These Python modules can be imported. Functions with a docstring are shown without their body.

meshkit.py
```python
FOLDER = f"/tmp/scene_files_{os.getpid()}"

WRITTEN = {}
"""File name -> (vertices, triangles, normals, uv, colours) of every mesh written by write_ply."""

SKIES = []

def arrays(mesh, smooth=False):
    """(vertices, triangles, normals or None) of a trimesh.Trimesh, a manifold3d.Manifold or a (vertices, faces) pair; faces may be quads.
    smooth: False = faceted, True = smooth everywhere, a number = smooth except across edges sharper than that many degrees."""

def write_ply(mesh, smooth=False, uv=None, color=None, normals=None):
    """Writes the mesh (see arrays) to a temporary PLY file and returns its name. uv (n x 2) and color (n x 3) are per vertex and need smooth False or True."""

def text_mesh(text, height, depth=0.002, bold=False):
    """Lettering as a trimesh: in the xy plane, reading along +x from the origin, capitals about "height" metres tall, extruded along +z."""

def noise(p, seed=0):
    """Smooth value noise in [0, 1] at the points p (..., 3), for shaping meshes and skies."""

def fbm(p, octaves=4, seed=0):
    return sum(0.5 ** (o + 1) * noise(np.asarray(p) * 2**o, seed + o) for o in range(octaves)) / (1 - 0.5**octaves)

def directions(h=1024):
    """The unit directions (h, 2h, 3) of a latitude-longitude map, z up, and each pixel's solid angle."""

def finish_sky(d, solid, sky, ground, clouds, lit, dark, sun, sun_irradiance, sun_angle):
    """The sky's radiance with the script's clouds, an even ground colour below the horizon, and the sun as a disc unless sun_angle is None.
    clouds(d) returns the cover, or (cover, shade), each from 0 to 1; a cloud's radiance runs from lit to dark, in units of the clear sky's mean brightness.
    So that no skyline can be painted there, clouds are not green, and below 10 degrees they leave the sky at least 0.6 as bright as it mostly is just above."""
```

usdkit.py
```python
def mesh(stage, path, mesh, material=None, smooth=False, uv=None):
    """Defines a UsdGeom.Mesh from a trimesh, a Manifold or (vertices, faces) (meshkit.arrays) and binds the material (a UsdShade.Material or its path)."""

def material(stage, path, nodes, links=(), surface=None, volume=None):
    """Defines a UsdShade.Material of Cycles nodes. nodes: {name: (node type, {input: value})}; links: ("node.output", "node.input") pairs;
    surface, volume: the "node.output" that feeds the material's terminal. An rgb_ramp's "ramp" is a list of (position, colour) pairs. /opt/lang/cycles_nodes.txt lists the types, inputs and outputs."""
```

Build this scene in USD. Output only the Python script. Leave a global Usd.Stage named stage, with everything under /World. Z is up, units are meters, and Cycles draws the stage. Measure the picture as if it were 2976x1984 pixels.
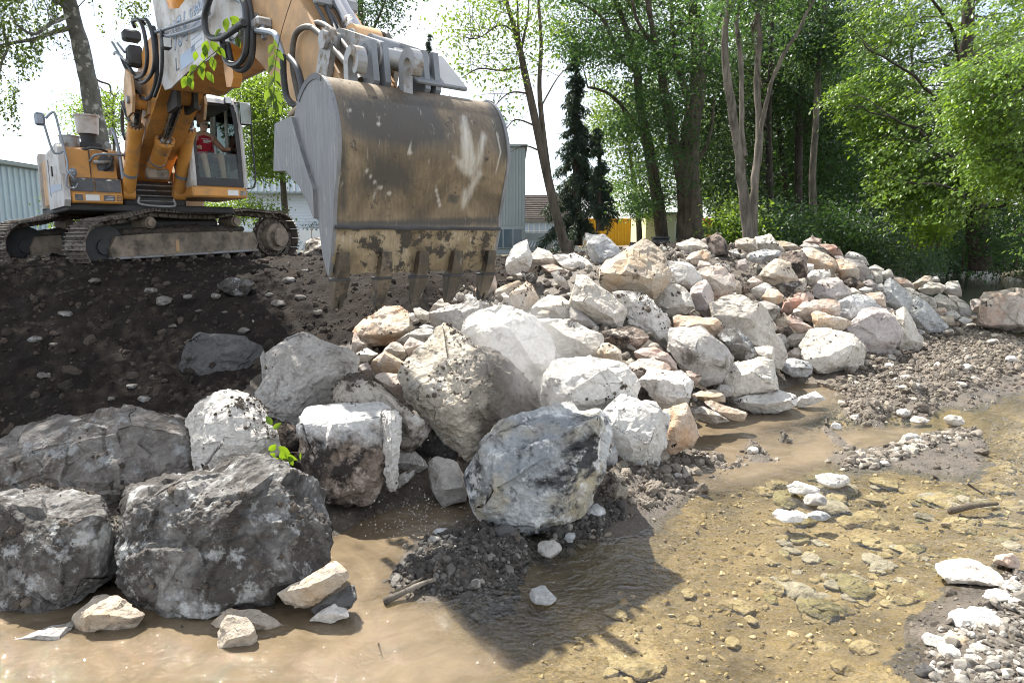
import math, random
import numpy as np
import trimesh
import manifold3d as m3
from scipy.spatial import cKDTree
from scipy.interpolate import RBFInterpolator, LinearNDInterpolator, NearestNDInterpolator
from shapely.geometry import Polygon, Point, LineString
import shapely
import usdkit, meshkit
from pxr import Usd, UsdGeom, UsdLux, UsdShade, Gf, Sdf, Vt

stage = Usd.Stage.CreateInMemory()
UsdGeom.SetStageUpAxis(stage, UsdGeom.Tokens.z)
UsdGeom.SetStageMetersPerUnit(stage, 1.0)
UsdGeom.Xform.Define(stage, "/World")
UsdGeom.Scope.Define(stage, "/World/Looks")

# ------------------------------------------------------------------ camera, sky, sun, exposure
EYE = np.array([0.0, 0.0, 2.2])
DS = 1.294   # boulders and trees lie this much further off than their first survey
PITCH = math.atan((992 - 696) / 1984.0)
EXPOSURE = 1.6
SUN_DIR = np.array([-0.325, 0.41, 0.852]); SUN_DIR /= np.linalg.norm(SUN_DIR)
SUN_POWER, SKY_POWER = 1.25, 0.075
cam = UsdGeom.Camera.Define(stage, "/World/Camera")
cam.CreateFocalLengthAttr(24.0); cam.CreateHorizontalApertureAttr(36.0); cam.CreateVerticalApertureAttr(24.0)
cam.CreateClippingRangeAttr(Gf.Vec2f(0.05, 3000.0))
cam.CreateExposureAttr(EXPOSURE)
_f = np.array([0, math.cos(PITCH), -math.sin(PITCH)]); _u = np.array([0, math.sin(PITCH), math.cos(PITCH)]); _r = np.array([1.0, 0, 0])
cam.AddTransformOp().Set(Gf.Matrix4d(*_r, 0, *_u, 0, *(-_f), 0, *EYE, 1))
dome = UsdLux.DomeLight.Define(stage, "/World/sky")
dome.GetPrim().SetCustomDataByKey("kind", "structure")
sun_el = math.asin(SUN_DIR[2]); sun_rot = math.atan2(SUN_DIR[0], SUN_DIR[1])
skym = usdkit.material(stage, "/World/Looks/sky_air", {
    "tc": ("texture_coordinate", {}),
    "map": ("mapping", {"scale": (1.2, 1.2, 3.0)}),
    "n": ("noise_texture", {"scale": 1.7, "detail": 6.0, "roughness": 0.55}),
    "r": ("rgb_ramp", {"ramp": [(0.36, (0.3, 0.3, 0.3)), (0.62, (0.9, 0.9, 0.9))]}),
    "sky": ("sky_texture", {"sky_type": "single_scattering", "sun_disc": False, "sun_elevation": sun_el, "sun_rotation": sun_rot,
                             "altitude": 150.0, "air_density": 1.0, "aerosol_density": 1.0, "ozone_density": 1.0}),
    "cl": ("mix_color", {"b": (7.0, 7.2, 7.5), "use_clamp": False}),
    "bg": ("background_shader", {"strength": SKY_POWER})},
    [("tc.generated", "map.vector"), ("map.vector", "n.vector"), ("n.fac", "r.fac"), ("r.color", "cl.fac"), ("sky.color", "cl.a"), ("cl.result", "bg.color")],
    surface="bg.background")
UsdShade.MaterialBindingAPI.Apply(dome.GetPrim()).Bind(skym)
sun = UsdLux.DistantLight.Define(stage, "/World/sun")
sun.CreateIntensityAttr(SUN_POWER); sun.CreateAngleAttr(0.53); sun.CreateNormalizeAttr(True); sun.CreateColorAttr(Gf.Vec3f(1.0, 0.95, 0.87))
_z = SUN_DIR; _x = np.cross([0, 0, 1.0], _z); _x /= np.linalg.norm(_x); _y = np.cross(_z, _x)
sun.AddTransformOp().Set(Gf.Matrix4d(*_x, 0, *_y, 0, *_z, 0, 0, 0, 0, 1))

# ------------------------------------------------------------------ helpers
def N(u, v, y):
    """Point of the place seen at photograph position (u, v) (2976 wide), y metres ahead."""
    u, v, y = np.broadcast_arrays(np.asarray(u, float), np.asarray(v, float), np.asarray(y, float))
    d = _f + _r * ((u - 1488) / 1984)[..., None] - _u * ((v - 992) / 1984)[..., None]
    return EYE + d * (y / d[..., 1])[..., None]
K = 2976 / 2352.0
def O(u, v, y):
    return N(np.asarray(u) * K, np.asarray(v) * K, y)
def Oz(u, v, z=0.0):
    """Where the sight line through overview position (u, v) meets the height z."""
    u, v = np.asarray(u, float) * K, np.asarray(v, float) * K
    d = _f + _r * ((u - 1488) / 1984)[..., None] - _u * ((v - 992) / 1984)[..., None]
    return EYE + d * ((z - EYE[2]) / d[..., 2])[..., None]

_taken = {}
def numbered(parent, name):
    k = (parent, name); n = _taken.get(k, 0); _taken[k] = n + 1
    return f"{parent}/{name}" if n == 0 else f"{parent}/{name}_{n:03d}"
def P(parent):
    return "/World" if parent is None else (parent if isinstance(parent, str) else str(parent.GetPath()))
def tag(prim, label=None, cat=None, group=None, kind=None):
    p = prim.GetPrim() if hasattr(prim, "GetPrim") else prim
    for k, v in (("label", label), ("category", cat), ("group", group), ("kind", kind)):
        if v: p.SetCustomDataByKey(k, v)
    return p
def obj(name, mesh, mat, parent=None, smooth=False, label=None, cat=None, group=None, kind=None):
    m = usdkit.mesh(stage, numbered(P(parent), name), mesh, LOOK[mat], smooth=smooth)
    return tag(m, label, cat, group, kind)
def thing(name, label, cat, group=None, parent=None, loc=None):
    x = UsdGeom.Xform.Define(stage, numbered(P(parent), name))
    if loc is not None: x.AddTranslateOp().Set(Gf.Vec3d(*map(float, loc)))
    return tag(x, label, cat, group)
def primvar(prim, name, values):
    UsdGeom.PrimvarsAPI(prim).CreatePrimvar(name, Sdf.ValueTypeNames.FloatArray, "vertex").Set(Vt.FloatArray.FromNumpy(np.asarray(values, np.float32)))
def instancer(name, meshes, mat, pos, quat, scale, parent=None, idx=None, label=None, kind="stuff", seed=0, smooth=False, cat=None):
    """Tens of thousands of small pieces of the same few shapes."""
    pth = numbered(P(parent), name)
    pi = UsdGeom.PointInstancer.Define(stage, pth)
    rel = pi.CreatePrototypesRel()
    mats = mat if isinstance(mat, (list, tuple)) else [mat] * len(meshes)
    for k, (me, ma) in enumerate(zip(meshes, mats)):
        pp = f"{pth}/piece_{k:03d}" if k else f"{pth}/piece"
        usdkit.mesh(stage, pp, me, LOOK[ma], smooth=smooth)
        rel.AddTarget(pp)
    n = len(pos)
    if idx is None: idx = np.random.default_rng(seed + 5).integers(0, len(meshes), n)
    pi.CreateProtoIndicesAttr(Vt.IntArray.FromNumpy(np.asarray(idx, np.int32)))
    pi.CreatePositionsAttr(Vt.Vec3fArray.FromNumpy(np.asarray(pos, np.float32)))
    q = np.asarray(quat, float)
    pi.CreateOrientationsAttr(Vt.QuathArray([Gf.Quath(float(a[0]), float(a[1]), float(a[2]), float(a[3])) for a in q]))
    sc = np.asarray(scale, np.float32)
    if sc.ndim == 1: sc = np.repeat(sc[:, None], 3, 1)
    pi.CreateScalesAttr(Vt.Vec3fArray.FromNumpy(sc))
    return tag(pi, label, cat, None, kind)
def rand_quat(rng, n):
    q = rng.normal(size=(n, 4)); return q / np.linalg.norm(q, axis=1, keepdims=True)
def yaw_quat(rng, n, tilt=0.25):
    a = rng.uniform(0, 2 * np.pi, n); q = np.stack([np.cos(a / 2), rng.normal(0, tilt / 2, n), rng.normal(0, tilt / 2, n), np.sin(a / 2)], 1)
    return q / np.linalg.norm(q, axis=1, keepdims=True)
def cat(*ms):
    ms = [m for m in ms if m is not None]
    return trimesh.util.concatenate([m if isinstance(m, trimesh.Trimesh) else T(m) for m in ms])
def T(m):
    v, f, _ = meshkit.arrays(m); return trimesh.Trimesh(v, f, process=False)
def rot_to(z, up=(0, 0, 1)):
    z = np.asarray(z, float); z = z / np.linalg.norm(z); up = np.asarray(up, float)
    if abs(z @ up) > 0.999: up = np.array([0, 1.0, 0])
    x = np.cross(up, z); x /= np.linalg.norm(x); y = np.cross(z, x)
    return np.stack([x, y, z], 1)
def cyl(a, b, r, r2=None, n=14, caps=True):
    """Round bar from a to b."""
    a, b = np.asarray(a, float), np.asarray(b, float); r2 = r if r2 is None else r2
    R = rot_to(b - a); t = np.linspace(0, 2 * np.pi, n, endpoint=False); c = np.stack([np.cos(t), np.sin(t), 0 * t], 1)
    v = np.vstack([a + (c * r) @ R.T, b + (c * r2) @ R.T, a, b]); i = np.arange(n); j = (i + 1) % n
    f = [np.stack([i, j, j + n], 1), np.stack([i, j + n, i + n], 1)]
    if caps: f += [np.stack([j, i, 0 * i + 2 * n], 1), np.stack([i + n, j + n, 0 * i + 2 * n + 1], 1)]
    return trimesh.Trimesh(v, np.vstack(f), process=False)
def tube(pts, r, n=8, sub=1):
    """Bent tube through pts (Catmull-Rom when sub > 1)."""
    p = np.asarray(pts, float)
    if sub > 1 and len(p) > 2:
        q = np.vstack([2 * p[0] - p[1], p, 2 * p[-1] - p[-2]]); out = []
        for k in range(1, len(q) - 2):
            t = np.linspace(0, 1, sub, endpoint=False)[:, None]
            out.append(0.5 * (2 * q[k] + (q[k + 1] - q[k - 1]) * t + (2 * q[k - 1] - 5 * q[k] + 4 * q[k + 1] - q[k + 2]) * t**2 + (3 * q[k] - q[k - 1] - 3 * q[k + 1] + q[k + 2]) * t**3))
        p = np.vstack(out + [p[-1:]])
        if np.ndim(r): r = np.interp(np.linspace(0, 1, len(p)), np.linspace(0, 1, len(r)), r)
    r = np.broadcast_to(np.asarray(r, float), (len(p),))
    d = np.gradient(p, axis=0); d /= np.maximum(np.linalg.norm(d, axis=1, keepdims=True), 1e-9)
    x = np.cross(d[0], [0.31, 0.2, 0.93]); x /= np.linalg.norm(x); xs = []
    for k in range(len(p)):
        x = x - d[k] * (x @ d[k]); x /= np.linalg.norm(x); xs.append(x)
    xs = np.array(xs); ys = np.cross(d, xs); t = np.linspace(0, 2 * np.pi, n, endpoint=False)
    v = p[:, None] + r[:, None, None] * (np.cos(t)[None, :, None] * xs[:, None] + np.sin(t)[None, :, None] * ys[:, None])
    m = len(p); i = np.arange((m - 1) * n).reshape(m - 1, n); j = np.roll(i, -1, 1)
    f = np.vstack([np.stack([i, j, j + n], -1).reshape(-1, 3), np.stack([i, j + n, i + n], -1).reshape(-1, 3)])
    v = np.vstack([v.reshape(-1, 3), p[:1], p[-1:]]); k = np.arange(n); l = (k + 1) % n
    f = np.vstack([f, np.stack([l, k, 0 * k + m * n], 1), np.stack([k + (m - 1) * n, l + (m - 1) * n, 0 * k + m * n + 1], 1)])
    return trimesh.Trimesh(v, f, process=False)
def rbox(size, r=0.02, at=(0, 0, 0)):
    """Box with chamfered edges, centred at 'at'."""
    s = np.asarray(size, float) / 2; r = min(r, s.min() * 0.8); pts = []
    for sg in np.ndindex(2, 2, 2):
        q = (np.array(sg) * 2 - 1)
        for k in range(3):
            e = s - r; e[k] = s[k]; pts.append(q * e)
    return T(m3.Manifold.hull_points(np.array(pts))).apply_translation(at)
def extrude(poly, thick):
    """Polygon (x, y) extruded along +z by thick."""
    return trimesh.creation.extrude_polygon(poly if isinstance(poly, shapely.Geometry) else Polygon(poly), thick, engine="earcut")
def place(m, o, X, Y, Z):
    """Mesh with local axes sent to X, Y, Z at o."""
    m = m.copy() if isinstance(m, trimesh.Trimesh) else T(m)
    R = np.stack([X, Y, Z], 1); v = m.vertices @ R.T + np.asarray(o)
    f = m.faces if np.linalg.det(R) > 0 else m.faces[:, ::-1]
    return trimesh.Trimesh(v, f, process=False)
def fbm(p, o=4, seed=0):
    return meshkit.fbm(p, o, seed)

# ------------------------------------------------------------------ materials
LOOK = {}
def look(name, nodes, links, surface):
    LOOK[name] = usdkit.material(stage, f"/World/Looks/{name}", nodes, links, surface=surface)
def plain(name, color, rough=0.6, metal=0.0, var=0.25, scale=3.0, bump=0.0, bscale=30.0, spec=0.5, dirt=None, dirt_at=0.6, dscale=2.0, dwidth=0.12, coat=0.0):
    """Paint, metal, cloth or bark: a base colour with soft variation and optional dirt patches of noise shape."""
    c = np.array(color)
    nd = {"g": ("geometry", {}), "n": ("noise_texture", {"scale": scale, "detail": 6.0, "roughness": 0.6}),
          "r": ("rgb_ramp", {"ramp": [(0.25, c * (1 - var)), (0.75, np.minimum(c * (1 + var), 0.95))]}),
          "p": ("principled_bsdf", {"roughness": rough, "metallic": metal, "specular_ior_level": spec, "coat_weight": coat})}
    ln = [("g.position", "n.vector"), ("n.fac", "r.fac")]; col = "r.color"
    if dirt is not None:
        nd["dn"] = ("noise_texture", {"scale": dscale, "detail": 9.0, "roughness": 0.68})
        nd["dr"] = ("rgb_ramp", {"ramp": [(dirt_at - dwidth / 2, (0, 0, 0)), (dirt_at + dwidth / 2, (1, 1, 1))]})
        nd["dm"] = ("mix_color", {"b": dirt})
        nd["dq"] = ("map_range", {"to_min": rough, "to_max": 0.95})
        ln += [("g.position", "dn.vector"), ("dn.fac", "dr.fac"), ("dr.color", "dm.fac"), (col, "dm.a"), ("dr.color", "dq.value"), ("dq.result", "p.roughness")]; col = "dm.result"
    ln.append((col, "p.base_color"))
    if bump:
        nd["bn"] = ("noise_texture", {"scale": bscale, "detail": 5.0, "roughness": 0.6}); nd["b"] = ("bump", {"strength": bump, "distance": 0.02})
        ln += [("g.position", "bn.vector"), ("bn.fac", "b.height"), ("b.normal", "p.normal")]
    look(name, nd, ln, "p.BSDF")
def rock_look(name, c1, c2, dirt=(0.075, 0.062, 0.05), dirt_at=0.62, stain=None, stain_at=0.6, vein=0.0, rough=0.85, scale=1.6, wet=0.0, veinc=(0.75, 0.76, 0.76), dwidth=0.1, other=None):
    nd = {"g": ("geometry", {}),
          "n1": ("noise_texture", {"scale": scale, "detail": 9.0, "roughness": 0.62, "distortion": 0.4}), "r1": ("rgb_ramp", {"ramp": [(0.33, c1), (0.66, c2)]}),
          "n2": ("noise_texture", {"scale": 26.0, "detail": 7.0, "roughness": 0.7}), "r2": ("rgb_ramp", {"ramp": [(0.3, (0.62, 0.62, 0.62)), (0.7, (1.22, 1.2, 1.18))]}),
          "m2": ("mix_color", {"blend_type": "multiply", "fac": 0.75, "use_clamp": False}),
          "n3": ("noise_texture", {"scale": 3.1, "detail": 10.0, "roughness": 0.72, "distortion": 0.3}), "r3": ("rgb_ramp", {"ramp": [(dirt_at - dwidth / 2, (0, 0, 0)), (dirt_at + dwidth / 2, (1, 1, 1))]}),
          "m3": ("mix_color", {"b": dirt}),
          "nb": ("noise_texture", {"scale": 14.0, "detail": 10.0, "roughness": 0.66}), "vb": ("voronoi_texture", {"scale": 9.0, "randomness": 1.0}),
          "ab": ("math", {"math_type": "multiply_add", "value2": 0.35}), "b": ("bump", {"strength": 0.9, "distance": 0.05}),
          "p": ("principled_bsdf", {"roughness": rough, "specular_ior_level": 0.3})}
    ln = [("g.position", "n1.vector"), ("n1.fac", "r1.fac"), ("g.position", "n2.vector"), ("n2.fac", "r2.fac"), ("r1.color", "m2.a"), ("r2.color", "m2.b"),
          ("g.position", "n3.vector"), ("n3.fac", "r3.fac"), ("g.position", "nb.vector"), ("g.position", "vb.vector"),
          ("vb.distance", "ab.value1"), ("nb.fac", "ab.value3"), ("ab.value", "b.height"), ("b.normal", "p.normal")]
    col = "m2.result"
    if stain is not None:
        nd["n4"] = ("noise_texture", {"scale": 2.3, "detail": 7.0, "roughness": 0.6}); nd["r4"] = ("rgb_ramp", {"ramp": [(stain_at - 0.1, (0, 0, 0)), (stain_at + 0.1, (1, 1, 1))]})
        nd["m4"] = ("mix_color", {"b": stain}); nd["mp4"] = ("mapping", {"location": (7.3, 3.1, 1.7)})
        ln += [("g.position", "mp4.vector"), ("mp4.vector", "n4.vector"), ("n4.fac", "r4.fac"), ("r4.color", "m4.fac"), (col, "m4.a")]; col = "m4.result"
    ln += [(col, "m3.a"), ("r3.color", "m3.fac")]; col = "m3.result"
    if vein:
        nd["n5"] = ("noise_texture", {"scale": 9.5, "detail": 8.0, "roughness": 0.75}); nd["r5"] = ("rgb_ramp", {"ramp": [(0.60, (0, 0, 0)), (0.70, (vein * 0.8,) * 3)]})
        nd["n6"] = ("noise_texture", {"scale": 5.2, "detail": 9.0, "roughness": 0.72}); nd["r6"] = ("rgb_ramp", {"ramp": [(0.545, (0, 0, 0)), (0.62, (vein * 0.95,) * 3)]})
        nd["a5"] = ("mix_color", {"blend_type": "lighten", "fac": 1.0}); nd["m5"] = ("mix_color", {"b": veinc}); nd["mp5"] = ("mapping", {"location": (1.3, 9.1, 4.7)})
        ln += [("g.position", "mp5.vector"), ("mp5.vector", "n5.vector"), ("n5.fac", "r5.fac"), ("mp5.vector", "n6.vector"), ("n6.fac", "r6.fac"), ("r5.color", "a5.a"), ("r6.color", "a5.b"),
               ("a5.result", "m5.fac"), (col, "m5.a")]; col = "m5.result"
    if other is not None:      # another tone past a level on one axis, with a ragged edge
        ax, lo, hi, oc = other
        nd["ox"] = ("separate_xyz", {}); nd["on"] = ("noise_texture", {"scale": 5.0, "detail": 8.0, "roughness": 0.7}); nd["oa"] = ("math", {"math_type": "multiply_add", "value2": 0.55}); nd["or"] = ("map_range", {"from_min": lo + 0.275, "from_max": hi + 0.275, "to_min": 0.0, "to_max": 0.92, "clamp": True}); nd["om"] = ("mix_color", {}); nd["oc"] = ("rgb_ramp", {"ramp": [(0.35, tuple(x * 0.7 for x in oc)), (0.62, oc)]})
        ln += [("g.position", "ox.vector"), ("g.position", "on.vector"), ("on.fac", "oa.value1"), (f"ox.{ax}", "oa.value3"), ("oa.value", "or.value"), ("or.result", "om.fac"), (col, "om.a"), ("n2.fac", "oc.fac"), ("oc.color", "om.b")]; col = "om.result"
    if wet:
        nd["p"][1].update({"roughness": 0.32, "specular_ior_level": 0.55}); nd["wr"] = ("map_range", {"from_min": 0.35, "from_max": 0.65, "to_min": 0.22, "to_max": 0.75}); ln += [("n2.fac", "wr.value"), ("wr.result", "p.roughness")]
    ln.append((col, "p.base_color"))
    look(name, nd, ln, "p.BSDF")
def leaf_look(name, c, var=0.35, trans=0.45, rough=0.45):
    c = np.array(c)
    look(name, {"g": ("geometry", {}), "r": ("rgb_ramp", {"ramp": [(0.0, c * (1 - var)), (0.5, c), (1.0, np.array([c[0] * 1.35, c[1] * 1.2, c[2] * 0.9]))]}),
                "p": ("principled_bsdf", {"roughness": rough, "specular_ior_level": 0.4}), "hs": ("mix_color", {"blend_type": "multiply", "fac": 1.0, "b": (2.3, 2.0, 0.75), "use_clamp": False}),
                "t": ("translucent_bsdf", {}), "m": ("mix_closure", {"fac": trans})},
         [("g.random_per_island", "r.fac"), ("r.color", "p.base_color"), ("r.color", "hs.a"), ("hs.result", "t.color"), ("p.BSDF", "m.closure1"), ("t.BSDF", "m.closure2")], "m.closure")

SOIL = (0.05, 0.041, 0.033)
rock_look("rock_pale", (0.40, 0.365, 0.315), (0.56, 0.53, 0.475), dirt=(0.17, 0.14, 0.11), dirt_at=0.645)
rock_look("rock_white", (0.47, 0.45, 0.415), (0.61, 0.59, 0.555), dirt=(0.15, 0.125, 0.10), dirt_at=0.66)
rock_look("rock_pink", (0.41, 0.35, 0.30), (0.54, 0.485, 0.43), dirt=(0.16, 0.13, 0.105), dirt_at=0.65, stain=(0.42, 0.29, 0.22), stain_at=0.56)
rock_look("rock_orange", (0.42, 0.345, 0.27), (0.55, 0.50, 0.43), dirt=(0.16, 0.13, 0.105), dirt_at=0.67, stain=(0.41, 0.265, 0.165), stain_at=0.55)
rock_look("rock_red", (0.38, 0.28, 0.235), (0.53, 0.46, 0.41), dirt=(0.15, 0.115, 0.095), dirt_at=0.65, stain=(0.33, 0.19, 0.145), stain_at=0.54)
rock_look("rock_tan", (0.36, 0.305, 0.24), (0.50, 0.45, 0.38), dirt=(0.13, 0.105, 0.08), dirt_at=0.6, stain=(0.38, 0.28, 0.18), stain_at=0.57)
rock_look("rock_grey", (0.31, 0.295, 0.275), (0.47, 0.45, 0.42), dirt=(0.12, 0.105, 0.088), dirt_at=0.6)
rock_look("rock_blue", (0.27, 0.28, 0.285), (0.45, 0.455, 0.45), dirt=(0.12, 0.11, 0.095), dirt_at=0.62, vein=0.5)
rock_look("rock_mauve", (0.335, 0.295, 0.28), (0.46, 0.42, 0.395), dirt=(0.15, 0.125, 0.11), dirt_at=0.62)
rock_look("rock_soiled", (0.32, 0.285, 0.235), (0.50, 0.47, 0.42), dirt=(0.07, 0.057, 0.046), dirt_at=0.5, vein=0.35)
rock_look("rock_dark", (0.12, 0.116, 0.112), (0.27, 0.265, 0.255), dirt=(0.058, 0.052, 0.047), dirt_at=0.47, vein=0.8, dwidth=0.14, veinc=(0.40, 0.41, 0.405))
rock_look("rock_dust", (0.16, 0.148, 0.135), (0.27, 0.255, 0.24), dirt=(0.085, 0.073, 0.062), dirt_at=0.5, vein=0.6, dwidth=0.2, veinc=(0.38, 0.40, 0.40))
rock_look("rock_brown", (0.12, 0.092, 0.074), (0.30, 0.24, 0.195), dirt=(0.03, 0.025, 0.022), dirt_at=0.49, vein=0.8, veinc=(0.5, 0.42, 0.36))
rock_look("rock_bluewet", (0.17, 0.19, 0.21), (0.46, 0.475, 0.475), dirt=(0.018, 0.019, 0.022), dirt_at=0.54, stain=(0.36, 0.31, 0.21), stain_at=0.6, vein=0.7, wet=1)
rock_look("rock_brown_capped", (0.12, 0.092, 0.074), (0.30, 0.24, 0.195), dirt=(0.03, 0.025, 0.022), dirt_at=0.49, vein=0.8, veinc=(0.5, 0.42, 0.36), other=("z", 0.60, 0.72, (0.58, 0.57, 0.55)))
rock_look("rock_halfdark", (0.36, 0.31, 0.24), (0.52, 0.48, 0.41), dirt=(0.10, 0.085, 0.07), dirt_at=0.6, vein=0.35, other=("x", -0.42, -0.22, (0.085, 0.072, 0.06)))  # second tone: darker past a level along x
rock_look("rock_fan", (0.44, 0.43, 0.405), (0.60, 0.59, 0.56), dirt=(0.06, 0.05, 0.042), dirt_at=0.66)
rock_look("stone_wet", (0.035, 0.035, 0.037), (0.10, 0.10, 0.098), dirt=(0.03, 0.026, 0.023), dirt_at=0.55, wet=1)
rock_look("stone_river", (0.19, 0.15, 0.08), (0.34, 0.285, 0.17), dirt=(0.10, 0.08, 0.04), dirt_at=0.6, scale=4.0)
rock_look("stone_olive", (0.14, 0.125, 0.06), (0.25, 0.22, 0.125), dirt=(0.07, 0.06, 0.03), dirt_at=0.58, scale=4.0)
# ------------------------------------------------------------------ the lie of the land: height known at points, smooth between
_ctl = []
_far = lambda d: d * np.interp(d, [4, 6, 8.5, 10.2], [DS, 1.26, 1.10, 1.0])          # the bank closes up on the tracks
def _c(lst, bank=True):
    for u, v, y in lst: _ctl.append(O(u, v, _far(y) if bank else y * DS))
def _w(lst):
    for x, y, z in lst: _ctl.append(np.array([x * DS, y * DS, z * (1.36 if z > .5 else 1)], float))
# dark earth bank on the left
_c([(0, 615, 10.2), (200, 628, 10.3), (320, 612, 11.2), (450, 600, 12.2), (600, 592, 13.5), (700, 590, 14), (0, 700, 8.3), (250, 700, 8.5), (500, 690, 8.9), (700, 650, 10), (0, 800, 6.8),
    (250, 800, 6.9), (500, 790, 7.2), (620, 740, 7.7), (750, 700, 8.4), (0, 900, 5.9), (250, 890, 6.0), (450, 880, 6.2), (560, 840, 6.5), (0, 1000, 5.3), (250, 970, 5.5), (420, 980, 5.4),
    (-500, 615, 9.8), (-500, 800, 6.7), (-500, 1000, 5.2), (750, 640, 10.4), (820, 618, 11.5), (950, 640, 9.8), (1050, 620, 10.5), (850, 700, 8.2), (650, 800, 6.9), (780, 780, 7.0)])
# heap under the boulders (front surface, a little behind the rocks)
_c([(900, 780, 6.9), (1000, 720, 7.7), (1100, 680, 8.3), (1200, 640, 8.8), (1300, 600, 9.3), (1400, 600, 9.0), (1500, 570, 10), (1600, 572, 10.8), (1700, 568, 11.5), (1800, 568, 12), (1900, 585, 12.6),
    (2000, 620, 13.6), (2100, 668, 14.8), (2200, 705, 15.2), (1250, 720, 7.6), (1400, 700, 7.6), (1550, 690, 8.3), (1700, 680, 9.2), (1850, 670, 10.3), (2000, 690, 11.3), (2100, 720, 12.3),
    (1150, 800, 6.4), (1300, 800, 6.3), (1450, 800, 6.6), (1600, 770, 7.6), (1750, 760, 8.5), (1900, 760, 9.4), (2050, 780, 10.2), (1000, 900, 5.6), (1150, 900, 5.5), (1300, 930, 5.5), (1450, 900, 6.0),
    (1650, 860, 7.2), (1150, 1000, 4.9), (1000, 1050, 4.75), (850, 1000, 4.9), (700, 950, 5.2), (640, 1050, 4.6)], False)
# water's edge and mud by the boulders, spits of gravel
def _z(lst):
    for u, v, z in lst: _ctl.append(Oz(u, v, z))
_z([(1700, 1060, -.12), (1780, 1028, -.12), (1880, 1016, -.12), (1980, 1005, -.12), (2080, 985, -.10), (2160, 965, -.08), (1620, 1100, -.06), (-600, 1480, -.05), (0, 1500, -.05), (170, 1470, -.04), (300, 1450, -.10), (420, 1440, -.10), (560, 1430, -.10), (680, 1400, -.10), (780, 1360, -.10), (800, 1290, -.06), (880, 1230, -.06), (980, 1190, -.05), (1060, 1160, -.02),
    (1000, 1120, .06), (950, 1150, .02), (960, 1250, .02), (1000, 1290, .1), (1060, 1300, .1), (1130, 1270, .08), (1200, 1240, .09), (1280, 1220, .07), (1050, 1370, -.02), (1130, 1330, .0), (1120, 1400, -.06), (1240, 1280, -.12),
    (1300, 1300, -.12), (1240, 1360, -.10), (1200, 1400, -.06), (1380, 1190, .05), (1430, 1150, .1), (1500, 1110, .08), (1560, 1080, .05), (1640, 1050, .06), (1720, 1010, .12), (1800, 985, .14), (1900, 960, .15), (2000, 925, .2),
    (2100, 885, .26), (2200, 835, .3), (2300, 790, .32), (2340, 830, .15), (2250, 880, .1), (2150, 920, .03), (1600, 1010, -.14), (1680, 965, -.14), (1760, 935, -.14), (1820, 905, -.08), (1900, 880, .02), (2000, 860, .1),
    (2080, 830, .13), (2150, 790, .15), (2200, 760, .15), (2250, 755, .1), (1850, 870, .03), (1960, 1065, .03), (2060, 1035, .05), (2150, 1010, .05), (2230, 995, .03), (2050, 990, -.14), (1900, 1010, -.14), (1800, 1050, -.14), (2300, 950, -.06), (2340, 770, -.05), (2352, 745, -.05)])
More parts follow.
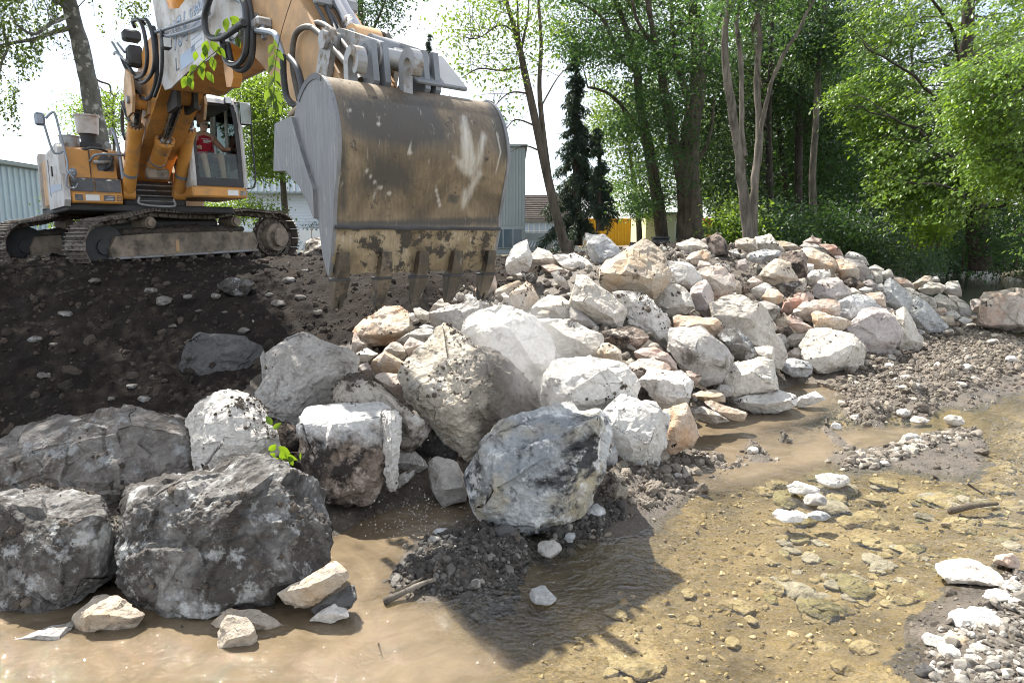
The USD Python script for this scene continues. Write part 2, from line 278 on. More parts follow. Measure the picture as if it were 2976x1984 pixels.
# bed of the stream
_w([(0.2, 2.6, -.14), (1, 2.6, -.13), (-.8, 2.5, -.14), (1.5, 3.2, -.13), (2.2, 3.6, -.1), (2.6, 4.6, -.12), (4, 5.0, -.14), (1.5, 4.2, -.12), (5.5, 7.0, -.12), (7.5, 8.2, -.1), (9, 10, -.12), (12, 12, -.2), (12, 16, -.25), (11, 18, -.3), (15, 22, -.35),
    (16, 27, -.35), (21, 31, -.35), (26, 28, -.35), (20, 20, -.3), (16, 12, -.25), (24, 35, -.3), (-3, 2.2, -.14), (-2, 1.5, -.15), (0, 1.0, -.15), (-6, 2.0, -.15), (-4, 3.0, -.1), (6, 3, -.15), (10, 5, -.2), (3.0, 3.0, -.05),
    (1.72, 2.55, .02), (1.95, 2.7, .06), (2.25, 2.9, .08), (1.9, 2.3, .06), (2.6, 2.4, .12), (2.2, 1.6, .12), (3.4, 2.0, .1)])
# land further off
_w([(-14, 12, 1.25), (-10, 16, 1.25), (-4, 16, 1.2), (2, 16, 1.2), (6, 17, 1.2), (9.5, 21, 1.0), (11, 25, 1.1), (14, 31, 1.1), (17, 36, 1.2), (20, 40, 1.2), (24, 42, 1.0), (30, 41, .8), (33, 36, .9), (36, 30, 1.2), (31, 34, .2), (27, 38.5, .25), (23, 39.0, .2),
    (18.6, 34, .1), (14.4, 28, .1), (11.4, 23, .1), (9.8, 18.5, .2), (-30, 20, 1.3), (-30, 60, 1.2), (0, 60, 1.1), (30, 60, 1.6), (60, 60, 2.0), (60, 30, 2.0), (44, 26, 2.0), (0, 30, 1.1), (-15, 30, 1.2), (0, 90, 1.0), (60, 95, 2), (-60, 95, 1.2), (-60, 30, 1.3), (-40, 8, 1.0), (-30, 4, .6), (36, 18, 1.0), (30, 8, .9), (-100, 95, 1.2), (100, 95, 2.5)])
_ctl = np.array(_ctl)
_rbf = RBFInterpolator(_ctl[:, :2] / (4 + 0.6 * _ctl[:, 1:2]), _ctl[:, 2], neighbors=24, kernel="linear", smoothing=0.0)
def base_height(x, y):
    x, y = np.asarray(x, float), np.asarray(y, float); q = np.stack([x, y], -1).reshape(-1, 2)
    return _rbf(q / (4 + 0.6 * np.maximum(q[:, 1:2], -4))).reshape(x.shape)
BANK = Polygon([tuple(O(u, v, _far(y) if u < 1000 else y * DS)[:2]) for u, v, y in [(-900, 1010, 5.1), (0, 1010, 5.2), (420, 1000, 5.2), (560, 920, 5.9), (640, 830, 6.7), (800, 800, 6.9), (900, 760, 7.1), (1100, 690, 8.2), (1300, 620, 9.2), (1500, 585, 9.9), (1700, 580, 11.4), (1900, 590, 12.6)]] + [(10.4, 19.4), (2.6, 20), (-18, 20), (-18, 6.5)])
def in_poly(poly, x, y, soft=0.15):
    """1 inside, 0 outside, fading across the edge."""
    pts = shapely.points(np.ravel(x), np.ravel(y)); d = shapely.distance(pts, poly.boundary); s = np.where(shapely.contains(poly, pts), d, -d)
    return np.clip(0.5 + s / (2 * soft), 0, 1).reshape(np.shape(x))
def ground_height(x, y):
    h = base_height(x, y); z0 = 0 * h
    p = np.stack([x, y, z0], -1)
    land = np.clip((h + 0.02) / 0.12, 0, 1)
    soil = in_poly(BANK, x, y, 0.4)
    far = np.clip((y - 20) / 12, 0, 1)
    rough = 0.10 * (fbm(p * 1.1, 3, 3) - .5) + 0.20 * np.abs(fbm(p * 2.3, 4, 11) - .5) + 0.16 * np.abs(fbm(p * 5.5, 4, 17) - 0.5) + 0.07 * (fbm(p * 13, 3, 19) - .5) - 0.05
    h = h + soil * rough * (1 - 0.7 * far)
    mud = land * (1 - soil) * (1 - far)
    h = h + mud * (0.14 * (np.abs(fbm(p * 4.0, 4, 23) - .5) - .1) + 0.10 * (np.abs(fbm(p * 10.0, 3, 29) - .5) - .08) + .03 * (fbm(p * 22, 2, 30) - .5))
    bed = (1 - land) * (1 - far)
    return h + bed * (0.05 * (fbm(p * 3.0, 3, 31) - .5) + 0.055 * np.abs(fbm(p * 9.0, 3, 37) - .5) - .01)

def fan_grid(y0, y1, rows, cols, s=1.3):
    yy = y0 * (y1 / y0) ** np.linspace(0, 1, rows); ss = np.linspace(-s, s, cols)
    Y, S = np.meshgrid(yy, ss, indexing="ij"); X = S * (Y + 0.5)
    i = np.arange((rows - 1) * cols).reshape(rows - 1, cols)[:, :-1].ravel()
    f = np.vstack([np.stack([i, i + 1, i + cols + 1], 1), np.stack([i, i + cols + 1, i + cols], 1)])
    return X.ravel(), Y.ravel(), f
gx, gy, gf = fan_grid(1.5, 125, 620, 500)
gz = ground_height(gx, gy)
_gv = np.stack([gx, gy, gz], 1)
_gint = None
def ground_at(x, y):
    """Height of the built ground."""
    return ground_height(np.asarray(x, float), np.asarray(y, float))
plain("far_ground", (0.085, 0.075, 0.045), rough=0.95, var=0.5, scale=0.6, bump=0.5, bscale=8)
def earth_look(name, c1, c2, c3, rlo=0.6, rhi=0.95, scale=7.0, bump=0.8, spec=0.35, fine=55.0):
    look(name, {"g": ("geometry", {}), "n1": ("noise_texture", {"scale": scale * 0.35, "detail": 7.0, "roughness": 0.6}), "r1": ("rgb_ramp", {"ramp": [(0.3, c1), (0.55, c2), (0.75, c3)]}),
                "n2": ("noise_texture", {"scale": fine, "detail": 4.0, "roughness": 0.7}), "r2": ("rgb_ramp", {"ramp": [(0.3, (0.5, 0.5, 0.5)), (0.62, (1.15, 1.13, 1.1)), (0.75, (1.9, 1.85, 1.75))]}),
                "m": ("mix_color", {"blend_type": "multiply", "fac": 0.9, "use_clamp": False}), "q": ("map_range", {"from_min": 0.35, "from_max": 0.6, "to_min": rlo, "to_max": rhi}),
                "nb": ("noise_texture", {"scale": scale * 3, "detail": 8.0, "roughness": 0.7}), "b": ("bump", {"strength": bump, "distance": 0.05}), "p": ("principled_bsdf", {"specular_ior_level": spec})},
         [("g.position", "n1.vector"), ("g.position", "n2.vector"), ("g.position", "nb.vector"), ("n1.fac", "r1.fac"), ("n2.fac", "r2.fac"), ("r1.color", "m.a"), ("r2.color", "m.b"), ("m.result", "p.base_color"),
          ("n1.fac", "q.value"), ("q.result", "p.roughness"), ("nb.fac", "b.height"), ("b.normal", "p.normal")], "p.BSDF")
earth_look("soil", (0.016, 0.0135, 0.012), (0.027, 0.022, 0.019), (0.05, 0.04, 0.032), rlo=0.85, rhi=1.0, spec=0.12, scale=9, bump=1.0)
earth_look("soil_light", (0.06, 0.048, 0.038), (0.10, 0.082, 0.065), (0.17, 0.14, 0.11))
earth_look("mud", (0.05, 0.041, 0.032), (0.10, 0.083, 0.065), (0.185, 0.16, 0.13), rlo=0.22, rhi=0.8, scale=9, spec=0.5)
earth_look("bed", (0.075, 0.055, 0.024), (0.19, 0.145, 0.075), (0.35, 0.285, 0.17), scale=4.2, bump=0.9, fine=52)
cen = _gv[gf].mean(1)
soilf = in_poly(BANK, cen[:, 0], cen[:, 1], 0.1) > 0.5
wob = 0.02 * (fbm(cen * 6, 3, 41) - .5)
kinds = np.where(soilf, 0, np.where((cen[:, 1] > 20) & (cen[:, 2] > -0.04) | (cen[:, 0] < -18), 3, np.where(cen[:, 2] + wob < -0.02, 1, 2)))
def sub(f):
    used, inv = np.unique(f.ravel(), return_inverse=True); return trimesh.Trimesh(_gv[used], inv.reshape(-1, 3), process=False)
obj("soil_bank", sub(gf[kinds == 0]), "soil", smooth=True, kind="structure", label="steep bank of dark dug earth under the excavator")
deep = (kinds == 1) & (cen[:, 1] > 17)
earth_look("bed_depth_dark", (0.02, 0.02, 0.012), (0.035, 0.034, 0.02), (0.06, 0.055, 0.035))  # bed colour darkened to stand for light absorbed by deep water
obj("riverbed", sub(gf[(kinds == 1) & ~deep]), "bed", smooth=True, kind="structure", label="sandy gravel bed under the shallow stream"); obj("riverbed", sub(gf[deep]), "bed_depth_dark", smooth=True, kind="structure", label="stream bed beyond the heap, coloured dark for light lost in deep water")
obj("mud_bank", sub(gf[kinds == 2]), "mud", smooth=True, kind="structure", label="spits of wet grey mud and gravel beside the boulders")
obj("ground", sub(gf[kinds == 3]), "far_ground", smooth=True, kind="structure", label="level ground of the site and the wood behind")
_s = 900.0
obj("terrain", (np.array([[-_s, -_s, -1.2], [_s, -_s, -1.2], [_s, _s, -1.2], [-_s, _s, -1.2]]), np.array([[0, 1, 2], [0, 2, 3]])), "far_ground", kind="structure", label="land out to the horizon")

# ------------------------------------------------------------------ water
def wpoly(lst, z=0.0):
    return Polygon([tuple(Oz(u, v, z)[:2]) for u, v in lst])
MURK = [wpoly([(-900, 1700), (-900, 1300), (0, 1350), (500, 1300), (800, 1200), (1000, 1080), (1110, 1120), (1060, 1210), (940, 1290), (890, 1370), (985, 1395), (1060, 1470), (1130, 1568), (1120, 1700)]),
        wpoly([(1520, 1020), (1600, 930), (1780, 850), (1980, 850), (2060, 850), (1900, 935), (1780, 985), (1700, 1060), (1560, 1110)]), wpoly([(1700, 1050), (1850, 990), (2080, 985), (2090, 1010), (1960, 1062), (1820, 1085), (1640, 1120)]), wpoly([(2180, 765), (2352, 745), (2400, 900), (2250, 900)])]
wx, wy, wf = fan_grid(1.5, 62, 420, 420)
wp = np.stack([wx, wy, 0 * wx], 1)
_d = np.stack([wx * 0.8 + wy * 0.5, wy * 0.9 - wx * 0.4, 0 * wx], 1)
calm = np.clip(1 - sum(in_poly(m, wx, wy, 0.3) for m in MURK), 0, 1)
ripple = np.clip(11 / np.maximum(wy, 1), .10, 1); amp = (0.7 + 0.5 * calm) * ripple
wz = amp * (0.010 * (fbm(_d * [1.6, 4.0, 1], 3, 51) - .5) + 0.0105 * (fbm(_d * [5, 11, 1], 3, 53) - .5) + 0.007 * (fbm(_d * [16, 30, 1], 2, 57) - .5))
for (u, v, R, A) in [(1075, 1385, 0.09, .0022), (1150, 1500, .15, .0022), (1420, 1490, .12, .002), (1040, 1240, .2, .004), (950, 1390, .07, .002), (1290, 1090, .1, .002), (850, 1200, .2, .004)]:
    c = Oz(u, v); r = np.hypot(wx - c[0], wy - c[1]); wz += A * np.sin(r * 2 * np.pi / 0.03) * np.exp(-((r - R) / (0.5 * R)) ** 2)
wv = np.stack([wx, wy, wz], 1)
wh = base_height(wx, wy)
keep = (wh[wf].min(1) < 0.16) & ~((wy[wf].mean(1) > 20) & (wh[wf].min(1) > 0.08))
wf = wf[keep]
used, inv = np.unique(wf.ravel(), return_inverse=True)
murk = np.clip(sum(in_poly(m, wx, wy, 0.28) for m in MURK) + 0.5 * (fbm(wp * 2.2, 4, 61) - .5) * (np.hypot(wx, wy) > 0), 0, 1)
murk *= np.clip(sum(in_poly(m.buffer(0.5), wx, wy, 0.3) for m in MURK), 0, 1)
look("stream_water", {"g": ("geometry", {}), "mk": ("attribute", {"attribute": "murk"}), "rp": ("attribute", {"attribute": "ripple"}), "n1": ("noise_texture", {"scale": 8.0, "detail": 5.0, "distortion": 1.0}), "n2": ("noise_texture", {"scale": 30.0, "detail": 4.0, "distortion": 0.5}),
                       "a": ("math", {"math_type": "multiply_add", "value2": 2.2}), "b": ("bump", {"strength": 0.6, "distance": 0.016}), "fr": ("fresnel", {"IOR": 1.55}),
                       "cl": ("transparent_bsdf", {"color": (0.95, 0.94, 0.87)}), "gl": ("glossy_bsdf", {"roughness": 0.015, "color": (1, 1, 1)}),
                       "nm": ("noise_texture", {"scale": 1.6, "detail": 7.0, "roughness": 0.6, "distortion": 2.2}), "mc": ("rgb_ramp", {"ramp": [(0.3, (0.095, 0.072, 0.045)), (0.7, (0.17, 0.13, 0.083))]}), "mu": ("diffuse_bsdf", {}),
                       "m1": ("mix_closure", {}), "mr": ("map_range", {"from_min": 0.2, "from_max": 0.8, "to_min": 0.0, "to_max": 0.93, "clamp": True}), "m2": ("mix_closure", {})},
     [("g.position", "n1.vector"), ("g.position", "n2.vector"), ("n1.fac", "a.value1"), ("n2.fac", "a.value3"), ("a.value", "b.height"), ("rp.fac", "b.strength"), ("b.normal", "gl.normal"), ("g.position", "nm.vector"), ("nm.fac", "mc.fac"), ("mc.color", "mu.color"),
      ("mk.fac", "mr.value"), ("mr.result", "m1.fac"), ("cl.BSDF", "m1.closure1"), ("mu.BSDF", "m1.closure2"), ("fr.fac", "m2.fac"), ("m1.closure", "m2.closure1"), ("gl.BSDF", "m2.closure2")], "m2.closure")
wat = obj("water", trimesh.Trimesh(wv[used], inv.reshape(-1, 3), process=False), "stream_water", smooth=True, kind="structure", label="shallow stream, murky brown by the boulders and clear over gravel")
primvar(wat, "murk", murk[used]); primvar(wat, "ripple", 0.6 * ripple[used])
# ------------------------------------------------------------------ boulders: outline as seen, own distance, thickness and broken faces
CROPS = {"1": (1000, 660, 2.936), "2": (1700, 660, 2.936), "3": (2176, 660, 2.936), "4": (700, 900, 2.936), "5": (1400, 950, 2.936), "O": (0, 0, 1 / K), "N": (0, 0, 1.0)}
_dep = [(0, 1440, 3.0), (130, 1440, 3.05), (130, 1130, 3.2), (500, 1420, 3.05), (500, 1080, 3.35), (200, 1120, 4.2), (200, 960, 4.6), (540, 1080, 4.0), (540, 920, 4.4), (800, 1230, 3.85), (800, 940, 4.3), (1220, 1220, 3.75), (1220, 950, 4.2), (1070, 1000, 4.5), (1000, 770, 5.1),
        (700, 970, 4.7), (680, 780, 5.5), (1280, 930, 5.0), (1170, 720, 6.0), (1400, 840, 5.2), (1450, 1080, 4.75), (1560, 1040, 5.15), (1600, 930, 5.6), (1380, 740, 6.6), (1330, 830, 5.9), (880, 790, 6.3), (900, 720, 6.7), (1040, 730, 6.8), (1100, 640, 7.9), (1190, 560, 8.6), (1230, 660, 7.7), (1300, 600, 8.4),
        (1400, 700, 7.1), (1380, 570, 9.2), (1460, 680, 7.6), (1450, 600, 7.7), (1500, 740, 7.2), (1480, 850, 6.2), (1540, 830, 6.3), (1620, 850, 6.7), (1590, 760, 7.3), (1560, 620, 8.8), (1640, 640, 9.0), (1700, 720, 8.3), (1740, 850, 7.6), (1700, 780, 7.9), (1600, 560, 10.6), (1750, 570, 11.2), (1800, 630, 10.0), (1860, 600, 11.4), (1950, 610, 11.8),
        (1830, 760, 8.7), (1900, 860, 8.3), (1900, 700, 10), (2040, 830, 9.2), (2030, 710, 10.4), (2100, 780, 10.2), (2000, 650, 12.0), (2100, 690, 12.2), (2150, 650, 14), (2200, 720, 13.2), (2230, 660, 15), (2300, 760, 12.6), (2300, 680, 12.9), (1680, 900, 6.7), (1750, 930, 6.6), (1640, 960, 6.0), (1650, 930, 6.2), (1860, 920, 7.0)]
_dep = np.array(_dep, float)
_drbf = RBFInterpolator(_dep[:, :2] / 1000, np.log(_dep[:, 2]), neighbors=16, kernel="linear", smoothing=0.002)
def pile_depth(u, v):
    return float(np.exp(_drbf(np.array([[u / K / 1000, v / K / 1000]]))[0]))
def roughen(m, edge, size, seed, amp=1.0, strata=None, crust=0.0):
    """Even triangles, then broken, chipped relief along the normals."""
    v, f = trimesh.remesh.subdivide_to_size(np.array(m.vertices), np.array(m.faces), edge, max_iter=12)
    m = trimesh.Trimesh(v, f, process=True); v = np.array(m.vertices); n = np.array(m.vertex_normals); o = np.array([seed * 3.7, seed * 1.9, seed * 5.3])
    rng = np.random.default_rng(seed + 900)
    for M, w, tl, cl in ((9, 0.85, 0.06, .13), (34, 0.6, 0.14, .05), (110, 0.5, 0.2, .03)):
        k = rng.choice(len(v), min(M, len(v)), replace=False); s = v[k]; ns = n[k] + rng.normal(0, tl, (len(k), 3)); ns /= np.linalg.norm(ns, axis=1, keepdims=True)
        q = v + 0.07 * size * (np.stack([fbm(v / size * 3 + o + 9 * a, 2, 7 + a) for a in range(3)], 1) - .5)
        j = cKDTree(s).query(q)[1]; dist = np.einsum("ij,ij->i", v - s[j], ns[j]); agree = np.einsum("ij,ij->i", n, ns[j])
        v = v - ns[j] * (w * np.clip(dist, -cl * size, cl * size) * np.clip((agree - 0.45) * 4, 0, 1))[:, None]
    p = v / size
    d = 0.045 * (fbm(p * 1.9 + o, 3, 1) - .5) + 0.045 * (np.abs(fbm(p * 4.3 + o, 4, 2) - .5) - .12) * 1.2
    d += 0.022 * (fbm(p * 9 + o, 3, 3) - .5) + 0.012 * (fbm(p * 21 + o, 2, 8) - .5)
    if strata is not None:
        s = (p @ np.asarray(strata)) * 7 + 2.0 * fbm(p * 2 + o, 3, 6); d += 0.022 * (np.minimum((s - np.floor(s)) * 1.25, 1) - .5)
    if crust: d += crust * ((.5 - np.abs(fbm(v * 7 + o, 4, 12) - .5) * 2) * .035 + .030 * (fbm(v * 17 + o, 4, 13) - .5) + .02 * (fbm(v * 40 + o, 2, 14) - .5)) * np.clip(fbm(v * 2.2 + o, 3, 15) * 3 - .7, .15, 1)
    return trimesh.Trimesh(v + n * (d * size * amp)[:, None], m.faces, process=False)
ROCKS = []
def rock(crop, outline, mat, label, ridge=(), t=0.75, d=None, amp=1.0, cuts=3, name="boulder", cat="boulder", tilt=0.36, group="boulders of the heap", px=3.2, strata=None, smooth=14, sink=0.0, parent=None, f=0.42, close=0.78, grow=1.05, crust=0.0):
    seed = len(ROCKS) + 1; rng = np.random.default_rng(100 + seed)
    ox, oy, sc = CROPS[crop]; q = np.array([p[:2] for p in outline], float) / sc + [ox, oy]; c = q.mean(0)
    pg = Polygon(q); A = abs(pg.area); c = np.array(pg.centroid.coords[0]) if A > 0 else c
    q = c + (q - c) * grow
    dd = (d or pile_depth(c[0], c[1])) * DS; size = math.sqrt(A) * dd / 1984; hh = max(q[:, 1].max() - q[:, 1].min(), 1) / 2
    T_ = t * size; up = np.clip((c[1] - q[:, 1]) / hh, -1.3, 1.3)
    low = tilt if crust else -0.04; yd = dd + T_ * (0.05 + np.where(up > 0, tilt, low) * up); pts = [N(q[:, 0], q[:, 1], yd)]
    bk = c + (q - c) * close; pts.append(N(bk[:, 0], bk[:, 1], yd + T_ * 0.8))
    if len(ridge) == 0:
        k = 3; wd = np.ptp(q[:, 0]); sl = rng.uniform(-.25, .25)
        ridge = [tuple((c + np.array([x * wd, (rng.uniform(-.16, .10) + sl * x) * 2 * hh * .8]) - [ox, oy]) * sc) + (rng.uniform(0.75, 1.1),) for x in (rng.uniform(-.36, -.2), rng.uniform(-.08, .1), rng.uniform(.2, .36))]
    for r_ in ridge:
        w = r_[2] if len(r_) > 2 else 1.0; x, y = r_[0] / sc + ox, r_[1] / sc + oy
        pts.append(N(x, y, dd - f * w * T_ + T_ * (tilt * 0.6 if crust or y < c[1] else 0.0) * np.clip((c[1] - y) / hh, -1, 1))[None])
    m = m3.Manifold.hull_points(np.vstack(pts)); P3 = np.vstack(pts); cc = P3.mean(0)
    for k in range(cuts):
        nrm = rng.normal(size=3); nrm /= np.linalg.norm(nrm); sup = ((P3 - cc) @ nrm).max()
        m = m.trim_by_plane(tuple(-nrm), float(-(cc @ nrm + sup * rng.uniform(0.86, 0.97))))
    m = T(m); edge = max(px * dd / 683, size / (28 if crust == 0 else 90))
    m = roughen(m, edge, size, seed, amp * (1 if crust else 0.6), strata, crust)
    if sink: m.apply_translation((0, 0, -sink))
    ROCKS.append((m, label))
    return obj(name, m, mat, parent, smooth=smooth, label=label, cat=cat, group=group)

FG = "boulders along the water's edge"
# foreground
rock("O", [(-90, 1160), (0, 1128), (120, 1122), (240, 1138), (266, 1200), (262, 1320), (150, 1395), (0, 1440), (-90, 1440)], "rock_dark", "dark soil-caked boulder at the left edge, left of the biggest front one", ridge=[(0, 1170, .8), (200, 1165, .7), (200, 1200, 1.1), (40, 1300, 1), (185, 1330, .8)], d=3.15, t=.8, group=FG, px=1.7, amp=1.0, crust=1.3, tilt=.42, grow=.965)
rock("O", [(285, 1130), (300, 1118), (420, 1090), (540, 1068), (645, 1066), (705, 1095), (750, 1190), (757, 1290), (690, 1345), (600, 1375), (440, 1425), (370, 1430), (280, 1385), (272, 1260)], "rock_dark", "biggest squarish front boulder, smeared with dark soil and white scratches, by brown water", ridge=[(310, 1150, .7), (430, 1135, 1), (640, 1115, .8), (690, 1180, .7), (430, 1240, 1.1), (650, 1290, .9), (430, 1390, .9), (320, 1340, .7)], d=3.2, t=.75, group=FG, px=1.7, amp=1.0, crust=1.5, tilt=.42, grow=.965)
rock("O", [(-90, 1050), (60, 990), (150, 962), (300, 943), (355, 958), (430, 982), (458, 1055), (440, 1110), (290, 1160), (0, 1190), (-90, 1190)], "rock_dust", "long low boulder with a grey dusty face, behind the front pair", ridge=[(-60, 1080, .9), (120, 1030, .9), (300, 982, .9), (420, 1012, .8), (200, 1100, 1), (380, 1090, .9)], d=4.35, t=.55, group=FG, px=2.0, crust=.8, tilt=.4)
rock("O", [(442, 960), (480, 915), (535, 905), (590, 940), (637, 1012), (632, 1042), (592, 1062), (520, 1090), (448, 1085), (445, 1020)], "rock_white", "bright white rounded boulder with black soil, at the end of the long dusty one", ridge=[(500, 940, .9), (560, 950, .8), (520, 1000, 1.1), (590, 1010, .9)], d=4.25, group=FG, px=2.0, amp=1.0, crust=1.2, tilt=.4)
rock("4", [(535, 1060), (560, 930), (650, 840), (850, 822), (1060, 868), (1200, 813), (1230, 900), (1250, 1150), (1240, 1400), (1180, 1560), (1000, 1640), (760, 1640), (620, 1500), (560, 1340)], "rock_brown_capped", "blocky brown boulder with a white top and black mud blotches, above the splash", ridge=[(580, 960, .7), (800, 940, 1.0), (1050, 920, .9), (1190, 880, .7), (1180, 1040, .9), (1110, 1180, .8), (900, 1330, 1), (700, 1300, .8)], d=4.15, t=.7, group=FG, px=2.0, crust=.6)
rock("4", [(1215, 878), (1300, 872), (1362, 915), (1352, 1150), (1330, 1380), (1300, 1562), (1252, 1550), (1262, 1200)], "rock_white", "pale upright splintered flake on the right side of the brown boulder", ridge=[(1275, 1000, .8), (1290, 1300, .8)], d=4.05, t=1.1, group=FG, px=1.8, strata=(1, .1, .1), amp=2.2, crust=.5)
rock("5", [(-117, 1223), (-60, 1060), (60, 920), (200, 850), (450, 780), (700, 715), (1000, 690), (1028, 800), (1030, 1000), (980, 1340), (900, 1480), (640, 1690), (366, 1761), (150, 1700), (-60, 1590), (-110, 1400)], "rock_bluewet", "big bluish wet boulder on the gravel, right of the splash", ridge=[(-10, 1050, .6), (60, 985, .9), (400, 905, 1), (760, 800, .9), (960, 760, .7), (700, 1060, 1), (420, 1180, 1.05), (100, 1350, .9), (640, 1480, .8)], d=3.95, t=.8, group=FG, px=1.9, amp=.9, crust=.8, grow=.97)
rock("4", [(1365, 570), (1420, 450), (1580, 290), (1720, 138), (1800, 190), (1900, 310), (2071, 425), (2300, 560), (2505, 695), (2505, 900), (2200, 1060), (1950, 1260), (1700, 1060), (1600, 950), (1450, 760)], "rock_halfdark", "large pointed boulder, rough tan left face, dark right face and soil crumbs on top", ridge=[(1760, 420, .6), (2075, 440, .9), (2090, 640, 1.1), (1900, 980, .9), (1500, 650, .6), (1640, 800, .8)], d=4.85, t=.75, group=FG, px=2.0, amp=1.0, crust=1.2, tilt=.4)
rock("4", [(120, 800), (250, 540), (300, 400), (420, 290), (540, 228), (660, 270), (760, 330), (880, 350), (1010, 470), (1000, 580), (860, 640), (780, 760), (620, 900), (520, 1000), (340, 920), (180, 870)], "rock_grey", "fluted grey boulder leaning at the foot of the dark earth bank", ridge=[(430, 400, .6), (790, 440, .7), (470, 640, 1.0), (700, 590, .9), (520, 810, .9)], d=5.15, t=.6, group=FG, px=2.0, amp=1.1, crust=.8, tilt=.45)
rock("4", [(770, 830), (850, 640), (920, 575), (1060, 568), (1250, 700), (1400, 850), (1540, 970), (1612, 1045), (1440, 1212), (1340, 1212), (1200, 1000), (1000, 900)], "rock_soiled", "grey slab with a black soil ridge, wedged behind the blocky brown boulder", ridge=[(960, 650, .8), (1130, 640, 1), (1300, 830, 1.1), (1480, 1000, 1), (1350, 1100, .7)], d=4.6, t=.6, group=FG, px=2.6)
rock("4", [(300, 1000), (380, 973), (530, 1010), (560, 1250), (430, 1290), (310, 1130)], "rock_brown", "small dark brown rock with a flat top behind the green sprig", d=4.45, t=.7, group=FG, px=2.6)
rock("O", [(755, 1170), (840, 1175), (900, 1150), (915, 1200), (890, 1250), (820, 1265), (760, 1250)], "stone_wet", "dark wet rock under the overhang of the brown boulder, in the splash", d=4.15, t=.7, group=FG, px=2.0, crust=.6)
rock("O", [(988, 1060), (1003, 1051), (1045, 1065), (1068, 1105), (1070, 1145), (1018, 1162), (995, 1125)], "rock_grey", "small oblong block with soil specks beside the narrow brown pool", ridge=[(1010, 1075, .6), (1022, 1125, 1), (1062, 1118, .8)], d=4.2, t=.9, group=FG, px=2.2)
rock("4", [(1345, 1215), (1480, 1212), (1595, 1330), (1500, 1392), (1345, 1400)], "rock_grey", "rounded grey stone spotted with mud, tucked behind the pale flake", d=4.55, group=FG, px=2.6)
rock("4", [(1325, 1440), (1400, 1385), (1482, 1368), (1475, 1410), (1360, 1512), (1310, 1530)], "rock_white", "pale tongue of rock poking out below the spotted grey stone", d=4.35, t=.6, group=FG, px=2.6)
rock("4", [(1480, 1180), (1640, 1040), (1900, 1150), (1960, 1330), (1930, 1440), (1700, 1330)], "stone_wet", "dark wet boulder in the shade behind the oblong block", d=4.75, group=FG, px=2.6)
rock("5", [(530, 640), (530, 450), (610, 302), (690, 278), (860, 298), (1050, 300), (1180, 300), (1280, 390), (1340, 500), (1280, 620), (1080, 660), (1000, 700), (850, 690), (700, 770), (560, 830)], "rock_white", "huge sunlit white boulder with soil clods, right of the dust puff", ridge=[(680, 470, .9), (900, 480, .6), (1100, 480, .7), (760, 620, 1), (1000, 600, .9)], d=5.0, t=.6, group=FG, px=2.6)
rock("5", [(1020, 770), (1080, 690), (1190, 588), (1330, 640), (1520, 690), (1582, 800), (1562, 930), (1490, 1080), (1455, 1190), (1270, 1202), (1100, 1215), (1020, 1080), (1000, 900)], "rock_fan", "big white boulder whose face spreads like a fan, left of the orange one", ridge=[(1130, 830, .8), (1500, 790, .8), (1450, 960, 1), (1230, 1020, 1), (1180, 700, .5)], d=4.75, t=.65, group=FG, px=2.6)
rock("5", [(985, 900), (1050, 880), (1110, 960), (1150, 1080), (1140, 1230), (1000, 1250), (960, 1130)], "rock_blue", "bluish shaded rock between the wet boulder and the fan-faced one", d=4.6, t=.6, group=FG, px=2.6)
rock("5", [(1560, 722), (1650, 690), (1742, 648), (1790, 760), (1842, 940), (1800, 1000), (1650, 1060), (1520, 1105), (1490, 1060), (1570, 920), (1582, 810)], "rock_orange", "orange boulder standing in the muddy puddle", ridge=[(1700, 760, .9), (1610, 880, .9), (1740, 940, 1.0), (1610, 1010, .9)], d=5.05, t=.8, group=FG, px=2.4)
rock("5", [(1350, 462), (1430, 383), (1560, 375), (1700, 388), (1790, 450), (1800, 540), (1765, 650), (1680, 690), (1560, 705), (1480, 620), (1450, 560)], "rock_white", "white blocky boulder directly behind the orange one", ridge=[(1480, 440, .7), (1690, 480, .9), (1600, 600, 1), (1740, 590, .9)], d=5.7, t=.8, group=FG, px=2.6)
rock("5", [(1240, 332), (1330, 287), (1440, 273), (1560, 308), (1612, 378), (1500, 420), (1360, 480), (1260, 412)], "rock_pink", "pinkish rock with a scooped face behind the white blocky boulder", d=6.0, t=.7)
rock("5", [(1308, 215), (1380, 178), (1480, 176), (1560, 208), (1650, 318), (1662, 372), (1600, 352), (1480, 290), (1350, 272)], "rock_red", "red and white streaked rock above the pink scooped one", d=6.35, t=.7)
rock("5", [(1003, 295), (1010, 180), (1060, 138), (1130, 160), (1190, 230), (1195, 305)], "rock_tan", "small tan rock sitting on the back edge of the huge white boulder", d=5.9)
rock("1", [(1010, 940), (1060, 790), (1170, 718), (1330, 688), (1450, 720), (1600, 790), (1740, 920), (1782, 1040), (1725, 1290), (1680, 1420), (1560, 1400), (1400, 1300), (1200, 1150), (1060, 1080)], "rock_white", "giant dusty pale boulder behind the dust puff", ridge=[(1530, 760, .5), (1240, 900, 1), (1230, 1020, 1.1), (1480, 1100, .8), (1640, 1220, .6)], d=5.6, t=.6, group=FG, px=2.6)
rock("1", [(1565, 770), (1860, 775), (2190, 918), (2203, 990), (2180, 1090), (2100, 1152), (1800, 1140), (1780, 1040), (1740, 920)], "rock_pale", "wide wedge of grey-beige rock with a diagonal edge, right of the dusty giant", ridge=[(1740, 830, .4), (1900, 930, .9), (2170, 1060, .9)], d=6.15, t=.6)
